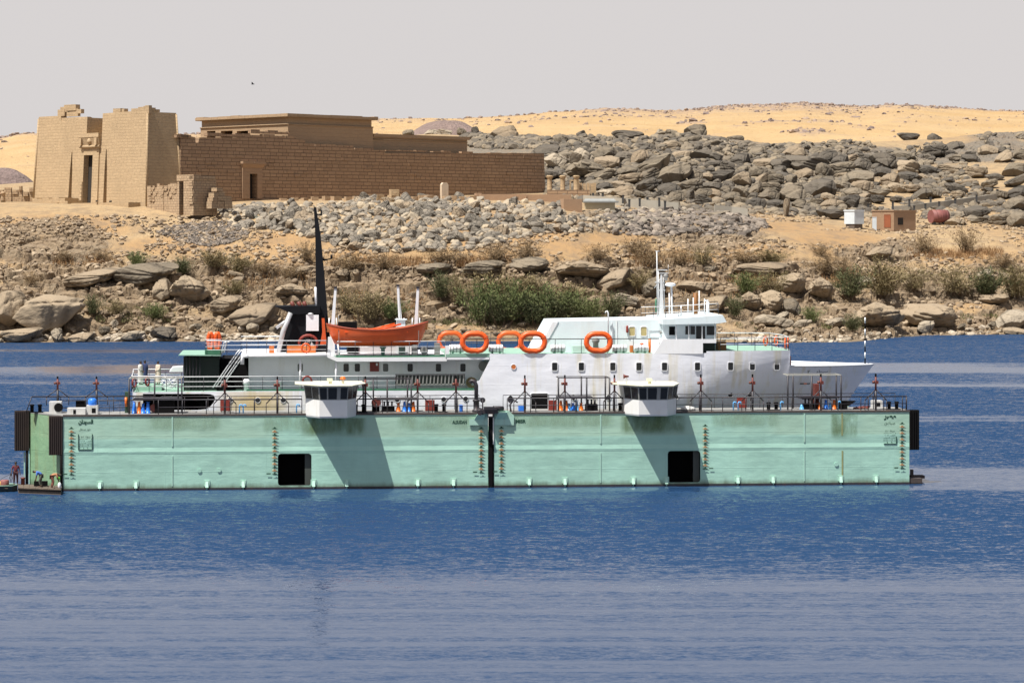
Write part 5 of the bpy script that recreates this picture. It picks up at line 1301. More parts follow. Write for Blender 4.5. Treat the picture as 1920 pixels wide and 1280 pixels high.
def section(label, x0, x1, endleft, hole_px, marks, words, cab_px, brackets):
    root = thing('floating_dock', label, 'dry dock', ((x0 + x1) / 2, 8, 0), DOCK, 'sections of the floating dock')
    hx = (X(hole_px[0], 0), X(hole_px[1], 0)); hz = 2.70
    b = MB(); wall_face(b, x0, x1, hx)
    xl = endleft if endleft is not None else x0
    b.add([(x0, 0, .12), (xl, 4.4, .12), (xl, 4.4, 5.62), (x0, 0, 5.62)], [(0, 1, 2, 3)]) if endleft is None else None
    b.add([(x1, 0, .12), (x1, 4.4, .12), (x1, 4.4, 5.62), (x1, 0, 5.62)], [(0, 1, 2, 3)])
    b.add([(xl, 4.4, .12), (x1, 4.4, .12), (x1, 4.4, 5.62), (xl, 4.4, 5.62)], [(0, 1, 2, 3)])
    part('wing_wall', b, M_MINT, root)
    b = MB(); b.hexa([(x0 - .02, -.05, 5.605), (x1 + .02, -.05, 5.605), (x1 + .02, 4.45, 5.605), (xl - .02, 4.45, 5.605)], [(x0 - .02, -.05, DT), (x1 + .02, -.05, DT), (x1 + .02, 4.45, DT), (xl - .02, 4.45, DT)])
    part('walkway_deck', b, M_WALK, root); b = MB(); b.box(x0, x1, -.056, .12, DT - .09, DT + .05); part('deck_edge', b, M_DECK, root)
    if endleft is not None:
        b = MB(); b.add([(x0, .0, .12), (xl, 4.4, .12), (xl, 4.4, 5.6), (x0, .0, 5.6)], [(0, 1, 2, 3)]); part('end_plate', b, M_MINTD, root)
    b = MB(); b.box(x0, x1, -.10, 4.3, -1.5, .115); b.box(x0 + .5, x1 - .2, 4.3, 24, -1.5, .5); part('pontoon', b, M_DECK, root)
    xf0 = X(330, 20) if endleft is not None else x0
    b = MB(); b.box(xf0, x1 - .5, 20, 24, .5, 5.6); part('far_wing_wall', b, M_MINT, root)
    # pump-room recess: jambs, back and floor coloured black in place of shade, thin frame
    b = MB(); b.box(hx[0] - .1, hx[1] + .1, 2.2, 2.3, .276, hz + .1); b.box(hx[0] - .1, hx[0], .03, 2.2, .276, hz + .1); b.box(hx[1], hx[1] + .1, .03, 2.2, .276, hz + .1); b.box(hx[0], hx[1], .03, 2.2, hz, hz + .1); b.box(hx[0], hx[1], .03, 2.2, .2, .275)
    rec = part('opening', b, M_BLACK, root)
    b = MB(); r_ = .10
    for (xx, sx) in ((hx[0], 1), (hx[1], -1)):
        for zz, sz in ((.28, 1), (hz, -1)): b.add([(xx, -.006, zz), (xx + sx * .22, -.006, zz), (xx + sx * .06, -.006, zz + sz * .06), (xx, -.006, zz + sz * .22)], [(0, 1, 2, 3)])
    part('corner_fillet', b, M_MINT, rec)
    b = MB(); b.box(hx[1] - .5, hx[1] - .02, .35, .55, .28, hz - .02); part('sliding_door', b, paint('grey_green_door', (.06, .07, .06), .6), rec)
    # draft marks: one column = painted numerals, dark and orange in turn
    for (mx, y0, y1, note) in marks:
        bd, bo, by = MB(), MB(), MB(); xx = X(mx, 0); n = 15
        for k in range(n):
            z = Zd(mx, y0 + (y1 - y0) * k / (n - 1), 0); dst = bo if k % 2 else bd; yy = -.09
            dst.box(xx - .20, xx + .20, yy - .01, yy, z - .085, z - .045); dst.add([(xx - .12, yy - .012, z - .04), (xx + .13, yy - .012, z - .04), (xx + .05, yy - .012, z + .07), (xx - .03, yy - .012, z + .085)], [(0, 1, 2, 3)])
            if k % 2: by.box(xx - .19, xx - .06, yy - .008, yy, z - .04, z + .06)
        z = Zd(mx, y1, 0); s_ = 1 if note > 0 else -1; bd.box(xx + s_ * .30 - .0, xx + s_ * .62, -.1, -.09, z - .06, z + .03)
        part('draft_numerals', bd, M_GREENTXT, root); part('draft_numerals', bo, M_ORMARK, root); part('draft_backing', by, M_YELMARK, root)
    words(root)
    for px_ in brackets:
        xx = X(px_, 0); b = MB(); b.box(xx - .22, xx + .22, -.05, .02, .28, .72); b.hexa([(xx - .12, -.32, .2), (xx + .12, -.32, .2), (xx + .12, -.05, .2), (xx - .12, -.05, .2)], [(xx - .10, -.12, .62), (xx + .10, -.12, .62), (xx + .10, -.05, .62), (xx - .10, -.05, .62)]); b.tube((xx, -.2, .3), (xx, -.2, .02), .05, n=6)
        part('mooring_bracket', b, M_MINTP, root)
    b = MB(); b.box(x0, x1, -.16, -.101, .0, .16); part('rubbing_strip', b, M_RUSTRED if False else M_PIPE, root)
    # control cabin ------------------------------------------------------------
    c0, c1, c2, c3, r0, r1 = cab_px; p = 1.9
    A0, A1, A2, A3 = X(c0, 0), X(c1, -p), X(c2, -p), X(c3, 0); zb, zs, zw, zt = 5.52, Zd(c1, 750, -p), Zd(c1, 726, -p), Zd(c1, 721.5, -p); yb = 2.3
    plan = [(A0, 0), (A1, -p), (A2, -p), (A3, 0), (A3, yb), (A0, yb)]; mx_, my_ = (A0 + A3) / 2, .3
    def ring(g, z): return [(mx_ + (x - mx_) * (1 + g * .9), my_ + (y - my_) * (1 + g * 1.1), z) for x, y in plan]
    b = MB(); b.loftpoly([ring(-.02, zb), ring(0, zb + .12), ring(0, zs)]); cab = part('control_cabin', b, M_WHITE, root)
    g1 = .085; b = MB(); lo, hi = ring(0.0, zs + .004), ring(g1, zw + .12); b.loftpoly([lo, hi]); part('window_band', b, M_CABGREY, cab)
    def quad(i): return [lo[i], lo[i + 1], hi[i + 1], hi[i]]
    for i, splits in ((0, [(.06, .48), (.55, .96)]), (1, [(.03, .27), (.32, .62), (.64, .70), (.75, .98)]), (2, [(.05, .46), (.55, .95)])):
        for k, (u0, u1) in enumerate(splits):
            mt = M_CABGREY if (i == 1 and k == 2) else M_GLASS
            b = MB(); b.patch(quad(i), u0, u1, .06, .86, .02, .05); part('window', b, mt, cab)
    R0, R1 = X(r0, -p - .9), X(r1, -p - .6)
    rp = [(R0, -.1), (A1 + .2, -p - .9), (A2 + .4, -p - .9), (R1, -.1), (R1, yb + .3), (R0, yb + .3)]
    b = MB(); b.loftpoly([[(x, y, zw + .125) for x, y in rp], [(x, y, zw + .20) for x, y in rp]]); part('cabin_roof', b, M_CREAM, cab)
    return root, cab, (A0, A1, A2, A3, zw + .20)

def words_left(root):
    letters('dock_name', 'السودان', 147, 174.5, 786, 796.5, 0, M_GREENTXT, root, True, .05); letters('dock_name', 'ALSUDAN', 848, 875, 787.5, 794.5, 0, M_GREENTXT, root, False, .045)
    letters('small_lettering', 'خور صنقل', 148, 170, 802, 807.5, 0, M_GREENTXT, root, True)
    letters('data_lettering', [('سعة ٨٠٥', 152, 169, 816, 820), ('م ٨٨٥ سنتر', 148, 173, 821, 824.5), ('طول ٢٤ ١٠', 150, 172, 825, 828), ('عرض الحوض', 148, 172, 829, 832.5), ('م السطح', 149, 172, 833.5, 837), ('١ ١', 155, 165, 838, 840)], 0, 0, 0, 0, 0, M_GREENTXT, root, True)
    b = MB(); x0, x1, z0, z1 = X(146.5, 0), X(173.5, 0), Zd(150, 843, 0), Zd(150, 813.5, 0)
    for a in ((x0, x1, z0, z0 + .05), (x1 - .05, x1, z0 + .051, z1), (x0, x0 + .04, z0 + .051, z1)): b.box(a[0], a[1], -.07, .0, a[2], a[3])
    part('data_plate_edge', b, M_GREENTXT, root)
def words_right(root):
    letters('dock_name', 'مصر', 1657, 1680, 778.5, 787.5, 0, M_GREENTXT, root, True, .06); letters('dock_name', 'MISR', 967, 986, 786, 793, 0, M_GREENTXT, root, False, .045)
    letters('small_lettering', 'صيكى', 1658, 1678, 789.5, 796.5, 0, M_GREENTXT, root, True)
    letters('data_lettering', [('سعة ٨٠٥', 1660, 1677, 805, 809), ('م ٨٨٥ سنتر', 1656, 1680, 810, 813), ('طول ٢٤ ١٠', 1658, 1679, 814, 817), ('عرض الحوض', 1656, 1679, 818.5, 822), ('م السطح', 1656, 1679, 823, 826.5), ('١ ١', 1662, 1673, 827, 830)], 0, 0, 0, 0, 0, M_GREENTXT, root, True)
    b = MB(); x0, x1, z0, z1 = X(1657, 0), X(1681, 0), Zd(1660, 832, 0), Zd(1660, 818, 0)
    for a in ((x0, x1, z0, z0 + .05), (x1 - .05, x1, z0 + .051, z1)): b.box(a[0], a[1], -.07, .0, a[2], a[3])
    part('data_plate_edge', b, M_GREENTXT, root)
def stain_mat(name, col, seed, AMT=.7):
    m, nt, b = node_mat(name); v = coords(nt, scale=(1, 1, .35), loc=(seed, 0, 0)); uv = N(nt, 'ShaderNodeTexCoord'); sp = N(nt, 'ShaderNodeSeparateXYZ'); L(nt, uv.outputs['Generated'], sp.inputs[0])
    ex = mathn(nt, 'MULTIPLY', ramp(nt, sp.outputs['X'], 0, .12, 'SMOOTH'), ramp(nt, sp.outputs['X'], 1, .85, 'SMOOTH')); ez = ramp(nt, sp.outputs['Z'], 0, .45, 'SMOOTH')
    a = mathn(nt, 'MULTIPLY', mathn(nt, 'MULTIPLY', ex, ez), mathn(nt, 'MULTIPLY', ramp(nt, noisen(nt, v, .9, 6, .65), .3, .7), AMT))
    b.inputs['Base Color'].default_value = (*col, 1); b.inputs['Roughness'].default_value = .6; L(nt, a, b.inputs['Alpha']); return m
M_ALGAE = stain_mat('olive_stain', (.14, .21, .07), 0, .5); M_YSTAIN = stain_mat('yellowish_stain', (.33, .46, .33), 4, .4)
def stain(root, pxa, pxb, pyt, pyb, m):
    b = MB(); b.box(X(pxa, 0), X(pxb, 0), -.016, -.012, Zd(pxa, pyb, 0), Zd(pxa, pyt, 0)); part('paint_stain', b, m, root)
dockA, cabA, cA = section('pale green floating dock section lettered ALSUDAN, with a white control cabin', XA0, XA1, XE, (521, 584), [(134, 802, 888, -1), (515, 802, 887, -1), (902, 802, 884, -1)], words_left, (573, 599, 651, 668, 553, 687), [187, 255, 388, 456, 588, 650, 783, 850])
dockB, cabB, cB = section('pale green floating dock section lettered MISR, with a white control cabin', XB0, XB1, None, (1252, 1313), [(940, 801, 883, -1), (1322, 797, 877, 1), (1691, 793, 876, -1)], words_right, (1171, 1198, 1251, 1268, 1158, 1282), [992, 1059, 1187, 1249, 1383, 1449, 1576, 1642])

for rt, q_ in ((dockA, [(560, 690, 784, 822, M_ALGAE), (270, 420, 781, 812, M_YSTAIN), (490, 580, 781, 815, M_YSTAIN), (740, 912, 780, 812, M_YSTAIN)]), (dockB, [(1160, 1290, 780, 818, M_ALGAE), (1556, 1610, 776, 828, M_ALGAE), (940, 1160, 778, 806, M_YSTAIN), (1330, 1470, 776, 806, M_YSTAIN)])):
    for q in q_: stain(rt, *q)
# details welded to the sections: stains of shape are in the paint; here ribs, dents, fenders, rails, joint gear
for root, segs in ((dockA, [(297, 566), (670, 905)]), (dockB, [(951, 1168), (1268, 1700)])):
    for (a, c) in segs:
        b = MB(); xa, xb = X(a, .25), X(c, .25); n = max(2, round((xb - xa) / 1.9)); zt = Zd(a, 749.5 - (a - 300) * .0045, .25)
        b.tube((xa, .25, zt), (xb, .25, zt), .05, n=6); b.tube((xa, .25, DT + (zt - DT) * .5), (xb, .25, DT + (zt - DT) * .5), .027, n=5); b.tube((xa, .25, DT + .12), (xb, .25, DT + .12), .025, n=5)
        for k in range(n + 1):
            x = xa + (xb - xa) * k / n; b.tube((x, .25, DT), (x, .25, zt), .036, n=5)
        part('guard_rail', b, M_PIPE, root)
        b = MB(); zt2 = zt
        b.tube((xa, 4.2, zt2), (xb, 4.2, zt2), .03, n=5)
        for k in range(n + 1):
            x = xa + (xb - xa) * k / n; b.tube((x, 4.2, DT), (x, 4.2, zt2), .022, n=5)
        part('guard_rail', b, M_PIPE, root)
b = MB(); xa, xb = X(52, 4.2), X(292, 4.2); z1, z2 = Zd(150, 743, 4.2), Zd(150, 750.5, 4.2)
b.tube((xa + .3, 4.2, z1), (xb, 4.2, z1), .055, n=6); b.tube((X(112, 4.2), 4.2, z2), (xb, 4.2, z2), .035, n=5); b.tube((X(112, 4.2), 4.2, DT + .3), (xb, 4.2, DT + .3), .035, n=5)
b.path([(xa + .3, 4.2, z1), (xa - .1, 4.1, DT)], .04, 6)
for px_ in (114, 160, 213, 250, 288): b.tube((X(px_, 4.2), 4.2, DT), (X(px_, 4.2), 4.2, z1), .03, n=5)
part('guard_rail', b, M_PIPE, dockA)
b = MB(); xa, xb = X(186, .25), X(244, .25)
for z in (DT + .35, DT + .75, DT + 1.05): b.tube((xa, .25, z), (xb, .25, z), .018, n=4)
for px_ in (186, 205, 225, 244): b.tube((X(px_, .25), .25, DT), (X(px_, .25), .25, DT + 1.05), .02, n=4)
part('guard_rail', b, M_PIPE, dockA)
for px_ in (1625, 1700):
    pass
# end fenders: ribbed rubber slabs on the corners
def fender(pxa, pxb, pyt, pyb, yl, root, m, ribs=7):
    b = MB(); x0, x1, z0, z1 = X(pxa, yl), X(pxb, yl), Zd(pxa, pyb, yl), Zd(pxa, pyt, yl); b.box(x0, x1, yl, yl + .5, z0, z1)
    for k in range(ribs): b.box(x0 + (x1 - x0) * (k + .2) / ribs, x0 + (x1 - x0) * (k + .7) / ribs, yl - .08, yl - .002, z0 + .03, z1 - .03)
    f = part('fender', b, m, root)
    return f
fender(91.5, 117.5, 780, 853, -.05, dockA, M_BROWNRUB); fender(27, 55, 770, 845, 4.2, dockA, M_BROWNRUB); fender(1705.5, 1723.5, 768.5, 843, .05, dockB, M_BLACK, 4)
b = MB(); b.tube((X(115, .0), -.05, .1), (X(115, 0), -.05, Zd(115, 853, 0)), .11, n=6); b.tube((X(50.5, 4.3), 4.3, .1), (X(50.5, 4.3), 4.3, Zd(50, 845, 4.3)), .11, n=6); part('fender_post', b, M_BLACK, dockA)
b = MB(); b.box(X(44.5, 4.4), X(47, 4.4), 4.4, 4.5, .3, 2.6); b.box(X(54, 4.3), X(56.2, 4.3), 4.2, 4.3, .15, 2.9); part('white_edge', b, M_MINTP, dockA)
b = MB(); b.box(XB1, X(1727, .5), .1, 1.4, .05, .42); b.box(XB1, X(1737, 1.0), 1.5, 2.4, .28, .5); b.box(X(1709, 1), X(1714, 1), 1.2, 1.5, .5, 1.0); part('pontoon_stub', b, M_DECK, dockB)
# joint between the sections
b = MB(); b.box(X(916, .3) + .02, X(926, .3) - .02, .35, .6, -.5, 5.6); part('joint_seal', b, M_BLACK, dockA)
b = MB(); b.box(X(916.5, -.1), X(923.5, -.1), -.12, .0, .0, 5.45); part('joint_post', b, M_BLACK, dockA)
b = MB(); b.box(X(924.2, -.1), X(926, -.1), -.10, -.02, 3.3, 5.4); part('joint_post', b, M_WHITE, dockB)
for root, pts, inner in ((dockA, [(880, 797), (915, 797), (915, 772), (899, 769), (891, 786), (880, 786)], (890, 909, 777, 787)), (dockB, [(927, 797), (964, 797), (964, 779), (955, 770), (942, 769), (928, 771)], (929, 951, 773, 786))):
    b = MB(); b.sheet([(X(px_, -.3), Zd(px_, py_, -.3)) for px_, py_ in pts], [], -.14, -.06); part('hinge_plate', b, M_MINTP, root)
    b = MB(); a = inner; x0, x1 = X(a[0], -.5), X(a[1], -.5); z0, z1 = Zd(a[0], a[3], -.5), Zd(a[0], a[2], -.5)
    b.hexa([(x0, -.15, z0), (x1, -.15, z0), (x1, -.14, z0), (x0, -.14, z0)], [(x0 + .2, -.5, z1), (x1, -.5, z1), (x1, -.1, z1), (x0 + .2, -.1, z1)]); part('hinge_bracket', b, M_MINTP, root)
b = MB(); x0 = X(905, -.6); b.box(X(898, -.6), X(934, -.6), -.5, .4, DT - .0, DT + .28); b.box(X(908, -.6), X(932, -.6), -.6, .1, DT + .283, DT + .5); b.tube((X(925, -.4), -.4, DT + .4), (X(944, -.4), -.1, DT + .35), .18, n=8); b.box(X(915, -.9), X(926, -.9), -.62, -.45, DT - .3, DT - .003); b.tube((X(899, -.4), -.9, DT + .1), (X(899, .6), .3, DT + .2), .22, n=8)
part('locking_gear', b, M_PIPE, dockA)
b = MB(); b.box(X(917, -1.1), X(924, -1.1), -.66, -.63, DT - .2, DT - .05); part('locking_gear_plate', b, M_WHITE, dockA)
for px_, side in ((892, dockA),):
    xx = X(px_ + 1, 1.2); b = MB(); zt = Zd(px_, 715, 1.2); b.path([(xx, 1.2, DT), (xx, 1.2, zt - .3), (xx - .12, 1.2, zt), (xx - .35, 1.2, zt + .05), (xx - .5, 1.2, zt - .1)], .16, 10); b.lathe((xx, 1.2, DT), [(.32, 0), (.32, .15), (.22, .2), (.22, .8), (.28, .82), (.28, .95), (.2, .97)], 10); part('vent_pipe', b, M_PIPE, side)
for px_, pyt, root in ((905, 750, dockA), (957, 750, dockB)):
    xx = X(px_, .6); zt = Zd(px_, pyt, .6); b = MB(); b.tube((xx, .6, DT), (xx, .6, zt - .1), .05, n=6); b.tube((xx, .62, zt), (xx, .56, zt), .21, n=14); part('disc_valve', b, M_PIPE, root)
for px_, py_, root in ((374, 882, dockA), (411, 881, dockA), (1568, 870, dockB)):
    b = MB(); b.tube((X(px_, 0), .0, Zd(px_, py_, 0)), (X(px_, 0), -.06, Zd(px_, py_, 0)), .16, n=16); b.tube((X(px_, 0), -.06, Zd(px_, py_, 0)), (X(px_, 0), -.063, Zd(px_, py_, 0)), .12, n=16); part('hull_cap', b, M_MINT, root)
for px_, root in ((322, dockA), (1507, dockB), (1125, dockB)):
    b = MB(); b.box(X(px_, 0), X(px_ + 2.5, 0), -.035, .0, 3.3, 5.55); b.box(X(px_, 0), X(px_ + 2.2, 0), -.035, .0, .3, 2.6); part('welded_seam', b, M_MINTP, root)
b = MB()
for px_ in (735, 765, 855, 1010): b.path([(X(px_, -.08), -.08, 5.55), (X(px_ + 2, -.08), -.1, 5.3), (X(px_ + 4, -.08), -.08, 5.1)], .02, 4)
M_STAINRUN = paint('rust_run', (.28, .30, .14), .6, .2, 2)
b = MB(); b.box(X(1578, 0), X(1581, 0), -.02, -.002, .7, 2.62); b.box(X(1577.5, 0), X(1580.5, 0), -.02, -.002, 3.8, 5.55); part('stained_weld', b, M_STAINRUN, dockB)
# rail gear at the ends
b = MB(); xe = X(1698, .25)
for px_ in (1628, 1692, 1699): b.tube((X(px_, .25), .25, DT), (X(px_, .25), .25, DT + 1.15), .04, n=5)
part('rail_end_posts', b, M_PIPE, dockB)

# ---------------------------------------------------------------- things standing on the dock deck
def on(px, yl): return (X(px, yl), yl, DT)
# lamp masts on tripod braces
lm = thing('lamp_mast', 'x', 'lamp mast', on(520, .9), DOCK, 'red lamp masts along the dock')
x, y, z = on(520, .9); top_ = 2.78
b = MB(); b.tube((x, y, z), (x, y, z + 1.5), .085, n=7); part('post', b, M_PIPE, lm)
b = MB(); b.tube((x, y, z + 1.5), (x, y, z + top_ - .2), .08, n=7); part('upper_post', b, M_RUSTRED, lm)
for dx, dy in ((-.85, 0), (.85, 0), (0, .8)):
    b = MB(); b.tube((x, y, z + 1.62), (x + dx, y + dy, z + .75), .045, n=5); b.tube((x + dx, y + dy, z + .75), (x + dx, y + dy, z), .035, n=5); part('brace', b, M_PIPE, lm)
b = MB(); b.box(x - .06, x + .06, y - .06, y + .06, z + top_ - .199, z + top_ + .05); part('cap', b, M_BLACK, lm)
b = MB(); b.lathe((x - .18, y - .05, z + top_ - .62), [(.04, -.10), (.10, -.08), (.12, .07), (.06, .12)], 9, 'z'); b.box(x - .18, x + .1, y - .05, y + .03, z + top_ - .70, z + top_ - .64); part('lamp', b, paint('lamp_housing', (.17, .055, .035), .5, .3, 6), lm)
b = MB(); b.box(x + .08, x + .2, y - .1, y + .06, z + top_ - .75, z + top_ - .5); part('lamp_bracket', b, M_RUSTRED, lm)
masts = [(108, 3.6, 'nearest the corner of the dock with the ribbed fenders'), (181, 3.2, 'beside the blue drum on the white machine'), (421.5, .9, 'before the red panel below the ship stairs'), (520, .9, 'left of the white cabin of the ALSUDAN section'),
         (685, .7, 'at the roof end of the ALSUDAN cabin'), (783, .9, 'left of the middle red panel of the ALSUDAN section'), (855, .9, 'just left of the curved black vent pipe'), (984, .9, 'left of the dark side door of the ship'),
         (1059, .9, 'inside the pipe shelter with six coloured valves'), (1152, .9, 'left of the white cabin of the MISR section'), (1314, .9, 'first one right of the MISR cabin'), (1411, .9, 'right of the red panel on the MISR section'), (1539, .9, 'under the pipe shelter nearest the ship bow'), (1642, .9, 'last one, beyond the ship bow over open water')]
for px_, yl, wh_ in masts:
    s_ = f'red lamp mast on tripod braces {wh_}'
    if px_ == 520: lm['label'] = s_
    else:
        o = dup(lm, s_, on(px_, yl), DOCK)
        if yl > 3: o.scale = (1, 1, .78); o.location.z = DT + .55
# valves: tall bottle-shaped hand-pump stands
def valve(px, pyt, m, yl, label, name='valve_stand', wide=.17):
    x, y, z = on(px, yl); h_ = Zd(px, pyt, yl) - z; t = thing(name, label, 'valve', (x, y, z), DOCK, 'coloured valve stands on the dock deck')
    b = MB(); b.lathe((x, y, z), [(wide + .03, 0), (wide + .03, .05), (wide, .06), (wide * .95, h_ * .4), (wide * .68, h_ * .66), (wide * .58, h_ * .9), (wide * .3, h_ * .92)], 10); part('body', b, m, t)
    b = MB(); b.tube((x, y, z + h_ * .8), (x, y, z + h_), .035, n=6); b.tube((x - .15, y, z + h_ * .97), (x + .15, y, z + h_ * .97), .025, n=5); b.tube((x, y - .15, z + h_ * .96), (x, y + .15, z + h_ * .96), .025, n=5); part('hand_wheel', b, m, t)
V_ = [(252, 752, M_BLUE, 'blue valve stand left of the others below the ship stern'), (261, 752, M_ORANGE, 'orange valve stand second from the end below the ship stern'), (268, 756, M_BLUE, 'squat blue valve stand third from the end below the ship stern'), (277.5, 753, M_BLUE, 'slim blue valve stand next to the brown winch below the ship stern'),
      (747, 755, M_ORANGE, 'orange cone valve beside the black tank of the ALSUDAN shelter'), (758.5, 752, M_BLUE, 'taller blue valve of the ALSUDAN shelter'), (767, 755, M_BLUE, 'shorter blue valve of the ALSUDAN shelter'), (775, 752, M_ORANGE, 'slim orange valve at the end of the ALSUDAN shelter'),
      (1051.5, 750, M_ORANGE, 'slim orange valve first in the row of six'), (1062, 750, M_ORANGE, 'tall orange valve second in the row of six'), (1067, 756, M_LBLUE, 'small light blue valve third in the row of six'), (1074.5, 755, M_BLUE, 'blue valve fourth in the row of six'), (1081, 750, M_LBLUE, 'tallest light blue valve fifth in the row of six'), (1089.5, 755, M_ORANGE, 'rust orange valve last in the row of six'),
      (1503.5, 757, M_LBLUE, 'light blue valve beside the black machine under the bow shelter'), (1537.5, 754, M_ORANGE, 'orange cone valve under the lamp mast of the bow shelter'), (1548.5, 749, M_BLUE, 'tall blue valve of the bow shelter'), (1557, 755, M_LBLUE, 'short light blue valve of the bow shelter'), (1564, 749, M_ORANGE, 'slim orange valve of the bow shelter')]
for px_, pyt, m, lab in V_: valve(px_, pyt, m, 1.7, lab)
PP = [(421 - 8, 762), (455, 760)]
for px_, lab in ((449, 'pair member, small blue bent pipe left of the first porthole pair'), (456, 'small blue bent pipe under the porthole left of the cabin'), (556, 'small blue bent pipe beside the ALSUDAN cabin'), (1375, 'small blue bent pipe furthest from the red panel on the MISR deck'), (1384, 'small blue bent pipe touching the red panel on the MISR deck'), (1463.5, 'small blue bent pipe standing alone left of the bow shelter'), (1571.5, 'small pale blue bent pipe at the end of the bow shelter')):
    x, y, z = on(px_, 1.2); b = MB(); b.path([(x, y, z), (x, y, z + .55), (x + .06, y, z + .66), (x + .18, y, z + .66), (x + .22, y, z + .5)], .055, 7)
    solo('bent_pipe', lab.replace('pair member, ', ''), 'vent pipe', b, M_LBLUE, (x, y, z), DOCK, 'small blue bent pipes on the dock deck')
# red panels on legs
for px0, px1, pyt, pyb, lab in ((413, 431, 750.5, 770.5, 'red panel on legs below the ship stairs'), (797.5, 815, 750, 770, 'red panel on legs in the middle of the ALSUDAN section'), (1029, 1044, 750.5, 770.5, 'dark red panel beside the dark side door of the ship'), (1383, 1400, 745.5, 765, 'red panel on legs on the MISR section')):
    yl = 2.6; x0, x1 = X(px0, yl), X(px1, yl); t = thing('fire_hose_cabinet', lab, 'cabinet', (x0, yl, DT), DOCK, 'red cabinets on the dock deck')
    b = MB(); b.box(x0, x1, yl, yl + .35, Zd(px0, pyb, yl), Zd(px0, pyt, yl)); part('body', b, M_RED, t)
    for xx in (x0 + .05, x1 - .1): b = MB(); b.box(xx, xx + .05, yl + .1, yl + .15, DT, Zd(px0, pyb, yl) - .003); part('leg', b, M_RED, t)
    b = MB(); b.box(x0 + .05, x1 - .05, yl - .03, yl - .003, Zd(px0, pyb, yl) + .06, Zd(px0, pyt, yl) - .06); part('door', b, M_RED, t)
# double mooring bitts
for px_, lab, yl in ((818, 'black mooring bitts right of the middle red cabinet', 1.2), (667, 'black mooring bitts against the ALSUDAN cabin', 1.2), (1185 - 22, 'black mooring bitts against the MISR cabin', 1.2), (1441, 'black mooring bitts between the MISR red cabinet and the bow shelter', 1.2), (1667, 'black mooring bitts last on the MISR section', 1.2), (60, 'black mooring bitts at the ribbed fender corner', 3.4)):
    x, y, z = on(px_, yl); t = thing('mooring_bitts', lab, 'bollard', (x, y, z), DOCK, 'black mooring bitts on the dock')
    b = MB(); b.box(x - .15, x + .85, y - .2, y + .2, z, z + .06); part('base_plate', b, M_BLACK, t)
    for dx in (0, .6): b = MB(); b.lathe((x + dx, y, z + .061), [(.14, 0), (.14, .45), (.18, .47), (.18, .55), (.1, .58)], 10); part('bollard', b, M_BLACK, t)
# pipe-frame shelters with a bench of valves
M_PALEBAR = paint('pale_awning_bar', (.45, .44, .38), .6)
def shelter(label, posts_px, pyt, yl, depth, bench, m_top=M_PIPE, extra=None):
    t = thing('pipe_shelter', label, 'shelter frame', (X(posts_px[0], yl), yl, DT), DOCK, 'pipe frame shelters on the dock'); zt = Zd(posts_px[0], pyt, yl)
    for i, px_ in enumerate(posts_px):
        x = X(px_, yl + (depth if i % 2 else 0)); yy = yl + (depth if i % 2 else 0); b = MB(); b.tube((x, yy, DT), (x, yy, zt), .065, n=6); part('post', b, M_PIPE, t)
    x0, x1 = X(posts_px[0], yl), X(posts_px[-1], yl); b = MB(); b.box(x0, x1, yl - .03, yl + .03, zt, zt + .07); b.box(x0, x1, yl + depth - .03, yl + depth + .03, zt, zt + .05); b.box(x0, x0 + .05, yl + .031, yl + depth - .031, zt, zt + .05); b.box(x1 - .05, x1, yl + .031, yl + depth - .031, zt, zt + .05); part('top_frame', b, m_top, t)
    if bench:
        b0, b1 = X(bench[0], yl), X(bench[1], yl); zb = Zd(bench[0], 750.5 - (bench[0] > 1000) * 3, yl); b = MB(); b.box(b0, b1, yl + .2, yl + depth - .1, zb, zb + .13); part('bench', b, M_PIPE, t)
    return t
shelter('pipe shelter below the ship stern, over four valves', (242, 290, 334, 341), 710, 1.2, 2.0, (250, 340), M_PALEBAR)
shelter('pipe shelter of the ALSUDAN section, between two lamp masts', (681, 700, 726, 764, 771), 711.5, 1.2, 2.0, (706, 783))
shelter('pipe shelter of the MISR section with six valves', (1047, 1090, 1100, 1135, 1143), 709, 1.2, 2.0, (1047, 1112))
shelter('pipe shelter nearest the ship bow, with a pale top bar', (1477, 1487, 1522, 1568, 1577), 704, 1.2, 2.0, (1502, 1575), M_PALEBAR)
# machines
def machine(name, label, cat, px0, px1, pyt, yl, m, extra=None):
    x0, x1 = X(px0, yl), X(px1, yl); z = DT; zt = Zd(px0, pyt, yl); t = thing(name, label, cat, (x0, yl, z), DOCK)
    b = MB(); b.box(x0, x1, yl, yl + .9, z, zt); part('body', b, m, t)
    if extra: extra(t, x0, x1, yl, z, zt)
    return t
def pumps(t, x0, x1, yl, z, zt):
    for k in range(3):
        x = x0 + (x1 - x0) * (.2 + .3 * k); b = MB(); b.tube((x, yl + .4, zt + .001), (x, yl + .4, zt + .35), .07, n=7); b.tube((x - .25, yl + .4, zt + .36), (x + .25, yl + .4, zt + .36), .03, n=5); part('pump_handle', b, M_PIPE, t)
machine('pump_unit', 'black pump tank with T handles under the ALSUDAN shelter', 'pump', 716, 740, 762, 1.6, M_BLACK, pumps)
machine('pump_unit', 'black pump tank with T handles right of the six valves', 'pump', 1099, 1121, 758, 1.6, M_BLACK, pumps)
machine('pump_unit', 'black pump tank with T handles under the bow shelter', 'pump', 1507, 1530, 757, 1.6, M_BLACK, pumps)
machine('winch_box', 'dark winch housing among the valves below the ship stern', 'winch', 290, 326, 752, 1.6, M_BLACK, lambda t, x0, x1, yl, z, zt: part('drum', MB().lathe((x0 - .1, yl + .4, z + .4), [(.3, -.3), (.3, .3)], 10, 'y'), M_RUSTRED, t))
machine('switch_box', 'dark rusty box standing above the valve group at the bow shelter', 'switch box', 1528, 1536, 720, 2.8, M_RUSTRED)
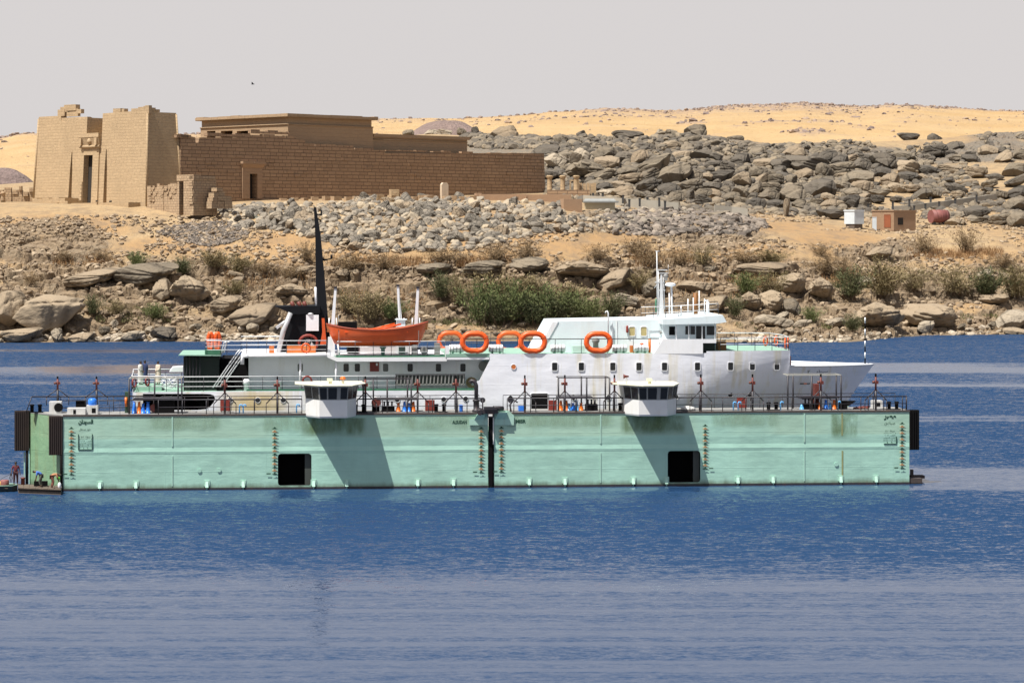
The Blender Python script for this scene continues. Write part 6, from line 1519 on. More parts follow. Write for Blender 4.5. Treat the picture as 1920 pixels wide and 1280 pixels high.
machine('cable_reel', 'dark reel with a pale rim left of the ALSUDAN pump tank', 'reel', 698, 712, 755, 1.6, M_BLACK, lambda t, x0, x1, yl, z, zt: part('wheel', MB().lathe(((x0 + x1) / 2, yl - .15, z + .75), [(.36, -.05), (.36, .05)], 14, 'y'), M_RUSTRED, t))
machine('hopper', 'black slanted skip at the end of the bow shelter', 'skip', 1577, 1589, 752, 1.3, M_BLACK, lambda t, x0, x1, yl, z, zt: part('chute', MB().hexa([(x1 - .1, yl, z + .3), (x1 + .1, yl, z + .3), (x1 + .1, yl + .8, z + .3), (x1 - .1, yl + .8, z + .3)], [(x0, yl, zt + .003), (x1 + .7, yl, zt + .003), (x1 + .7, yl + .8, zt + .003), (x0, yl + .8, zt + .003)]), M_BLACK, t))
M_MWHITE = paint('machine_white', (.62, .62, .60), .5, .1, 3, (.3, .25, .2), .5)
machine('white_chest', 'white chest with a dark slot on the end of the dock deck', 'chest', 126, 160, 765, .8, M_MWHITE, lambda t, x0, x1, yl, z, zt: part('slot', MB().box(x0 + .45, x0 + .65, yl - .02, yl + .01, z + .06, zt - .12), M_BLACK, t))
machine('fan_unit', 'white fan housing with a dark round fan by the ribbed fenders', 'fan', 92, 115, 753, 2.6, M_MWHITE, lambda t, x0, x1, yl, z, zt: part('fan', MB().tube(((x0 + x1) / 2 + .25, yl + .02, (z + zt) / 2), ((x0 + x1) / 2 + .25, yl - .05, (z + zt) / 2), .34, n=16), M_BLACK, t))
machine('generator', 'grey machine with a blue drum on top near the end of the dock', 'generator', 162, 183, 760, 1.2, M_MWHITE, lambda t, x0, x1, yl, z, zt: (part('drum', MB().lathe(((x0 + x1) / 2, yl + .45, zt), [(.3, 0), (.33, .1), (.33, .42), (.2, .52)], 12), M_BLUE, t), part('grille', MB().box(x0 + .4, x0 + .7, yl - .02, yl + .01, z + .1, zt - .2), M_BLACK, t)))
machine('cable_box', 'black box hung on the rail beyond the white chest', 'box', 142, 160, 752, 4.25, M_BLACK)
machine('green_bin', 'dark green bin with an orange tube at the corner of the stern shelter', 'bin', 234, 243, 735, 2.4, paint('dark_green_bin', (.03, .07, .04), .6), lambda t, x0, x1, yl, z, zt: part('orange_tube', MB().tube((x0 + .1, yl - .1, z + .5), (x0 + .1, yl - .1, z + 1.2), .1, n=8), M_ORANGE, t))
machine('compressor', 'small blue and white motor left of the vent pipe', 'motor', 862, 868, 760, 1.4, M_BLUE, lambda t, x0, x1, yl, z, zt: part('bottle', MB().lathe((x0 - .25, yl + .2, z), [(.11, 0), (.11, .5), (.04, .65)], 8), M_MWHITE, t))
machine('compressor', 'small blue motor with dark hoses right of the joint', 'motor', 973, 982, 761, 1.4, M_BLUE, lambda t, x0, x1, yl, z, zt: part('hose', MB().path([(x0 - .1, yl, z + .7), (x0 - .4, yl, z + .9), (x0 - .7, yl, z + .5), (x0 - .6, yl, z)], .06, 6), M_BLACK, t))
machine('control_cabinet', 'open grey control cabinet under the last lamp mast', 'cabinet', 1637, 1655, 751, 2.2, M_MWHITE, lambda t, x0, x1, yl, z, zt: part('opening', MB().box(x0 + .15, x1 - .2, yl - .02, yl + .01, z + .2, zt - .15), M_BLACK, t))
b = MB()
for k in range(16):
    a = k * .7; b.tube((X(1600 + (k * 7) % 34, 1.6), 1.6 + .1 * (k % 4), DT + .06 + .03 * (k % 3)), (X(1606 + (k * 5) % 30, 1.8), 1.9, DT + .1 + .04 * (k % 4)), .06, n=5)
solo('rope_heap', 'heap of rusty chain and rope between the skip and the grey cabinet', 'rope', b, M_RUSTRED, on(1615, 1.7), DOCK)
b = MB(); x, y, z = on(1290, 1.6); b.lathe((x, y, z), [(.5, 0), (.62, .08), (.5, .25), (.15, .34)], 12); solo('white_tarpaulin', 'white bundle with a blue end right of the MISR cabin', 'bundle', b, M_MWHITE, (x, y, z), DOCK)
for (cab, cc, pxs) in ((dockA, cA, ((618, M_CREAM, 'cream box lamp on the ALSUDAN cabin roof', 0), (643, M_ORANGE, 'orange mushroom vent on the ALSUDAN cabin roof', 1))), (dockB, cB, ((1217, M_CREAM, 'cream box lamp on the MISR cabin roof', 0),))):
    for px_, m, lab, kd in pxs:
        x, y, z = X(px_, -.8), -.8, cc[4]; t = thing('roof_lamp' if not kd else 'roof_vent', lab, 'roof lamp' if not kd else 'roof vent', (x, y, z), DOCK)
        if kd: part('stem', MB().tube((x, y, z), (x, y, z + .35), .09, n=8), M_CREAM, t); part('cap', MB().lathe((x, y, z + .34), [(.22, 0), (.24, .08), (.1, .2)], 12), m, t)
        else: part('stem', MB().tube((x + .05, y, z), (x + .05, y, z + .2), .12, n=8), m, t); part('lamp_body', MB().box(x - .2, x + .22, y - .2, y + .15, z + .2, z + .42), m, t)
x, y, z = X(1174, -.3), -.3, cB[4]; t = thing('horn', 'dark loudhailer horn on a bent stalk on the MISR cabin roof', 'horn', (x, y, z), DOCK)
part('stalk', MB().path([(x, y, z), (x + .1, y, z + .3), (x, y, z + .5)], .025, 5), M_CREAM, t); part('bell', MB().lathe((x - .2, y, z + .55), [(.2, 0), (.1, .15), (.06, .4)], 10, 'x'), M_RUSTRED, t)
# ================================================================ the passenger ship lying in the dock
def hull_mat():
    m, nt, b = node_mat('ship_white_hull'); v = coords(nt)
    n1 = noisen(nt, v, .3, 5, .6); n2 = noisen(nt, coords(nt, scale=(1.6, 1, .14)), .8, 6, .6); n3 = noisen(nt, v, 2.4, 5, .65)
    c = mixc(nt, ramp(nt, n1, .3, .7), (.74, .76, .83), (.82, .83, .88))
    c = mixc(nt, mathn(nt, 'MULTIPLY', ramp(nt, n2, .52, .68), .6), c, (.60, .53, .33))
    c = mixc(nt, mathn(nt, 'MULTIPLY', ramp(nt, n3, .66, .76), .35), c, (.38, .27, .16))
    # a broad patch of old yellow primer low on the after hull
    at = N(nt, 'ShaderNodeAttribute', attribute_name='primer').outputs['Fac']
    c = mixc(nt, mathn(nt, 'MULTIPLY', at, ramp(nt, n1, .3, .5)), c, (.58, .44, .20))
    L(nt, c, b.inputs['Base Color']); b.inputs['Roughness'].default_value = .38
    d1 = noisen(nt, coords(nt, scale=(.45, 1, .8)), 1.0, 3, .5); wv = N(nt, 'ShaderNodeTexBrick', i_Scale=1.0); L(nt, N(nt, 'ShaderNodeTexCoord').outputs['UV'], wv.inputs['Vector'])
    wv.inputs['Brick Width'].default_value = 4.2; wv.inputs['Row Height'].default_value = 1.5; wv.inputs['Mortar Size'].default_value = .02; wv.inputs['Mortar Smooth'].default_value = 1
    bumpn(nt, b, mathn(nt, 'ADD', d1, mathn(nt, 'MULTIPLY', wv.outputs['Fac'], .12)), .5, .12)
    return m
M_HULL = hull_mat()
M_SWHITE = paint('ship_white', (.80, .81, .84), .4, .05, .8, (.5, .45, .32), .3, bump=.15, bscale=.8)
M_PALEBLUE = paint('ship_pale_blue_white', (.72, .81, .84), .4, .05, .8, (.5, .5, .4), .25, bump=.12, bscale=.8)
M_SGREEN = paint('deck_green', (.035, .15, .085), .6, .12, 1.5, (.12, .2, .12), .4)
M_PGREEN = paint('pale_green_deck', (.25, .42, .33), .6, .1, 1.5)
M_DGREEN = paint('dark_green_house', (.006, .016, .012), .7, .2, 1.2)
M_FUNNEL = paint('funnel_black', (.004, .0045, .007), .7, .2, 1)
M_FUNNEL.node_tree.nodes['Principled BSDF'].inputs['Specular IOR Level'].default_value = .2
M_SILVER = paint('silver_pipe', (.55, .55, .56), .3, .1, 2, metal=.3)
M_BOATOR = paint('lifeboat_orange', (.62, .095, .02), .38, .12, 1.0, (.25, .04, .02), .35)
M_FLOAT = paint('float_orange', (.80, .105, .012), .42, .08, 2.5, (.45, .06, .01), .3)
M_OBOX = paint('orange_box', (.55, .15, .03), .6, .15, 2, (.25, .08, .03), .4)
M_BROWN = paint('brown_locker', (.22, .09, .02), .6, .2, 2)
M_GREYW = paint('grey_fitting', (.25, .25, .24), .6, .15, 3, (.12, .08, .06), .4)
M_RAILW = paint('white_rail', (.75, .76, .78), .4, .05, 3)
YH, YC, YF = 6.5, 12.0, 17.5
ship = thing('passenger_ship', 'white passenger ship with a black funnel standing in the floating dock', 'ship', (32, YC, 4), DOCK)
S = lambda px, py, y=YH: (X(px, y), Zd(px, py, y))
zB = 4.2
zMain, zBoat = S(700, 732)[1], S(1000, 663)[1]
xBow = X(1330, YH)
# after hull side with the mooring-deck opening cut out
open_ = [S(268, 769), S(370, 768.5), S(386, 767), S(394, 762), S(401, 754), S(403.5, 747), S(401, 741), S(394, 738.5), S(380, 738), S(268, 738)]
outer = [(X(250, YH), zB), (X(925, YH), zB), (X(925, YH), zBoat), S(918, 663), S(918, 676), S(915, 682), S(899, 713), S(890, 717), S(890, 732), S(460, 733), S(250, 735.5)]
b = MB(); b.sheet(outer, [open_], YH, YH + .12)
o = part('after_hull', b, M_HULL, ship)
a = o.data.attributes.new('primer', 'FLOAT', 'POINT'); vals = []
o.data.attributes.remove(a)
# finely divided plating overlay carries the primer patch: own panel, 4 mm proud
xs = np.linspace(X(405, YH), X(566, YH), 40); zs = np.linspace(zB + .6, zMain - .05, 12); V = []; A = []
for x in xs:
    for z in zs:
        V.append((x, YH - .004, z)); t = np.exp(-((x - X(475, YH)) / 2.4) ** 4) * .85; A.append(t * (1 if z < zMain - .3 else .7))
n = len(zs); fs = [i * n + k for i in range(len(xs) - 1) for k in range(n - 1) for (i, k) in ((i, k),)]
idx = np.arange(len(xs) * n).reshape(len(xs), n); qd = np.stack([idx[:-1, :-1], idx[1:, :-1], idx[1:, 1:], idx[:-1, 1:]], -1).reshape(-1)
bb = BASE[ship]; me = np_mesh('primer_patch', np.array(V) - np.array(bb), qd, 4, {'primer': A}); auto_uv(me, bb); me.materials.append(M_HULL)
pp = bpy.data.objects.new('primer_patch', me); COL.objects.link(pp); pp.parent = o; BASE[pp] = bb
b = MB(); b.box(X(262, YH), X(410, YH), YH + 3, YH + 3.1, zB, S(300, 738)[1]); b.box(X(262, YH), X(410, YH), YH + .13, YH + 3, S(300, 737)[1] - .02, S(300, 737)[1] + .03); b.box(X(262, YH), X(410, YH), YH + .13, YH + 3, zB, zB + .1)
for px_ in (300, 345, 378): b.tube((X(px_, YH + 1.2), YH + 1.2, zB), (X(px_, YH + 1.2), YH + 1.2, S(300, 757)[1]), .2, n=8)
part('mooring_deck', b, M_BLACK, ship)  # interior coloured black to give the opening its shade
b = MB(); b.add([(X(250, YH), YH, zB), (X(250, YH) - .2, YC, zB), (X(250, YH) - .4, YC, zMain + .0), (X(250, YH), YH, S(250, 735.5)[1])], [(0, 1, 2, 3)]); b.add([(X(250, YH), YF, zB), (X(250, YH) - .2, YC, zB), (X(250, YH) - .4, YC, zMain), (X(250, YH), YF, zMain)], [(0, 1, 2, 3)]); b.box(X(250, YH), X(925, YH), YF - .12, YF, zB, zMain)
part('transom', b, M_HULL, ship)
# main deck and green margin
b = MB(); b.box(X(250, YH) + .02, X(925, YH), YH + .13, YF - .13, zMain - .2, zMain - .02); part('main_deck', b, M_PGREEN, ship)
b = MB(); b.box(X(462, YH), X(888, YH), YH + .05, YH + .2, zMain + .002, zMain + .14); part('deck_margin', b, M_SGREEN, ship)
# full-height hull from the slanted cheek to the bow, lofted so that it narrows and flares to the stem
x0 = X(925, YH) + .001; xT = X(1638, YC); zT_ = Zd(1638, 683, YC)
def xend(z): return xT - (zT_ - z) * .72
def half(t, hz):
    p = 1.12 + 2.1 * hz; return 5.5 * max(0.0, 1 - max(0, t) ** p)
def side(x, z, sgn=-1):
    t = (x - X(1180, YH)) / (xend(z) - X(1180, YH)); hz = max(0, min(1, (z - zB) / 5)); return YC + sgn * half(min(1, t), hz)
xF = X(1482, YH + 1.0); z663, z657 = zBoat, S(1400, 658)[1]
def topz(x):
    if x < X(1325, YH): return zBoat
    if x < xF: return z657
    return zT_ - .0 + .06 * ((x - xF) / (xT - xF) - 1) ** 2 * 2
def shell(sgn, xa, xb, nx, zlo, zhi_of, nz=10):
    V = []; xs = np.linspace(xa, xb, nx)
    for x in xs:
        for k in range(nz + 1):
            z = zlo + (zhi_of(x) - zlo) * k / nz; xx = min(x, xend(z)); V.append((xx, side(xx, z, sgn), z))
    n = nz + 1; return V, [(i * n + k, (i + 1) * n + k, (i + 1) * n + k + 1, i * n + k + 1) for i in range(nx - 1) for k in range(nz)]
b = MB()
for sgn in (-1, 1):
    b.add(*shell(sgn, x0, X(1325, YH), 16, zB, lambda x: zBoat), smooth=True); b.add(*shell(sgn, X(1325, YH) + .001, xF, 14, zB, lambda x: z657), smooth=True); b.add(*shell(sgn, xF + .001, xT, 34, zB, topz), smooth=True)
fh = part('forward_hull', b, M_HULL, ship)
# upper decks
b = MB(); b.box(X(836, YH), X(1240, YH), YH + .02, YF - .02, zBoat - .25, zBoat - .004); part('boat_deck', b, M_PGREEN, ship)
V = [(x, side(x, z657, s), z657 - .004) for x in np.linspace(X(1325, YH), xF, 10) for s in (-1, 1)]
b = MB(); b.add(V, [(2 * i, 2 * i + 2, 2 * i + 3, 2 * i + 1) for i in range(9)]); part('forward_deck', b, M_PGREEN, ship)
b = MB(); n = 6; ys = np.linspace(side(xF, z657, -1), side(xF, z657, 1), n); zf = topz(xF + .1) - 1.0; b.add([(xF - .02 + .5 * (1 - abs(2 * k / (n - 1) - 1) ** 2), ys[k], z) for k in range(n) for z in (zf, z657)], [(2 * k, 2 * k + 2, 2 * k + 3, 2 * k + 1) for k in range(n - 1)]); part('deckhouse_front', b, M_HULL, ship)
V = [(x, side(x, 8.2, s) * .97 + YC * .03, 8.1) for x in np.linspace(xF, xT - 1.3, 12) for s in (-1, 1)]
b = MB(); b.add(V, [(2 * i, 2 * i + 2, 2 * i + 3, 2 * i + 1) for i in range(11)]); part('forecastle_deck', b, M_PGREEN, ship)
b = MB()
for sgn in (-1, 1): b.path([(x, side(x, topz(x), sgn), topz(x)) for x in np.linspace(xF, xT - .01, 24)], .075, 6)
part('bulwark_rail', b, M_RAILW, ship)
# passage wall under the boat deck (set back), its slab roof and lip
yW = 8.3
hw0, hw1 = X(466, yW), X(905, yW)
b = MB(); b.box(hw0, hw1, yW, 16, zMain - .02, S(500, 667)[1]); part('passenger_deckhouse', b, M_SWHITE, ship)
b = MB(); zc_, zd_ = S(500, 664)[1], S(500, 669.5)[1]; b.box(X(452, YH), X(612, YH), YH + .1, 16.4, zd_, zc_); b.tube((X(452, YH), YH + .12, (zc_ + zd_) / 2), (X(612, YH), YH + .12, (zc_ + zd_) / 2), .14, n=8)
ze, zg = S(700, 670)[1], S(700, 677.5)[1]; b.box(X(632, YH), X(838, YH), YH + .1, 16.4, zg, ze); b.hexa([(X(612, YH), YH + .1, zd_), (X(632, YH), YH + .1, zg), (X(632, YH), 16.4, zg), (X(612, YH), 16.4, zd_)], [(X(612, YH), YH + .1, zc_), (X(632, YH), YH + .1, ze), (X(632, YH), 16.4, ze), (X(612, YH), 16.4, zc_)])
b.box(X(838, YH), X(917, YH), YH + .03, 8.6, S(880, 674)[1], zBoat - .26); b.path([(X(466, YH), YH + .1, zd_ + .1), (X(455, YH), YH + .1, zd_ + .05), (X(454, YH), YH + .1, S(455, 683)[1])], .16, 8)
part('deck_overhang', b, M_SWHITE, ship)
b = MB(); b.box(X(612, 7), X(838, 7), 6.7, 16.2, ze + .004, ze + .1); part('lifeboat_deck', b, M_SGREEN, ship)
b = MB(); b.box(X(835, YH), X(842, YH), YH + .04, YH + .2, ze, S(840, 648)[1]); part('cheek_plate', b, M_SWHITE, ship)
b = MB()
for px_ in (563, 630): b.tube((X(px_, 6.9), 6.9, zMain), (X(px_, 6.9), 6.9, zd_), .09, n=7)
part('deck_stanchion', b, M_SWHITE, ship)
# windows: glass, with a raised white frame as its own piece
def win(px, py, w, h, y, parent, g=M_GLASS, frame=True, name='window'):
    x, z = X(px, y), Zd(px, py, y); s = .0412; hw_, hh = w * s / 2, h * s / 2; yy = y
    if parent is fh: yy = side(x, z) + .0
    sk_ = (side(x + hw_, z) - side(x - hw_, z)) / 2 if parent is fh else 0
    b = MB(); c = .06
    def octo(gx, gz, k): return [(x + sx * (gx - (k if e else 0)), z + sz * (gz - (0 if e else k))) for sx, sz, e in ((-1, -1, 1), (1, -1, 1), (1, -1, 0), (1, 1, 0), (1, 1, 1), (-1, 1, 1), (-1, 1, 0), (-1, -1, 0))]
    b.sheet(octo(hw_, hh, c), [], yy - .03, yy + .02); b.v = [(p[0], p[1] + (p[0] - x) / max(hw_, .01) * sk_, p[2]) for p in b.v]; wn = part(name, b, g, parent)
    if frame:
        b = MB(); b.sheet(octo(hw_ + .05, hh + .05, c + .02), [list(reversed(octo(hw_ + .003, hh + .003, c)))], yy - .06, yy + .02); b.v = [(p[0], p[1] + (p[0] - x) / max(hw_, .01) * sk_, p[2]) for p in b.v]; part('frame', b, M_RAILW, wn)
for px_ in (1040, 1090, 1149, 1198, 1246, 1308, 1371, 1413, 1461): win(px_, 687, 10, 15, YH, fh)
for px_, g in ((563, M_GLASSG), (649, M_GLASS), (670, M_GLASS), (723, M_GLASSG), (769, M_GLASS), (822, M_GLASS), (868, M_GLASS)): win(px_, 689, 10, 15, yW, ship, g, frame=False)
def port(px, py, r, y, parent, m=M_GLASS):
    x, z = X(px, y), Zd(px, py, y); yy = side(x, z) if parent is fh else y
    b = MB(); b.tube((x, yy + .02, z), (x, yy - .035, z), r, n=14); p_ = part('porthole', b, m, parent); b = MB(); b.path([(x + math.cos(a) * r, yy - .03, z + math.sin(a) * r) for a in np.linspace(0, 2 * math.pi, 15)[:-1]], .022, 5, closed=True); part('rim', b, M_RAILW, p_)
for px_, py_ in ((431.5, 750), (483.5, 750), (531, 750), (704, 749), (745, 749), (832, 748.5), (873, 747.5)): port(px_, py_, .21, YH, o)
for px_, py_ in ((957, 746), (1075, 745), (1141, 745), (1268, 744), (1373, 741), (1411, 741)): port(px_, py_, .21, YH, fh)
port(963, 687.5, .21, YH, fh, M_OBOX)
win(1011.5, 756, 32, 38, YH, fh, M_BLACK, name='side_door')  # flat black panel stands in for the shade of an open doorway
b = MB(); x, z = X(702, yW), Zd(702, 687.5, yW); b.box(x - .36, x + .36, yW - .14, yW, z - .36, z + .38); rp_ = part('red_cabinet', b, M_RED, ship)
b = MB(); b.box(x + .12, x + .26, yW - .15, yW - .141, z + .1, z + .3); part('notice', b, M_RAILW, rp_)
letters('ship_name', 'سيناء', 1531, 1552, 693, 699.5, side(X(1540, YH + 1.5), 8.4) + .02, M_BLACK, ship, True); letters('ship_number', '٢', 1514, 1519, 694, 699.5, side(X(1517, YH + 1.2), 8.4) + .02, M_BLACK, ship)
letters('stern_lettering', 'سيناء', 303, 322, 739.5, 743.5, YH + 1.9, M_RAILW, ship, True)
b = MB(); y_ = side(X(1509, 8), 7.8) - .03; b.box(X(1500, y_), X(1519, y_), y_, y_ + .05, Zd(1510, 720, y_), Zd(1510, 718, y_)); part('scuff_plate', b, M_BLACK, fh); b = MB(); b.box(X(1507, y_), X(1513, y_), y_ - .04, y_ - .004, Zd(1510, 720, y_), Zd(1510, 717.8, y_)); part('scuff_plate', b, M_ORANGE, fh)
# aft passage, slatted gangway rack and rope reel
b = MB(); g0, g1 = X(741, 7.0), X(872, 7.0); za, zb_ = Zd(741, 722, 7.0), Zd(741, 701, 7.0); b.box(g0, g1, 7.0, 7.06, za, za + .1); b.box(g0, g1, 7.0, 7.06, zb_ - .1, zb_)
for k in range(19):
    x = g0 + (g1 - g0) * (k + .5) / 19; b.hexa([(x - .05, 6.98, za + .101), (x + .05, 6.98, za + .101), (x + .05, 7.05, za + .101), (x - .05, 7.05, za + .101)], [(x - .0, 6.98, zb_ - .101), (x + .1, 6.98, zb_ - .101), (x + .1, 7.05, zb_ - .101), (x, 7.05, zb_ - .101)])
gw = solo('gangway', 'grey slatted gangway stowed on edge along the ship side passage', 'gangway', b, M_GREYW, (g0, 7, za), DOCK)
b = MB(); b.box(g0, g1, 7.2, 7.25, za, zb_ - .05); tag(solo('gangway_net', 'dark side net behind the stowed slatted gangway', 'net', b, paint('dark_net', (.09, .10, .09), .9), (g0, 7.2, za), DOCK))
x, z = X(884, 7.4), Zd(884, 717, 7.4); b = MB()
for k in range(7): b.path([(x + math.cos(a) * (.42 - .03 * k) + .02 * k, 7.4 + .05 * (k % 3), z + math.sin(a) * (.40 - .02 * k)) for a in np.linspace(0, 6.28, 13)[:-1]], .045, 5, closed=True)
solo('rope_coil', 'brown coil of rope hanging at the end of the ship side passage', 'rope', b, paint('old_rope', (.24, .18, .10), .9, .3, 6), (x, 7.4, z), DOCK)
b = MB(); b.tube((X(907, 8.2), 8.25, Zd(907, 686, 8.2)), (X(907, 8.2), 8.05, Zd(907, 686, 8.2)), .42, n=18); solo('hose_reel', 'round grey hose reel in the corner of the ship side passage', 'hose reel', b, M_GREYW, (X(907, 8.2), 8.2, Zd(907, 686, 8.2)), DOCK)
# railings
def rail(parent, pts, h, bars=3, step=1.5, m=M_RAILW, mp=M_PIPE, r=.028, name='guard_rail'):
    b, c = MB(), MB(); pts = [Vector(p) for p in pts]
    for p, q_ in zip(pts[:-1], pts[1:]):
        for k in range(bars): dz = Vector((0, 0, h * (k + 1) / bars)); b.tube(p + dz, q_ + dz, r * (1.25 if k == bars - 1 else .8), n=5)
        n = max(1, round((q_ - p).length / step))
        for i in range(n + 1):
            a = p + (q_ - p) * i / n; c.tube(a, a + Vector((0, 0, h)), r * .9, n=5)
    g = part(name, b, m, parent); part('rail_posts', c, mp, g)
P_ = lambda px, y, z: (X(px, y), y, z)
rail(ship, [P_(345, YH + .1, zMain), P_(566, YH + .1, zMain), P_(742, YH + .1, zMain)], 1.15)
rail(ship, [P_(247, YH + .3, zMain), P_(345, YH + .1, zMain)], 1.2)
rail(ship, [P_(247, YH + .3, zMain), (X(250, YH) - .35, YC, zMain), P_(250, YF - .2, zMain), P_(340, YF - .2, zMain)], 1.2)
rail(ship, [P_(388, YH + .4, zc_), P_(612, YH + .25, zc_)], 1.05); rail(ship, [P_(632, YH + .3, ze), P_(835, YH + .3, ze)], 1.25, 3)
rail(ship, [P_(845, YH + .2, zBoat), P_(1236, YH + .2, zBoat)], 1.15, 1, 2.1, M_PIPE); rail(ship, [P_(820, YF - .3, zBoat), P_(1020, YF - .3, zBoat)], 1.2, 3, 2.1, M_PIPE)
rail(ship, [P_(452, YF - .8, zc_), P_(612, YF - .8, zc_)], 1.0)
pts = [(x, side(x, z657) + .15, z657) for x in np.linspace(X(1352, YH), xF - .1, 5)]; rail(ship, pts, 1.05, 2, 1.55)
pts = [(x, side(x, z657, 1) - .15, z657) for x in np.linspace(X(1352, YH), xF - .1, 5)]; rail(ship, pts, 1.05, 2, 1.55)
rail(ship, [(xF - .1, side(xF, z657) + .2, z657), (xF + .25, YC, z657), (xF - .1, side(xF, z657, 1) - .2, z657)], 1.05, 2, 1.5)
# bridge: long deckhouse with slanted end, wheelhouse block, visor roof
yB = 8.6
zr0, zr1 = Zd(1035, 602.5, yB), Zd(1240, 598.5, yB)
b = MB(); b.sheet([(X(1004, yB), zBoat), (X(1243, yB), zBoat), (X(1243, yB), zr1), (X(1046, yB), zr0), (X(1036, yB), Zd(1036, 603, yB))], [], yB, 16.0); bh_ = part('bridge_deckhouse', b, M_PALEBLUE, ship)
b = MB(); q_ = [(X(1006, yB), zBoat), (X(1036, yB), Zd(1036, 603.5, yB)), (X(1047, yB), Zd(1047, 602.5, yB)), (X(1030, yB), Zd(1030, 633, yB))]; b.sheet(q_, [], yB - .06, yB - .003); part('slanted_stiffener', b, M_SWHITE, bh_)
b = MB(); b.box(X(1156, yB), X(1157.2, yB), yB - .05, yB - .003, zBoat, zr1 - .1); b.box(X(1147, yB), X(1148, yB), yB - .04, yB - .003, zBoat, zr1 - .2); part('seam_strip', b, M_SWHITE, bh_)
for px_ in (1185, 1207): win(px_, 621, 11, 17, yB, bh_, M_GLASSY)
# wheelhouse lower block, flush with the hull side
yV = YH + .15; xv0, xv1 = X(1229, yV), X(1345, yV); zw0 = Zd(1290, 636, yV)
b = MB(); b.sheet([S(1226, 663), S(1318, 663), S(1318, 643), S(1343, 643), S(1343, 636), S(1243, 636)], [], YH, 16.5); wb = part('wheelhouse_base', b, M_SWHITE, ship)
b = MB(); b.box(X(1318.5, YH) , X(1343, YH), YH + .6, YH + .7, zBoat - .2, Zd(1330, 643, YH)); part('dark_recess', b, M_DGREEN, wb)
yW2 = YH + 1.3; zwt = Zd(1290, 607, yW2); xw0, xw1 = X(1243, yW2), X(1343, yW2)
b = MB(); b.box(xw0, xw1, yW2, 15.2, zw0, zwt); wh_ = part('wheelhouse', b, M_PALEBLUE, ship)
for a, c, t0, t1, g in ((1254.5, 1265.5, 612, 628, M_BLACK), (1285, 1294, 611, 627, M_GLASS), (1295, 1303, 611, 627, M_GLASS), (1305, 1316, 611, 635, M_GLASS), (1317, 1322, 611, 635, M_GLASS), (1325, 1341, 611, 628, M_GLASS)):
    b = MB(); b.box(X(a, yW2), X(c, yW2), yW2 - .03, yW2 + .02, Zd(a, t1, yW2), Zd(a, t0, yW2)); part('window', b, g, wh_)
b = MB()
for px_ in (1268, 1291.5, 1316.5, 1340.5): b.tube((X(px_, YH + .2), YH + .2, zw0), (X(px_, YH + .2), YH + .2, Zd(px_, 607, YH)), .045, n=6)
part('wing_post', b, M_RAILW, wh_)
b = MB(); b.sheet([(X(1243, YH), Zd(1243, 598.5, YH)), (X(1243, YH), Zd(1243, 608.5, YH)), (X(1345, YH), Zd(1345, 606.5, YH)), (X(1362, YH), Zd(1362, 603.5, YH)), (X(1355, YH), Zd(1355, 590.5, YH)), (X(1300, YH), Zd(1300, 594.5, YH))], [], YH - .1, 16.6); part('visor_roof', b, M_PALEBLUE, wh_)
rail(ship, [P_(1202, 8, zr1 + .05), P_(1248, 8, zr1 + .1), P_(1347, 8, Zd(1347, 591, 8))], .95, 2, 1.0, M_RAILW, M_PIPE, .025); rail(ship, [P_(1210, 15.5, zr1 + .05), P_(1345, 15.5, Zd(1347, 592, 8))], .95, 2, 1.3, M_PIPE, M_PIPE, .025)
# signal mast over the bridge
M_MASTG = paint('grey_white_mast', (.55, .56, .57), .5, .1, 3)
ym = 11.5; MZ = lambda py: Zd(1240, py, ym); mast = part('signal_mast', MB().loftpoly([[(X(1240, ym) + sx * w_, ym + sy * w_, z) for sx, sy in ((-1, -1), (1, -1), (1, 1), (-1, 1))] for z, w_ in ((MZ(600), .22), (MZ(560), .13), (MZ(515), .07))]), M_MASTG, ship)
b = MB(); b.tube((X(1233, ym), ym, MZ(600)), (X(1231.5, ym), ym, MZ(471)), .05, n=6); b.tube((X(1229, ym), ym, MZ(471)), (X(1237, ym), ym, MZ(471)), .03, n=5); b.tube((X(1253, ym), ym, MZ(510)), (X(1253, ym), ym, MZ(496)), .02, n=4); b.tube((X(1236, ym), ym, MZ(600)), (X(1234, ym), ym, MZ(505)), .05, n=6); b.tube((X(1246, ym), ym, MZ(580)), (X(1244, ym), ym, MZ(520)), .04, n=6)
for py_, a, c in ((507, 1233, 1251), (513, 1235, 1253), (530, 1228, 1246), (545, 1234, 1247)): b.box(X(a, ym), X(c, ym), ym - .06, ym + .06, MZ(py_), MZ(py_) + .08)
b.tube((X(1240, ym), ym, MZ(520)), (X(1227, ym), ym, MZ(540)), .03, n=5); part('mast_spars', b, M_MASTG, mast)
b = MB(); b.ball((X(1248, ym), ym, MZ(518)), .22, 8, 5); b.box(X(1244, ym), X(1251, ym), ym - .2, ym - .08, MZ(526), MZ(520)); part('mast_lights', b, M_GREYW, mast)
b = MB(); b.lathe((X(1257, 10), 10, Zd(1257, 535, 10)), [(.1, -.1), (.42, -.02), (.46, .06), (.36, .18), (.1, .22)], 14); part('radar_dome', b, M_RAILW, ship)
b = MB(); b.tube((X(1260, 10), 10, zr1), (X(1259, 10), 10, Zd(1257, 535, 10)), .075, n=6); b.tube((X(1255, 10), 10, zr1), (X(1255, 10), 10, Zd(1255, 548, 10)), .05, n=6); b.tube((X(1327, 9), 9, Zd(1327, 593, 9)), (X(1327, 9), 9, Zd(1327, 566, 9)), .13, n=7); b.tube((X(1321, 10), 10, Zd(1321, 593, 10)), (X(1321, 10), 10, Zd(1321, 560, 10)), .04, n=5); b.box(X(1322, 10), X(1328, 10), 9.9, 10.1, Zd(1322, 565, 10), Zd(1322, 562, 10))
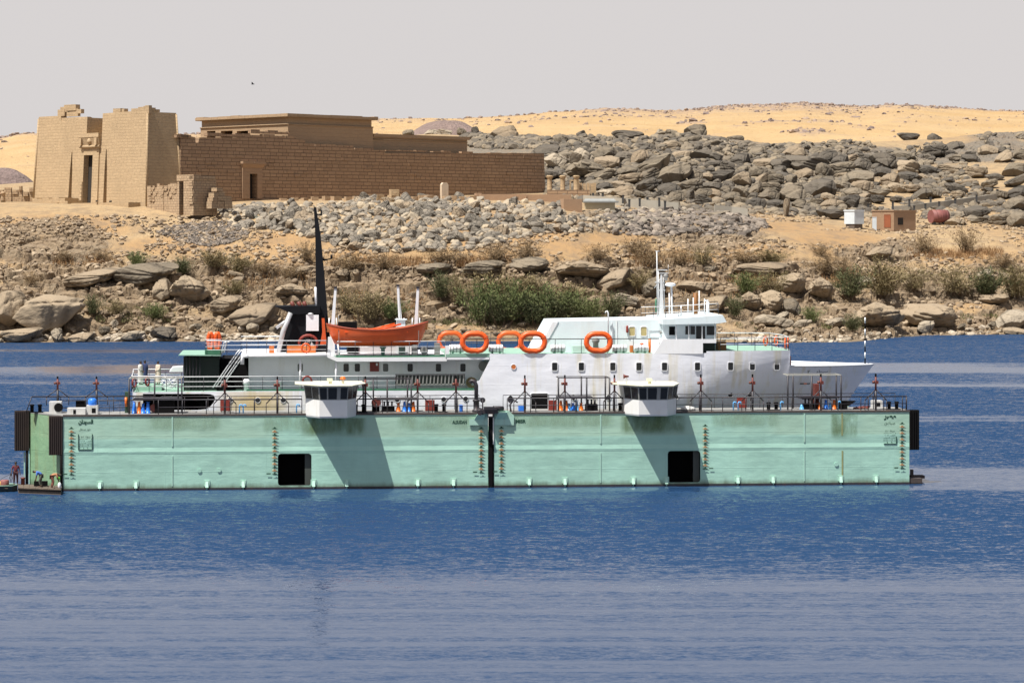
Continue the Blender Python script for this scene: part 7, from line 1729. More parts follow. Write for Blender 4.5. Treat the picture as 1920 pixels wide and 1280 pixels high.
for px_, pt in ((1277, 572), (1290, 560), (1300, 558), (1311, 545)): b.tube((X(px_, 11), 11, Zd(px_, 594, 11)), (X(px_, 11), 11, Zd(px_, pt, 11)), .045, n=5)
part('aerials', b, M_RAILW, ship)
b = MB(); b.tube((X(1304, 12), 12, Zd(1304, 594, 12)), (X(1304, 12), 12, Zd(1304, 549, 12)), .2, n=9); part('exhaust_pipe', b, M_BROWN, ship)
b = MB(); b.tube((X(1231, 11), 11.4, MZ(585)), (X(1231, 11), 11.4, MZ(560)), .07, n=6); part('flag_roll', b, M_SGREEN, ship)
b = MB(); b.path([P_(1140.5, 8.2, zBoat), P_(1140.5, 8.2, Zd(1140, 587, 8.2)), P_(1138.5, 8.2, Zd(1138, 583, 8.2)), P_(1136, 8.2, Zd(1136, 584, 8.2)), P_(1135, 8.2, Zd(1136, 587, 8.2))], .06, 6); part('swan_neck_vent', b, M_RAILW, ship)
b = MB(); x, z = X(1176, 8.5), Zd(1176, 617, 8.5); b.lathe((x, 8.48, z), [(.09, -.28), (.1, -.2), (.1, .2), (.04, .3)], 8); solo('fire_extinguisher', 'red fire extinguisher fixed beside the bridge deckhouse windows', 'extinguisher', b, M_RED, (x, 8.5, z), DOCK)
b = MB(); b.lathe((X(1237, 8.5), 8.4, Zd(1237, 623, 8.5)), [(.16, 0), (.05, .2), (.05, .3)], 9, 'x'); part('loudspeaker', b, M_GREYW, ship)
b = MB(); x = X(1622, YC); b2 = MB(); zl, zh = Zd(1622, 682, YC), Zd(1622, 595, YC)
for k in range(8): (b if k % 2 else b2).tube((x, YC, zl + (zh - zl) * k / 8), (x, YC, zl + (zh - zl) * (k + 1) / 8), .055, n=6)
js = part('jackstaff', b, M_RAILW, ship); part('black_bands', b2, M_BLACK, js)
b = MB(); x, z = X(1477, 10), Zd(1480, 676, 9); b.box(X(1477, 8.4), X(1482.5, 8.4), 8.2, 8.6, Zd(1480, 686, 8.4), Zd(1480, 667, 8.4)); part('sidelight_screen', b, M_RED, ship)
b = MB(); b.box(X(1346, 8), X(1362, 8), 8, 9.2, z657, Zd(1350, 641, 8)); solo('brown_locker', 'orange-brown locker on the deck in front of the wheelhouse', 'locker', b, M_BROWN, (X(1346, 8), 8, z657), DOCK)
# funnel with its raked stack
y0, y1 = 10.2, 13.6; FX = lambda px: X(px, y0); FZ = lambda py: Zd(570, py, y0)
b = MB(); b.sheet([(FX(523), zc_), (FX(612), zc_), (FX(612), FZ(588)), (FX(604), FZ(578)), (FX(546), FZ(584))], [], y0, y1); fu = part('funnel', b, M_FUNNEL, ship)
b = MB(); b.sheet([(FX(516), FZ(574.5)), (FX(600), FZ(573)), (FX(600), FZ(587)), (FX(546), FZ(589)), (FX(536), FZ(583))], [], y0 - .3, y1 + .3); part('funnel_top', b, M_FUNNEL, fu)
b = MB(); yc_ = 11.9
for z, a, c, d in ((FZ(600), 590, 617, 1.0), (FZ(520), 592.5, 608, .6), (FZ(430), 590.5, 600, .28), (FZ(388), 588.5, 593, .12)): pass
b.loftpoly([[(FX(a), yc_ - d, z), (FX(c), yc_ - d, z), (FX(c), yc_ + d, z), (FX(a), yc_ + d, z)] for z, a, c, d in ((zc_, 590, 622, 1.1), (FZ(600), 591, 615.5, 1.0), (FZ(520), 592.5, 609, .6), (FZ(440), 591.5, 601.5, .3), (FZ(388), 588.5, 593, .12))])
fm = part('funnel_mast', b, M_FUNNEL, fu)
b = MB(); b.sheet([(FX(598), FZ(485)), (FX(622), FZ(486)), (FX(622), FZ(483.5)), (FX(608), FZ(490))], [], 11.7, 12.1); b.tube((FX(622), 11.9, FZ(486)), (FX(622), 11.9, FZ(478)), .09, n=6); b.sheet([(FX(597), FZ(434)), (FX(618), FZ(432)), (FX(618), FZ(431)), (FX(597), FZ(437))], [], 11.8, 12.0); b.tube((FX(594), 11.9, FZ(402)), (FX(603), 11.9, FZ(402)), .06, n=5); b.tube((FX(603), 11.9, FZ(404)), (FX(603), 11.9, FZ(393)), .07, n=5)
part('mast_arm', b, M_FUNNEL, fm)
b = MB(); [b.tube((FX(px_), 11, FZ(578)), (FX(px_) - .25, 11, FZ(566)), .16, n=7) for px_ in (552, 565, 575)]; part('exhaust_stub', b, M_RUSTRED, fu)
b = MB(); b.path([(FX(545), y0 - .4, FZ(586)), (FX(531), y0 - .5, FZ(620)), (FX(522), y0 - .5, zc_)], .2, 8); b.tube((FX(541), y0 - .45, FZ(598)), (FX(518), y0 - .5, FZ(614)), .13, n=7); part('silver_strut', b, M_SILVER, fu)
b = MB(); b.tube((FX(592.5), y0 - .1, FZ(575)), (FX(591.5), y0 - .1, FZ(538)), .09, n=6); part('white_pole', b, M_RAILW, fu)
b = MB(); b.box(FX(574), FX(597.5), y0 - .28, y0 - .003, FZ(620), FZ(590)); wp_ = part('white_panel', b, M_SWHITE, fu); b = MB(); b.lathe((FX(582), y0 - .14, FZ(589.5)), [(.28, 0), (.22, .12), (.05, .17)], 10); part('dome_lamp', b, M_RAILW, wp_)
b = MB(); b.sheet([(FX(603), FZ(596)), (FX(608), FZ(596)), (FX(610), FZ(622)), (FX(612), FZ(644)), (FX(600), FZ(645)), (FX(604), FZ(622))], [], y0 - 1.2, y0 - .8); solo('orange_cover', 'orange canvas cover standing between the funnel and the lifeboat', 'cover', b, M_BOATOR, (FX(606), y0 - 1, FZ(645)), DOCK)
cx_, cz_ = X(578, 9.8), Zd(578, 643, 9.8); M_EMB = M_RAILW
b = MB(); b.path([(cx_ + math.cos(a) * .72, 9.8, cz_ + math.sin(a) * .62) for a in np.linspace(0, 6.28, 19)[:-1]], .12, 6, closed=True); solo('life_ring', 'large red and white ring around a dark emblem at the foot of the funnel', 'life ring', b, M_RED, (cx_, 9.8, cz_), DOCK)
b = MB(); b.sheet([(cx_ - .62, cz_ - .5), (cx_ - .35, cz_ - .5), (cx_ + .0, cz_ + .1), (cx_ + .4, cz_ - .45), (cx_ + .66, cz_ - .5), (cx_ + .15, cz_ + .3), (cx_ - .15, cz_ + .3)], [], 9.86, 9.9); part('emblem', b, M_RAILW, fu)
b = MB(); b.sheet([(cx_ - .32, cz_ + .72), (cx_ + .0, cz_ - .2), (cx_ + .36, cz_ + .72), (cx_ + .2, cz_ - .1), (cx_ + .02, cz_ - .5), (cx_ - .2, cz_ + .1)], [], 9.72, 9.76); part('emblem', b, M_DGREEN, fu)
# white hut and machinery under the lifeboat
b = MB(); b.box(X(652, 9.5), X(672, 9.5), 9.5, 14, ze + .11, Zd(660, 645, 9.5)); part('engine_casing', b, M_FUNNEL, ship); b = MB(); b.box(X(671, 9.6), X(775, 9.6), 9.6, 9.8, ze + .11, Zd(700, 644, 9.6)); part('skylight_wall', b, M_SWHITE, ship)
# after deck: green enclosure, awning, upper platform, stair
yE = 8.0; ex0, ex1 = X(345, yE), X(411, yE); b = MB(); b.box(ex0, ex1, yE, 15, zMain, Zd(380, 669, yE)); en = part('after_cabin', b, M_DGREEN, ship)
b = MB(); [b.tube((X(px_, 7.6), 7.6, zMain), (X(px_, 7.6), 7.6, Zd(px_, 668, 7.6)), .045, n=5) for px_ in (345, 350, 356, 362, 368, 375)]; part('cabin_bars', b, M_PIPE, en)
b = MB(); b.hexa([(X(334, 7.2), 7.2, Zd(334, 666.5, 7.2)), (X(414, 7.2), 7.2, Zd(414, 667.5, 7.2)), (X(414, 7.2), 15.5, Zd(414, 667.5, 7.2)), (X(334, 7.2), 15.5, Zd(334, 666.5, 7.2))], [(X(336, 7.2), 7.2, Zd(334, 665.2, 7.2)), (X(414, 7.2), 7.2, Zd(414, 665, 7.2)), (X(414, 7.2), 15.5, Zd(414, 665, 7.2)), (X(336, 7.2), 15.5, Zd(334, 665.2, 7.2))]); part('awning', b, M_PGREEN, en)
b = MB(); b.box(X(384, 7.4), X(413, 7.4), 7.4, 11, Zd(390, 664, 7.4), Zd(390, 657, 7.4)); part('float_platform', b, M_SGREEN, ship); rail(ship, [P_(385, 7.5, Zd(390, 657, 7.4)), P_(414, 7.5, Zd(390, 657, 7.4))], .85, 3, .6)
b = MB(); b.box(X(414, 9), hw0, 9, 15, zMain, Zd(430, 672, 9)); part('stair_shade_box', b, M_BLACK, ship)  # solid black box stands in for the shaded space behind the stair
yS = 7.3; st = part('stairway', MB().hexa([P_(405, yS, zMain + .1), P_(417, yS, zMain + .1), P_(417, yS + 1, zMain + .1), P_(405, yS + 1, zMain + .1)], [P_(452, yS, zc_ - .1), P_(464, yS, zc_ - .1), P_(464, yS + 1, zc_ - .1), P_(452, yS + 1, zc_ - .1)]), M_BLACK, ship)
b = MB()
for d in (0, 6, 14, 20): b.path([P_(399 + d, yS - .05, zMain + .25 + d * .012), P_(444 + d, yS - .05, zc_ + .1 + d * .01), P_(450 + d, yS - .05, zc_ + .35)], .045, 6)
part('stair_rails', b, M_RAILW, st)
b = MB(); b.path([P_(416, 7, zc_ + .1), P_(420, 7, zc_ + .9), P_(427, 7, zc_ + 1.0)], .05, 6); b.path([P_(420, 7, zc_ + .1), P_(424, 7, zc_ + .9), P_(431, 7, zc_ + 1.0)], .05, 6); part('boat_chock', b, M_RAILW, ship)
rr = random.Random(9); b = MB(); nx0 = X(302, 8)
for k in range(40): b.path([(X(rr.uniform(300, 341), 8), 8 + rr.uniform(-.3, .3), zMain + rr.uniform(.1, 1.2)), (X(rr.uniform(300, 341), 8), 8 + rr.uniform(-.3, .3), zMain + rr.uniform(.1, 1.2))], .03, 4)
solo('net_heap', 'heap of white netting and rods on the ship stern deck', 'net', b, M_RAILW, (nx0, 8, zMain), DOCK)
b = MB(); b.hexa([P_(318, 13, zMain + 1.2), P_(343, 13, zMain + 1.2), P_(343, 15, zMain + 1.2), P_(318, 15, zMain + 1.2)], [P_(324, 13, zMain + 1.55), P_(343, 13, zMain + 1.6), P_(343, 15, zMain + 1.6), P_(324, 15, zMain + 1.55)]); solo('white_tender', 'white dinghy upside down behind the netting on the ship stern', 'dinghy', b, M_SWHITE, P_(318, 14, zMain + 1.2), DOCK)
# mushroom ventilators along the side deck
for px_ in (462, 522, 590, 690): b = MB(); b.lathe((X(px_, 7.6), 7.6, zMain), [(.2, 0), (.2, .45), (.3, .5), (.3, .75), (.16, .92)], 12); part('ventilator', b, M_RAILW, ship)
# davits
def davit(pxb, pxt, pyt, yl):
    b = MB(); x, z = X(pxb, yl), Zd(pxb, 609, yl); xt, zt = X(pxt, yl), Zd(pxt, pyt, yl)
    b.loftpoly([[(x - .16, yl - .1, ze), (x + .16, yl - .1, ze), (x + .16, yl + .1, ze), (x - .16, yl + .1, ze)], [(x - .14, yl - .09, z), (x + .14, yl - .09, z), (x + .14, yl + .09, z), (x - .14, yl + .09, z)], [(xt - .09, yl - .07, zt), (xt + .09, yl - .07, zt), (xt + .09, yl + .07, zt), (xt - .09, yl + .07, zt)]])
    for s_ in (-1, 1): b.tube((x + s_ * .32, yl, z - .2), (x + s_ * .28, yl, z + .55), .05, n=6)
    d = part('davit', b, M_SWHITE, ship); b = MB(); b.box(xt - .13, xt + .13, yl - .12, yl + .12, zt, zt + .16); b.tube((xt + .12, yl - .1, zt), (xt + .2, yl - .1, z), .015, n=4); part('davit_head', b, M_PIPE, d)
davit(624, 629, 541, 9.2); davit(780, 783.5, 541, 9.2); davit(751, 746, 537, 12.5)
b = MB(); b.box(X(744, 11.5), X(760, 11.5), 11.4, 12, Zd(750, 612, 11.5), Zd(750, 600, 11.5)); b.box(X(741, 11.5), X(763, 11.5), 11.3, 12.1, Zd(750, 600, 11.5) + .003, Zd(750, 598, 11.5)); part('davit_winch', b, M_PALEBLUE, ship)
b = MB(); b.hexa([P_(614, 7, ze + .1), P_(630, 7, ze + .1), P_(630, 7.5, ze + .1), P_(614, 7.5, ze + .1)], [P_(615, 7, Zd(616, 632, 7)), P_(621, 7, Zd(616, 632, 7)), P_(621, 7.5, Zd(616, 632, 7)), P_(615, 7.5, Zd(616, 632, 7))]); b.tube(P_(633, 7.2, Zd(633, 645, 7.2)), P_(637, 7.2, ze), .06, n=6); part('boat_cradle', b, M_SWHITE, ship)
b = MB(); b.box(X(772, 7.2), X(782, 7.2), 7.0, 7.6, ze, Zd(775, 646, 7.2)); b.lathe(P_(795, 7.6, Zd(795, 657, 7.6)), [(.3, -.5), (.3, .5)], 12, 'y'); b.box(X(776, 7.6), X(826, 7.6), 7.9, 8.3, Zd(800, 655, 7.6), Zd(800, 652, 7.6)); b.box(X(815, 7.6), X(825, 7.6), 7.6, 8.3, ze, Zd(820, 643, 7.6)); part('boat_winch', b, M_GREYW, ship)
b = MB(); b.lathe(P_(718, 8.4, ze + .1), [(.16, 0), (.16, .5), (.26, .55), (.26, .75), (.1, .8)], 10); b.box(X(748, 8.6), X(760, 8.6), 8.6, 9.4, ze + .1, Zd(750, 645, 8.6)); part('green_vents', b, paint('pale_turquoise', (.30, .55, .46), .5, .1, 2), ship)
# ---------------------------------------------------------------- lifeboat
yl = 7.7; lb = thing('lifeboat', 'long open orange lifeboat hung in its davits beside the funnel', 'lifeboat', P_(707, yl, Zd(707, 646, yl)), DOCK)
L0, L1 = X(611.5, yl), X(803, yl); keel = Zd(700, 649, yl)
def sheer(t): return Zd(700, 617.5, yl) + (.46 * (1 - t) if t < .5 else .60 * t) * (abs(2 * t - 1) ** 1.7) * (1.0)
rings, inner, rim = [], [], [[], []]
NT = 25
for i in range(NT):
    t = i / (NT - 1); u = abs(2 * t - 1); hb = 1.25 * max(.02, (1 - u ** 3.2)) ; zs_ = sheer(t); zk = keel + (.0 if u < .78 else ((u - .78) / .22) ** 2.4 * (zs_ - keel) * .5); x = L0 + (L1 - L0) * t
    xk = lambda f: x + (.35 * (1 - f) * (1 if t < .5 else -1) * max(0, (u - .5) / .5))
    sec = [(xk(1), yl - hb, zs_), (xk(.75), yl - hb * .97, zs_ + (zk - zs_) * .3), (xk(.4), yl - hb * .8, zs_ + (zk - zs_) * .68), (xk(.1), yl - hb * .4, zs_ + (zk - zs_) * .95), (xk(0), yl, zk)]
    full = sec + [(a, 2 * yl - b_, c) for a, b_, c in reversed(sec[:-1])]; rings.append(full); rim[0].append(sec[0]); rim[1].append(full[-1])
    inner.append([(sec[0][0], yl - hb * .93, zs_), (sec[1][0], yl - hb * .8, max(zk + .1, zs_ - .55)), (sec[0][0], yl, max(zk + .12, zs_ - .62)), (sec[1][0], yl + hb * .8, max(zk + .1, zs_ - .55)), (sec[0][0], yl + hb * .93, zs_)])
b = MB(); b.loftpoly(rings, False, True, False); part('hull', b, M_BOATOR, lb)
b = MB(); b.loftpoly(inner, False, True, False); part('inside', b, M_OBOX, lb)
b = MB(); [b.path(r_, .055, 6) for r_ in rim]; part('gunwale', b, paint('gunwale_rust', (.30, .05, .02), .5, .15, 3), lb)
for px_ in (650, 690, 725, 760): b = MB(); b.box(X(px_, yl) - .16, X(px_, yl) + .16, yl - 1.02, yl + 1.02, sheer(.5) - .2, sheer(.5) - .14); part('thwart', b, M_FLOAT, lb)
b = MB(); b.path([P_(690, yl + .6, sheer(.5) - .1), P_(740, yl + .8, sheer(.5) + .42)], .07, 6); b.path([P_(700, yl + .4, sheer(.5) - .1), P_(752, yl + .5, sheer(.5) + .40)], .07, 6); part('oar', b, M_FLOAT, lb)
b = MB(); b.box(X(634, yl), X(669, yl), yl - .7, yl + .7, sheer(.2) - .3, Zd(650, 603.5, yl)); part('engine_cover', b, M_BLACK, lb)
for px_ in (635, 784): b = MB(); b.box(X(px_, yl) - .02, X(px_, yl) + .02, yl - 1.0, yl - .9, keel + .1, sheer(.5) - .05); b.tube(P_(px_, yl, sheer(.5) - .3), P_(px_, yl, Zd(px_, 590, yl)), .03, n=5); part('lifting_fall', b, M_GREYW, lb)
# ---------------------------------------------------------------- orange buoyant floats (oval rings), rafts, lifebuoys
def oval(name, label, c, w_, h_, r, group, rz=0.0, cat='rescue float'):
    t = thing(name, label, cat, c, DOCK, group); hx_, hz_ = w_ / 2 - r, h_ / 2 - r; s_ = max(0, hx_ - hz_); pts = []
    for a in np.linspace(-math.pi / 2, math.pi / 2, 10): pts.append((s_ + math.cos(a) * min(hx_, hz_), math.sin(a) * hz_))
    for a in np.linspace(math.pi / 2, 3 * math.pi / 2, 10): pts.append((-s_ + math.cos(a) * min(hx_, hz_), math.sin(a) * hz_))
    R_ = lambda p: (c[0] + p[0] * math.cos(rz), c[1] + p[0] * math.sin(rz), c[2] + p[1])
    b = MB(); b.path([R_(p) for p in pts], r, 10, closed=True); part('ring_tube', b, M_FLOAT, t)
    for k in (3, 6, 13, 16):
        b = MB(); p, q_ = Vector(R_(pts[k])), Vector(R_(pts[(k + 1) % len(pts)])); d = (q_ - p).normalized() * .05; b.tube(p - d, p + d, r * 1.06, n=10, cap=False); part('strap', b, M_BOATOR, t)
    return t
FL = 'oval orange rescue floats on the boat deck'
for px_, lab in ((890, 'oval orange rescue float nearest the lifeboat, on the near rail'), (999, 'oval orange rescue float on the near rail by the slanted end of the deckhouse'), (1122, 'oval orange rescue float in front of the white deckhouse wall')):
    oval('rescue_float', lab, P_(px_, YH + .05, Zd(px_, 641.5, YH)), 56.5 * .0415, 43 * .0415, .215, FL)
for px_, lab in ((845, 'oval orange rescue float on the far rail, half hidden nearest the lifeboat'), (956, 'oval orange rescue float on the far rail between two near ones')):
    oval('rescue_float', lab, P_(px_, YF - .2, Zd(px_, 640, YF)), 54 * .0435, 42 * .0435, .2, FL)
for px_, lab in ((394.5, 'orange oval float standing edge-on at the stern platform, outer one'), (408, 'orange oval float standing edge-on at the stern platform, inner one')):
    oval('rescue_float', lab, P_(px_, 8.4, Zd(px_, 640, 8.4)), .66, 1.62, .17, 'orange floats on the stern platform', .15)
M_RAFT = paint('raft_white', (.78, .79, .80), .4, .05, 2, (.5, .5, .45), .3)
for px_, lab in ((856, 'white liferaft barrel touching the rescue float nearest the lifeboat'), (930, 'white liferaft barrel between two rescue floats'), (1046, 'white liferaft barrel below the slanted end of the deckhouse'), (1162, 'white liferaft barrel right of the float on the deckhouse wall'), (1202, 'white liferaft barrel with an orange cap, nearest the wheelhouse')):
    yl = YH + .75; c = Vector(P_(px_, yl, Zd(px_, 653, yl))); hl = 14.5 * .0415; r_ = 7.6 * .0415; t = thing('liferaft_barrel', lab, 'liferaft', tuple(c - Vector((0, 0, r_))), DOCK, 'white liferaft barrels on the boat deck')
    b = MB(); b.lathe(c, [(r_ * .55, -hl), (r_ * .9, -hl * .93), (r_, -hl * .8), (r_, hl * .8), (r_ * .9, hl * .93), (r_ * .55, hl)], 14, 'x'); part('shell', b, M_RAFT, t)
    b = MB(); [b.lathe(c + Vector((dx, 0, 0)), [(r_ * 1.03, -.03), (r_ * 1.03, .03)], 14, 'x') for dx in (-hl * .45, 0.0, hl * .45)]; part('lashing', b, M_GREYW, t)
    b = MB(); [b.box(c.x + dx - .05, c.x + dx + .05, c.y - .35, c.y + .35, zBoat, c.z - r_ * .75) for dx in (-hl * .5, hl * .5)]; part('cradle', b, M_SGREEN, t)
    if px_ == 1202: b = MB(); b.ball((c.x + .05, c.y, c.z + r_ + .02), .16, 8, 5, .6); part('cap', b, M_FLOAT, t)
b = MB(); b.box(X(1074, 7.4), X(1096, 7.4), 7.4, 8.3, zBoat + .1, Zd(1080, 648, 7.4)); solo('deck_locker', 'pale green locker between the liferafts under the deckhouse', 'locker', b, paint('pale_green_locker', (.50, .66, .60), .5, .1, 2), P_(1074, 7.4, zBoat), DOCK)
b = MB(); b.lathe(P_(1117, 8.1, zBoat), [(.22, 0), (.22, .75), (.32, .9), (.3, 1.1), (.1, 1.2)], 12); solo('deck_ventilator', 'grey mushroom ventilator seen through the float on the deckhouse wall', 'ventilator', b, M_GREYW, P_(1117, 8.1, zBoat), DOCK)
b = MB(); b.lathe(P_(1218, 7.2, zBoat), [(.1, 0), (.12, .5), (.1, 1.1)], 8); solo('orange_post', 'slim orange and yellow post at the end of the liferafts', 'post', b, M_ORANGE, P_(1218, 7.2, zBoat), DOCK)
b = MB(); b.box(X(1182, 8), X(1190, 8), 8, 8.5, zBoat, Zd(1185, 648, 8)); solo('orange_chest', 'orange-brown chest between the last two liferafts', 'chest', b, M_OBOX, P_(1182, 8, zBoat), DOCK)
for a, c, lab in ((504.5, 514, 'small orange box on the after deck left of the silver strut'), (537.5, 592, 'long orange box along the foot of the funnel')):
    b = MB(); b.box(X(a, 8.2), X(c, 8.2), 8.2, 8.9, zc_, Zd(a, 649, 8.2)); solo('orange_box', lab, 'box', b, M_OBOX, P_(a, 8.2, zc_), DOCK)
def buoy(c, r, t, label, group, rz=0.0, m=M_FLOAT):
    b = MB(); b.path([(c[0] + math.cos(a) * r * math.cos(rz), c[1] + math.cos(a) * r * math.sin(rz), c[2] + math.sin(a) * r) for a in np.linspace(0, 2 * math.pi, 17)[:-1]], t, 8, closed=True); return solo('lifebuoy', label, 'lifebuoy', b, m, c, DOCK, group)
LBG = 'lifebuoys hung on the ship rails'
buoy(P_(573.5, YH + .1, Zd(573, 652.5, YH)), .33, .075, 'bright orange lifebuoy on the rail at the foot of the funnel', LBG)
buoy(P_(576, YH + .0, Zd(576, 713.5, YH)), .34, .07, 'red lifebuoy on the side deck rail above the ALSUDAN cabin', LBG, 0, M_RED)
buoy(P_(1435.5, 14.5, z657 + .45), .36, .06, 'red-orange lifebuoy on the forward deck rail, furthest from the bow', LBG, .9); buoy(P_(1455.5, 14.0, z657 + .5), .36, .06, 'red-orange lifebuoy on the forward deck rail, second from the bow', LBG, 1.0)
buoy(P_(1472, 9.2, z657 + .5), .38, .06, 'red-orange lifebuoy seen edge-on at the front corner of the deck', LBG, 1.35); buoy(P_(1477.5, 10, z657 + .5), .38, .06, 'red-orange lifebuoy seen edge-on, foremost on the ship', LBG, 1.4)
buoy(P_(252, YH + .25, zMain + .7), .34, .07, 'red lifebuoy on the stern rail at the corner', LBG, 1.2, M_RED); buoy(P_(276.5, YH + .15, zMain + .8), .34, .07, 'red lifebuoy edge-on on the stern rail between the people', LBG, 1.2, M_RED)
# ================================================================ people
M_SKIN = paint('brown_skin', (.115, .058, .034), .55, .06, 6)
M_SKINL = paint('light_brown_skin', (.26, .135, .08), .55, .06, 6)
M_HAIR = paint('black_hair', (.012, .010, .009), .6, .1, 8)
def cloth(name, c): return paint(name, c, .85, .12, 5)

def skin_mesh(name, J, E, R, root=0, sub=2):
    """grow one continuous body over a skeleton of joints J, bones E and joint radii R"""
    me = bpy.data.meshes.new(name); me.from_pydata([tuple(j) for j in J], E, []); o = bpy.data.objects.new(name, me); COL.objects.link(o)
    sk_ = o.modifiers.new('skin', 'SKIN'); sk_.use_smooth_shade = True; sk_.branch_smoothing = .4
    if not me.skin_vertices: me.skin_vertices.new()
    for i, r in enumerate(R): me.skin_vertices[0].data[i].radius = (r, r) if not isinstance(r, tuple) else r
    me.skin_vertices[0].data[root].use_root = True
    sb = o.modifiers.new('sub', 'SUBSURF'); sb.levels = sub; sb.render_levels = sub
    bpy.context.view_layer.update(); out = bpy.data.meshes.new_from_object(o.evaluated_get(bpy.context.evaluated_depsgraph_get())); bpy.data.objects.remove(o); out.name = name
    out.polygons.foreach_set('use_smooth', [True] * len(out.polygons)); return out

def person(base, pose, label, clothes, skin=M_SKIN, rz=0.0, frame=DOCK, scale=1.0, hair=True, cap=None):
    t = thing('person', label, 'person', base, frame, rz=rz); t.scale = (scale,) * 3
    J, E, R = [], [], []
    def add(p, r, par=None):
        J.append(Vector(p)); R.append(r); k = len(J) - 1
        if par is not None: E.append((par, k))
        return k
    g = pose; pel = add(g['pelvis'], .145); ch = add(g['chest'], (.165, .125), pel); nk = add(g['neck'], .062, ch); hd = add(Vector(g['neck']).lerp(Vector(g['head']), .5), .075, nk); top = add(g['head'], .088, hd)
    ends = {}
    for s in ('L', 'R'):
        sh = add(g['shoulder' + s], .068, ch); el = add(g['elbow' + s], .046, sh); wr = add(g['wrist' + s], .033, el); d = (Vector(g['wrist' + s]) - Vector(g['elbow' + s])).normalized(); palm = add(Vector(g['wrist' + s]) + d * .07, .032, wr)
        sx = d.orthogonal().normalized(); sy = d.cross(sx)
        for k, (off, ln) in enumerate(((-.03, .075), (-.01, .09), (.01, .085), (.03, .065))):
            b0 = J[palm] + sx * off + d * .03; f1 = add(b0, .011, palm); f2 = add(b0 + d * ln * .55 + sy * .01, .009, f1); add(b0 + d * ln + sy * .035, .008, f2)
        th = add(J[palm] + sx * -.045 - d * .015 + sy * .01, .011, palm); add(J[palm] + sx * -.06 + d * .03 + sy * .025, .009, th)
        hp = add(g['hip' + s], .105, pel); kn = add(g['knee' + s], .062, hp); an = add(g['ankle' + s], .042, kn); hl_ = add(Vector(g['ankle' + s]) + Vector((0, 0, -.06)), .04, an); add(Vector(g['ankle' + s]) + Vector(g.get('toe', (0, -.19, -.065))), .035, hl_)
    me = skin_mesh('body', J, E, R); me.materials.append(skin); o = bpy.data.objects.new('body', me); COL.objects.link(o); o.parent = t
    H_ = Vector(g['head']); f = Vector(g.get('face', (0, -1, 0))).normalized(); up = (H_ - Vector(g['neck'])).normalized(); f = (f - up * f.dot(up)).normalized(); rt = f.cross(up)
    BASE[t] = (0, 0, 0)
    b = MB(); c = H_ - up * .03
    b.hexa([tuple(c + f * .075 - up * .05 - rt * .014), tuple(c + f * .075 - up * .05 + rt * .014), tuple(c + f * .06 - up * .05 + rt * .014), tuple(c + f * .06 - up * .05 - rt * .014)], [tuple(c + f * .105 - up * .035 - rt * .008), tuple(c + f * .105 - up * .035 + rt * .008), tuple(c + f * .075 + up * .01 + rt * .006), tuple(c + f * .075 + up * .01 - rt * .006)])
    for s in (-1, 1): b.ball(c + rt * .088 * s - up * .02, .022, 6, 4, 1.3)
    part('face_features', b, skin, t)
    b = MB(); [b.ball(c + f * .083 + rt * .03 * s + up * .012, .011, 6, 4) for s in (-1, 1)]; b.box(0, 0, 0, 0, 0, 0) if False else None; b.tube(c + f * .084 - up * .075 - rt * .024, c + f * .084 - up * .075 + rt * .024, .007, n=5); part('eyes_and_mouth', b, M_HAIR, t)
    if hair:
        b = MB(); rings = []
        for k in range(6):
            a = k / 5 * 1.75; rr_ = .102 * math.sin(max(.05, a)); hh = .105 * math.cos(a); rings.append([tuple(c - f * .012 + up * (hh + .005) + (rt * math.cos(q_) + f * math.sin(q_) * (1.0 if math.sin(q_) < 0 else .82)) * rr_) for q_ in np.linspace(0, 6.283, 13)[:-1]])
        b.loftpoly(rings, True, True); part('hair' if cap is None else 'cap', b, M_HAIR if cap is None else cap, t)
    def garment(nm, bones, rad, m):
        keys = []; JJ, EE, RR = [], [], []
        def k_(n):
            if n not in keys: keys.append(n); JJ.append(Vector(g[n]) if isinstance(n, str) else Vector(n)); RR.append(rad[n])
            return keys.index(n)
        for a, c_ in bones: EE.append((k_(a), k_(c_)))
        me = skin_mesh(nm, JJ, EE, RR); me.materials.append(m); o = bpy.data.objects.new(nm, me); COL.objects.link(o); o.parent = t; BASE[o] = (0, 0, 0)
    for c in clothes:
        if c[0] == 'robe':
            b = MB(); rings = []; sl, sr = Vector(g['shoulderL']), Vector(g['shoulderR']); wd = (sr - sl).length / 2 + .06
            for z, wx, wy in ((1.50, .07, .07), (1.47, wd * .8, .12), (1.40, wd * 1.02, .15), (1.2, wd * .98, .165), (.95, wd * .95, .175), (.5, wd * 1.02, .2), (.18, wd * 1.12, .23), (.13, wd * 1.08, .21)): rings.append([(math.cos(a) * wx + g['pelvis'][0], math.sin(a) * wy + .012 * math.sin(a * 5 + z * 3), z) for a in np.linspace(0, 6.283, 21)[:-1]])
            b.loftpoly(rings, True, True); part('robe', b, c[1], t)
            for s in ('L', 'R'): garment('sleeve', [('shoulder' + s, 'elbow' + s), ('elbow' + s, 'cuff' + s)], {'shoulder' + s: .085, 'elbow' + s: .075, 'cuff' + s: .07}, c[1])
        if c[0] == 'shirt':
            bones = [('pelvis', 'chest'), ('chest', 'shoulderL'), ('chest', 'shoulderR'), ('shoulderL', 'elbowL'), ('shoulderR', 'elbowR'), ('chest', 'collar')]; rad = {'pelvis': .165, 'chest': (.19, .15), 'collar': .078, 'shoulderL': .085, 'shoulderR': .085, 'elbowL': .06, 'elbowR': .06}
            garment('shirt', bones, rad, c[1])
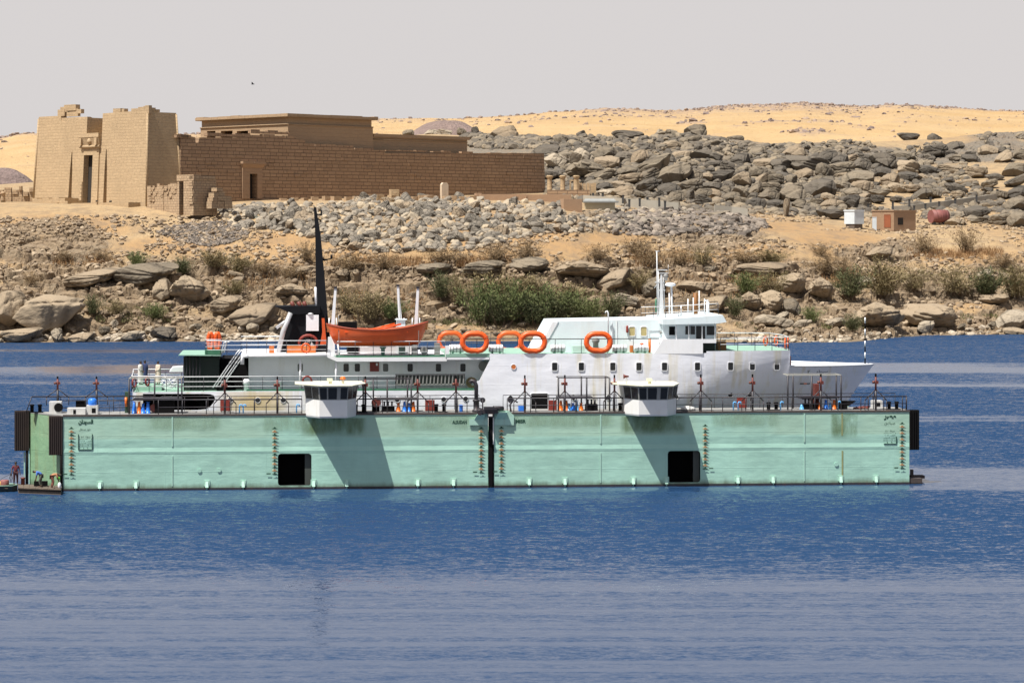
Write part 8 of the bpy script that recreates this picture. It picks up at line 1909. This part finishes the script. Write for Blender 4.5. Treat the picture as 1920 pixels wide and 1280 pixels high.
        if c[0] == 'trousers':
            bones = [('pelvis', 'hipL'), ('hipL', 'kneeL'), ('kneeL', 'hemL'), ('pelvis', 'hipR'), ('hipR', 'kneeR'), ('kneeR', 'hemR')]; rad = {'pelvis': .16, 'hipL': .118, 'hipR': .118, 'kneeL': .082, 'kneeR': .082, 'hemL': .066, 'hemR': .066}
            garment('trousers', bones, rad, c[1])
        if c[0] == 'sash': part('sash', c[2], c[1], t)
    BASE[t] = tuple(base); return t
def mk(**k):
    g = dict(k)
    for s in ('L', 'R'):
        g['cuff' + s] = tuple(Vector(g['elbow' + s]).lerp(Vector(g['wrist' + s]), .8)); g['hem' + s] = tuple(Vector(g['knee' + s]).lerp(Vector(g['ankle' + s]), .85))
    g['collar'] = tuple(Vector(g['chest']).lerp(Vector(g['neck']), .8)); return g
STAND = mk(pelvis=(0, 0, .95), chest=(0, .01, 1.32), neck=(0, 0, 1.5), head=(0, -.02, 1.68), shoulderL=(-.19, .01, 1.42), shoulderR=(.19, .01, 1.42), elbowL=(-.28, .02, 1.15), elbowR=(.27, .0, 1.15), wristL=(-.33, -.06, .90), wristR=(.31, -.06, .90),
           hipL=(-.10, 0, .90), hipR=(.10, 0, .90), kneeL=(-.12, -.02, .49), kneeR=(.12, -.02, .49), ankleL=(-.13, .03, .085), ankleR=(.13, .03, .085))
STAND2 = mk(**{**{k: v for k, v in STAND.items() if not k.startswith(('cuff', 'hem', 'collar'))}, 'elbowL': (-.24, -.02, 1.16), 'wristL': (-.12, -.16, 1.0), 'elbowR': (.24, -.02, 1.16), 'wristR': (.10, -.17, 1.02)})
BEND = mk(pelvis=(.18, 0, .88), chest=(-.10, 0, 1.13), neck=(-.25, 0, 1.16), head=(-.42, 0, 1.13), face=(-.5, 0, -.9), shoulderL=(-.14, -.18, 1.10), shoulderR=(-.14, .18, 1.10), elbowL=(-.18, -.2, .83), elbowR=(-.2, .17, .83), wristL=(-.24, -.12, .58), wristR=(-.27, .08, .60),
          hipL=(.16, -.10, .84), hipR=(.16, .10, .84), kneeL=(.02, -.12, .46), kneeR=(.10, .13, .46), ankleL=(.10, -.12, .085), ankleR=(.20, .13, .085), toe=(-.17, 0, -.065))
BENDR = mk(**{k: (-v[0], v[1], v[2]) for k, v in {**{k: v for k, v in BEND.items() if not k.startswith(('cuff', 'hem', 'collar'))}, 'chest': (-.16, 0, 1.06), 'neck': (-.33, 0, 1.03), 'head': (-.49, 0, .93), 'shoulderL': (-.20, -.18, 1.02), 'shoulderR': (-.20, .18, 1.02), 'elbowL': (-.3, -.2, .75), 'elbowR': (-.28, .17, .75), 'wristL': (-.36, -.12, .50), 'wristR': (-.38, .08, .50)}.items()})

# work raft and moored boat where three of them stand
M_RAFTW = paint('weathered_raft', (.13, .10, .075), .8, .25, 2, (.06, .05, .04), .6)
yR = -2.6; t = thing('work_raft', 'low brown work raft moored at the corner of the dock', 'raft', (X(70, -1), -1, 0), DOCK)
fx = lambda px, y: X(px, y)
b = MB(); b.hexa([(fx(33, 1.2), 1.5, -.3), (fx(34, -1.6), -1.4, -.3), (fx(114, -3.0), -3.0, -.3), (fx(118, .3), .8, -.3)][::-1] if False else [(fx(34, -1.6), -1.4, -.3), (fx(114, -3.0), -3.0, -.3), (fx(116, -.2), -.2, -.3), (fx(33, 1.4), 1.6, -.3)], [(fx(34, -1.6), -1.4, .38), (fx(114, -3.0), -3.0, .38), (fx(116, -.2), -.2, .38), (fx(33, 1.4), 1.6, .38)]); part('hull', b, M_RAFTW, t)
b = MB()
for k in range(7): f_ = k / 7; g_ = (k + .86) / 7; L_ = lambda u, v: tuple(Vector((fx(34, -1.6), -1.4, 0)).lerp(Vector((fx(114, -3.0), -3.0, 0)), u).lerp(Vector((fx(33, 1.4), 1.6, 0)).lerp(Vector((fx(116, -.2), -.2, 0)), u), v)); b.hexa([(*L_(f_, .02)[:2], .384), (*L_(g_, .02)[:2], .384), (*L_(g_, .98)[:2], .384), (*L_(f_, .98)[:2], .384)], [(*L_(f_, .02)[:2], .42), (*L_(g_, .02)[:2], .42), (*L_(g_, .98)[:2], .42), (*L_(f_, .98)[:2], .42)])
part('planking', b, M_RAFTW, t)
b = MB(); b.tube((fx(34, -1.6), -1.45, .3), (fx(114, -3.05), -3.05, .3), .06, n=6); part('rubbing_rope', b, M_BLACK, t)
t = thing('moored_boat', 'dark low boat at the left edge beside the work raft', 'boat', (X(10, 0), .5, 0), DOCK)
b = MB(); xa, xb = X(-60, .5), X(32, .5); rings = []
for x, w_ in ((xa, .9), (xa + 1.5, 1.1), (xb - 1.2, 1.1), (xb - .3, .8), (xb, .3)): rings.append([(x, .5 - w_, .42), (x, .5 - w_ * .85, .0), (x, .5 - w_ * .5, -.3), (x, .5 + w_ * .5, -.3), (x, .5 + w_ * .85, 0), (x, .5 + w_, .42)])
b.loftpoly(rings, True, False, False); part('hull', b, paint('dark_boat_paint', (.03, .045, .045), .5, .2, 2), t)
b = MB(); b.box(xa, xb - .6, .0 - .45, 1.4, .25, .3); part('floor', b, M_RAFTW, t); b = MB(); b.path([(xa, -.42, .44), (xb - .3, -.32, .44), (xb, .5, .44), (xb - .3, 1.32, .44), (xa, 1.42, .44)], .05, 6); part('gunwale', b, M_PGREEN, t)
b = MB(); x = X(9, .3); b.lathe((x, .3, .3), [(.3, 0), (.32, .2), (.32, .5), (.26, .55)], 12); solo('bucket', 'grey and red bucket standing in the dark boat', 'bucket', b, paint('bucket_red', (.28, .10, .09), .6, .3, 3), (x, .3, .3), DOCK)
b = MB(); x = X(2, .6); b.lathe((x, .6, .3), [(.25, 0), (.4, .12), (.3, .35), (.1, .42)], 9); solo('yellow_bundle', 'yellowish bundle at the left edge in the dark boat', 'bundle', b, paint('yellow_cloth', (.45, .30, .06), .9, .2, 4), (x, .6, .3), DOCK)
b = MB(); x = X(43, 1.0); b.lathe((x, 1.0, .42), [(.15, 0), (.15, .42), (.19, .44), (.19, .52), (.1, .55)], 10); solo('raft_bollard', 'dark red stub bollard on the raft beside the standing man', 'bollard', b, M_RUSTRED, (x, 1.0, .42), DOCK)
for px_, yy, lab in ((69, -.5, 'dark block left of the bending man in blue'), (83, -.4, 'dark block behind the bending man in blue')):
    b = MB(); x = X(px_, yy); b.box(x - .22, x + .22, yy, yy + .4, .42, .78); solo('raft_block', lab, 'block', b, M_BLACK, (x, yy, .42), DOCK, 'dark blocks on the raft')
b = MB(); x = X(111.5, -2.2); b.lathe((x, -2.2, .42), [(.09, 0), (.13, .1), (.13, .32), (.04, .45)], 9); solo('white_can', 'white can at the corner of the raft beside the stooping man', 'can', b, M_RAILW, (x, -2.2, .42), DOCK)
b = MB(); x = X(109.5, -1.9); b.lathe((x, -1.9, .42 + .62), [(.1, 0), (.14, .08), (.1, .2)], 8); b.tube((x, -1.9, .42), (x, -1.9, 1.04), .03, n=5); solo('green_float', 'bright green float on a short stick beside the stooping man', 'float', b, paint('bright_green', (.18, .62, .05), .5, .1, 4), (x, -1.9, .42), DOCK)
person((X(29.5, .9), .9, .42), STAND, 'standing man in dark red shirt holding a rope at the left edge', [('shirt', cloth('dark_red_cloth', (.13, .022, .035))), ('trousers', cloth('dark_maroon_cloth', (.05, .014, .018)))], rz=.25, scale=1.0)
x = X(21, .9); b = MB(); b.path([(x - .02, .85, 1.30), (x - .1, .85, .95), (x, .85, .55), (x + .08, .85, .9), (x + .02, .85, 1.28)], .03, 5); b.path([(x, .85, 1.25), (x - .7, .9, .9), (x - 1.0, 1.0, .55)], .015, 4); solo('rope', 'dark rope hanging from the hand of the standing man', 'rope', b, M_BLACK, (x, .85, .5), DOCK)
person((X(73.5, -1.0), -1.0, .42), BEND, 'man in a bright blue shirt and grey trousers bending over on the raft', [('shirt', cloth('bright_blue_cloth', (.07, .17, .52))), ('trousers', cloth('grey_green_cloth', (.10, .105, .085)))])
person((X(101, -1.9), -1.9, .42), BENDR, 'man in an orange-tan shirt stooping at the corner of the raft', [('shirt', cloth('tan_cloth', (.42, .20, .10))), ('trousers', cloth('rust_cloth', (.20, .075, .05)))])
STERN = zMain + .42
b = MB(); b.box(X(255, 8.2), X(303, 8.2), 8.2, 11.4, zMain - .01, STERN - .004); part('stern_hatch', b, M_PGREEN, ship)
for px_, yy, c, lab, sk_, r_ in ((263.5, 9.2, (.62, .60, .56), 'man in a long white robe with a maroon shawl at the ship stern', M_SKIN, 1.2), (271.5, 10.4, (.02, .035, .10), 'man in a dark blue robe half hidden behind the white robed man', M_SKIN, 2.5), (296.5, 9.0, (.58, .50, .40), 'man in a cream robe standing apart at the ship stern rail', M_SKIN, -1.0)):
    p_ = person((X(px_, yy), yy, STERN), STAND2, lab, [('robe', cloth('robe_%d' % int(px_), c))], sk_, rz=r_, scale=1.06)
    if px_ < 265:
        b = MB(); rings = [[(math.cos(a) * wx + .04, math.sin(a) * wy, z) for a in np.linspace(-1.5, 1.2, 10)] for z, wx, wy in ((1.47, .22, .15), (1.2, .26, .19), (.95, .26, .2))]; BASE[p_] = (0, 0, 0); b.loftpoly(rings, False, True, False); part('shawl', b, cloth('maroon_cloth', (.09, .02, .03)), p_)
# a bird high in the hazy sky
c = wp(474, 158, 300); t = thing('bird', 'tiny dark bird gliding in the sky above the temple wall', 'bird', c)
b = MB(); b.lathe(c, [(.01, -.22), (.05, -.1), (.06, .05), (.03, .16), (.01, .22)], 7, 'x')
for s in (-1, 1): b.add([c + Vector((.08, 0, .02)), c + Vector((.0, .22 * s, .16)), c + Vector((-.08, .55 * s, .24)), c + Vector((-.12, .2 * s, .1)), c + Vector((-.08, 0, .02))], [(0, 1, 2, 3, 4)])
part('body', b, M_HAIR, t)
# ================================================================ water
def water_mat():
    m, nt, b = node_mat('lake_surface')
    slick = noisen(nt, coords(nt, scale=(.0035, .020, 1), loc=(3.1, .55, 0)), 1.0, 4, .55, .6)
    sy = N(nt, 'ShaderNodeSeparateXYZ'); L(nt, coords(nt), sy.inputs[0]); yy = mathn(nt, 'ADD', sy.outputs['Y'], mathn(nt, 'MULTIPLY', slick, 14.0))
    band = mathn(nt, 'MULTIPLY', ramp(nt, yy, 182, 146, 'SMOOTH'), ramp(nt, yy, 60, 110, 'SMOOTH'))
    st = ramp(nt, noisen(nt, coords(nt, scale=(.006, .35, 1)), 1.0, 4, .6, .8), .60, .40, 'SMOOTH')
    calm = mathn(nt, 'MAXIMUM', mathn(nt, 'MULTIPLY', band, mathn(nt, 'ADD', .84, mathn(nt, 'MULTIPLY', st, .14))), mathn(nt, 'MULTIPLY', ramp(nt, slick, .52, .64, 'SMOOTH'), .85))
    def slopes(sx, sy, sc, det):
        n = N(nt, 'ShaderNodeTexNoise', i_Scale=sc, i_Detail=det, i_Roughness=.6); L(nt, coords(nt, scale=(sx, sy, 1)), n.inputs['Vector'])
        v = N(nt, 'ShaderNodeVectorMath', operation='SUBTRACT'); L(nt, n.outputs['Color'], v.inputs[0]); v.inputs[1].default_value = (.5, .5, .5); return v.outputs[0]
    def scaled(v, k):
        q = N(nt, 'ShaderNodeVectorMath', operation='SCALE'); L(nt, v, q.inputs[0])
        if hasattr(k, 'links'): L(nt, k, q.inputs['Scale'])
        else: q.inputs['Scale'].default_value = k
        return q.outputs[0]
    def plus(p, q):
        n = N(nt, 'ShaderNodeVectorMath', operation='ADD'); L(nt, p, n.inputs[0]); L(nt, q, n.inputs[1]); return n.outputs[0]
    gust = noisen(nt, coords(nt, scale=(.012, .05, 1)), 1.0, 3, .6)
    amp = mathn(nt, 'MULTIPLY', mathn(nt, 'SUBTRACT', 1.0, mathn(nt, 'MULTIPLY', calm, .97)), mathn(nt, 'ADD', .55, mathn(nt, 'MULTIPLY', gust, .9)))
    sl_ = plus(scaled(slopes(.7, 1.3, 1.7, 3), 1.0), plus(scaled(slopes(.8, 1.2, 5.5, 2), .9), scaled(slopes(.5, 1.1, .4, 1), .2)))
    bs = N(nt, 'ShaderNodeVectorMath', operation='ADD'); L(nt, sl_, bs.inputs[0]); bs.inputs[1].default_value = (0, -.23, 0); sl_ = bs.outputs[0]
    sl_ = scaled(sl_, mathn(nt, 'MULTIPLY', amp, WAVE))
    lo = N(nt, 'ShaderNodeVectorMath', operation='ADD'); L(nt, sl_, lo.inputs[0]); lo.inputs[1].default_value = (0, -.03, 0); sl_ = lo.outputs[0]
    fl = N(nt, 'ShaderNodeVectorMath', operation='MULTIPLY'); L(nt, sl_, fl.inputs[0]); fl.inputs[1].default_value = (1.6, 1, 0)
    ad = N(nt, 'ShaderNodeVectorMath', operation='ADD'); L(nt, fl.outputs[0], ad.inputs[0]); ad.inputs[1].default_value = (0, 0, 1)
    nn = N(nt, 'ShaderNodeVectorMath', operation='NORMALIZE'); L(nt, ad.outputs[0], nn.inputs[0]); L(nt, nn.outputs[0], b.inputs['Normal'])
    b.inputs['Base Color'].default_value = (*WATER, 1); b.inputs['Roughness'].default_value = .07; b.inputs['IOR'].default_value = 1.333
    return m
WAVE, WATER = 1.0, (.015, .042, .10)
me = np_mesh('lake_water', np.array([(-700, -60, 0), (700, -60, 0), (700, 700, 0), (-700, 700, 0)], float), [0, 1, 2, 3], 4)
me.materials.append(water_mat()); o = bpy.data.objects.new('lake_water', me); COL.objects.link(o); tag(o, 'rippled blue lake water', 'water', kind='structure')

# ================================================================ sky, sun, camera
SUN = Vector((-.36, -.33, 1.0)).normalized()
el = math.asin(SUN.z); az = math.atan2(SUN.x, SUN.y)
w = bpy.data.worlds.new('World'); scene.world = w; w.use_nodes = True; nt = w.node_tree; bg = nt.nodes['Background']
sk = N(nt, 'ShaderNodeTexSky', sky_type='NISHITA'); sk.sun_disc = False; sk.sun_elevation = el; sk.sun_rotation = az; sk.air_density = 1.0; sk.dust_density = DUST if 'DUST' in globals() else 3.0; sk.ozone_density = 1.5; sk.altitude = 100
# desert dust: a pale veil low over the horizon, thinning out upwards
tc = N(nt, 'ShaderNodeTexCoord'); sp = N(nt, 'ShaderNodeSeparateXYZ'); L(nt, tc.outputs['Generated'], sp.inputs[0])
veil = ramp(nt, sp.outputs['Z'], .46, .22, 'SMOOTH')
L(nt, mixc(nt, mathn(nt, 'MULTIPLY', veil, .95), sk.outputs[0], (8.5, 8.1, 8.05)), bg.inputs['Color'])
bg.inputs['Strength'].default_value = .055
sl = bpy.data.lights.new('sun', 'SUN'); sl.energy = 5.0; sl.angle = math.radians(.53); sl.color = (1, .955, .88)
so = bpy.data.objects.new('sun', sl); COL.objects.link(so); so.rotation_euler = SUN.to_track_quat('Z', 'Y').to_euler(); so.location = (-200, -100, 400)
cam = bpy.data.cameras.new('camera'); co = bpy.data.objects.new('camera', cam); COL.objects.link(co)
co.location = (0, 0, H); co.rotation_euler = (math.pi / 2, 0, 0); cam.sensor_width = 36; cam.lens = F / 1920 * 36; cam.shift_y = -206 / 1920; cam.clip_end = 6000; cam.clip_start = 1
scene.camera = co
scene.view_settings.view_transform = 'Standard'; scene.view_settings.look = 'None'; scene.view_settings.gamma = 1; scene.view_settings.exposure = .6
scene.render.resolution_x, scene.render.resolution_y = 1024, 682
scene.cycles.max_bounces = 6
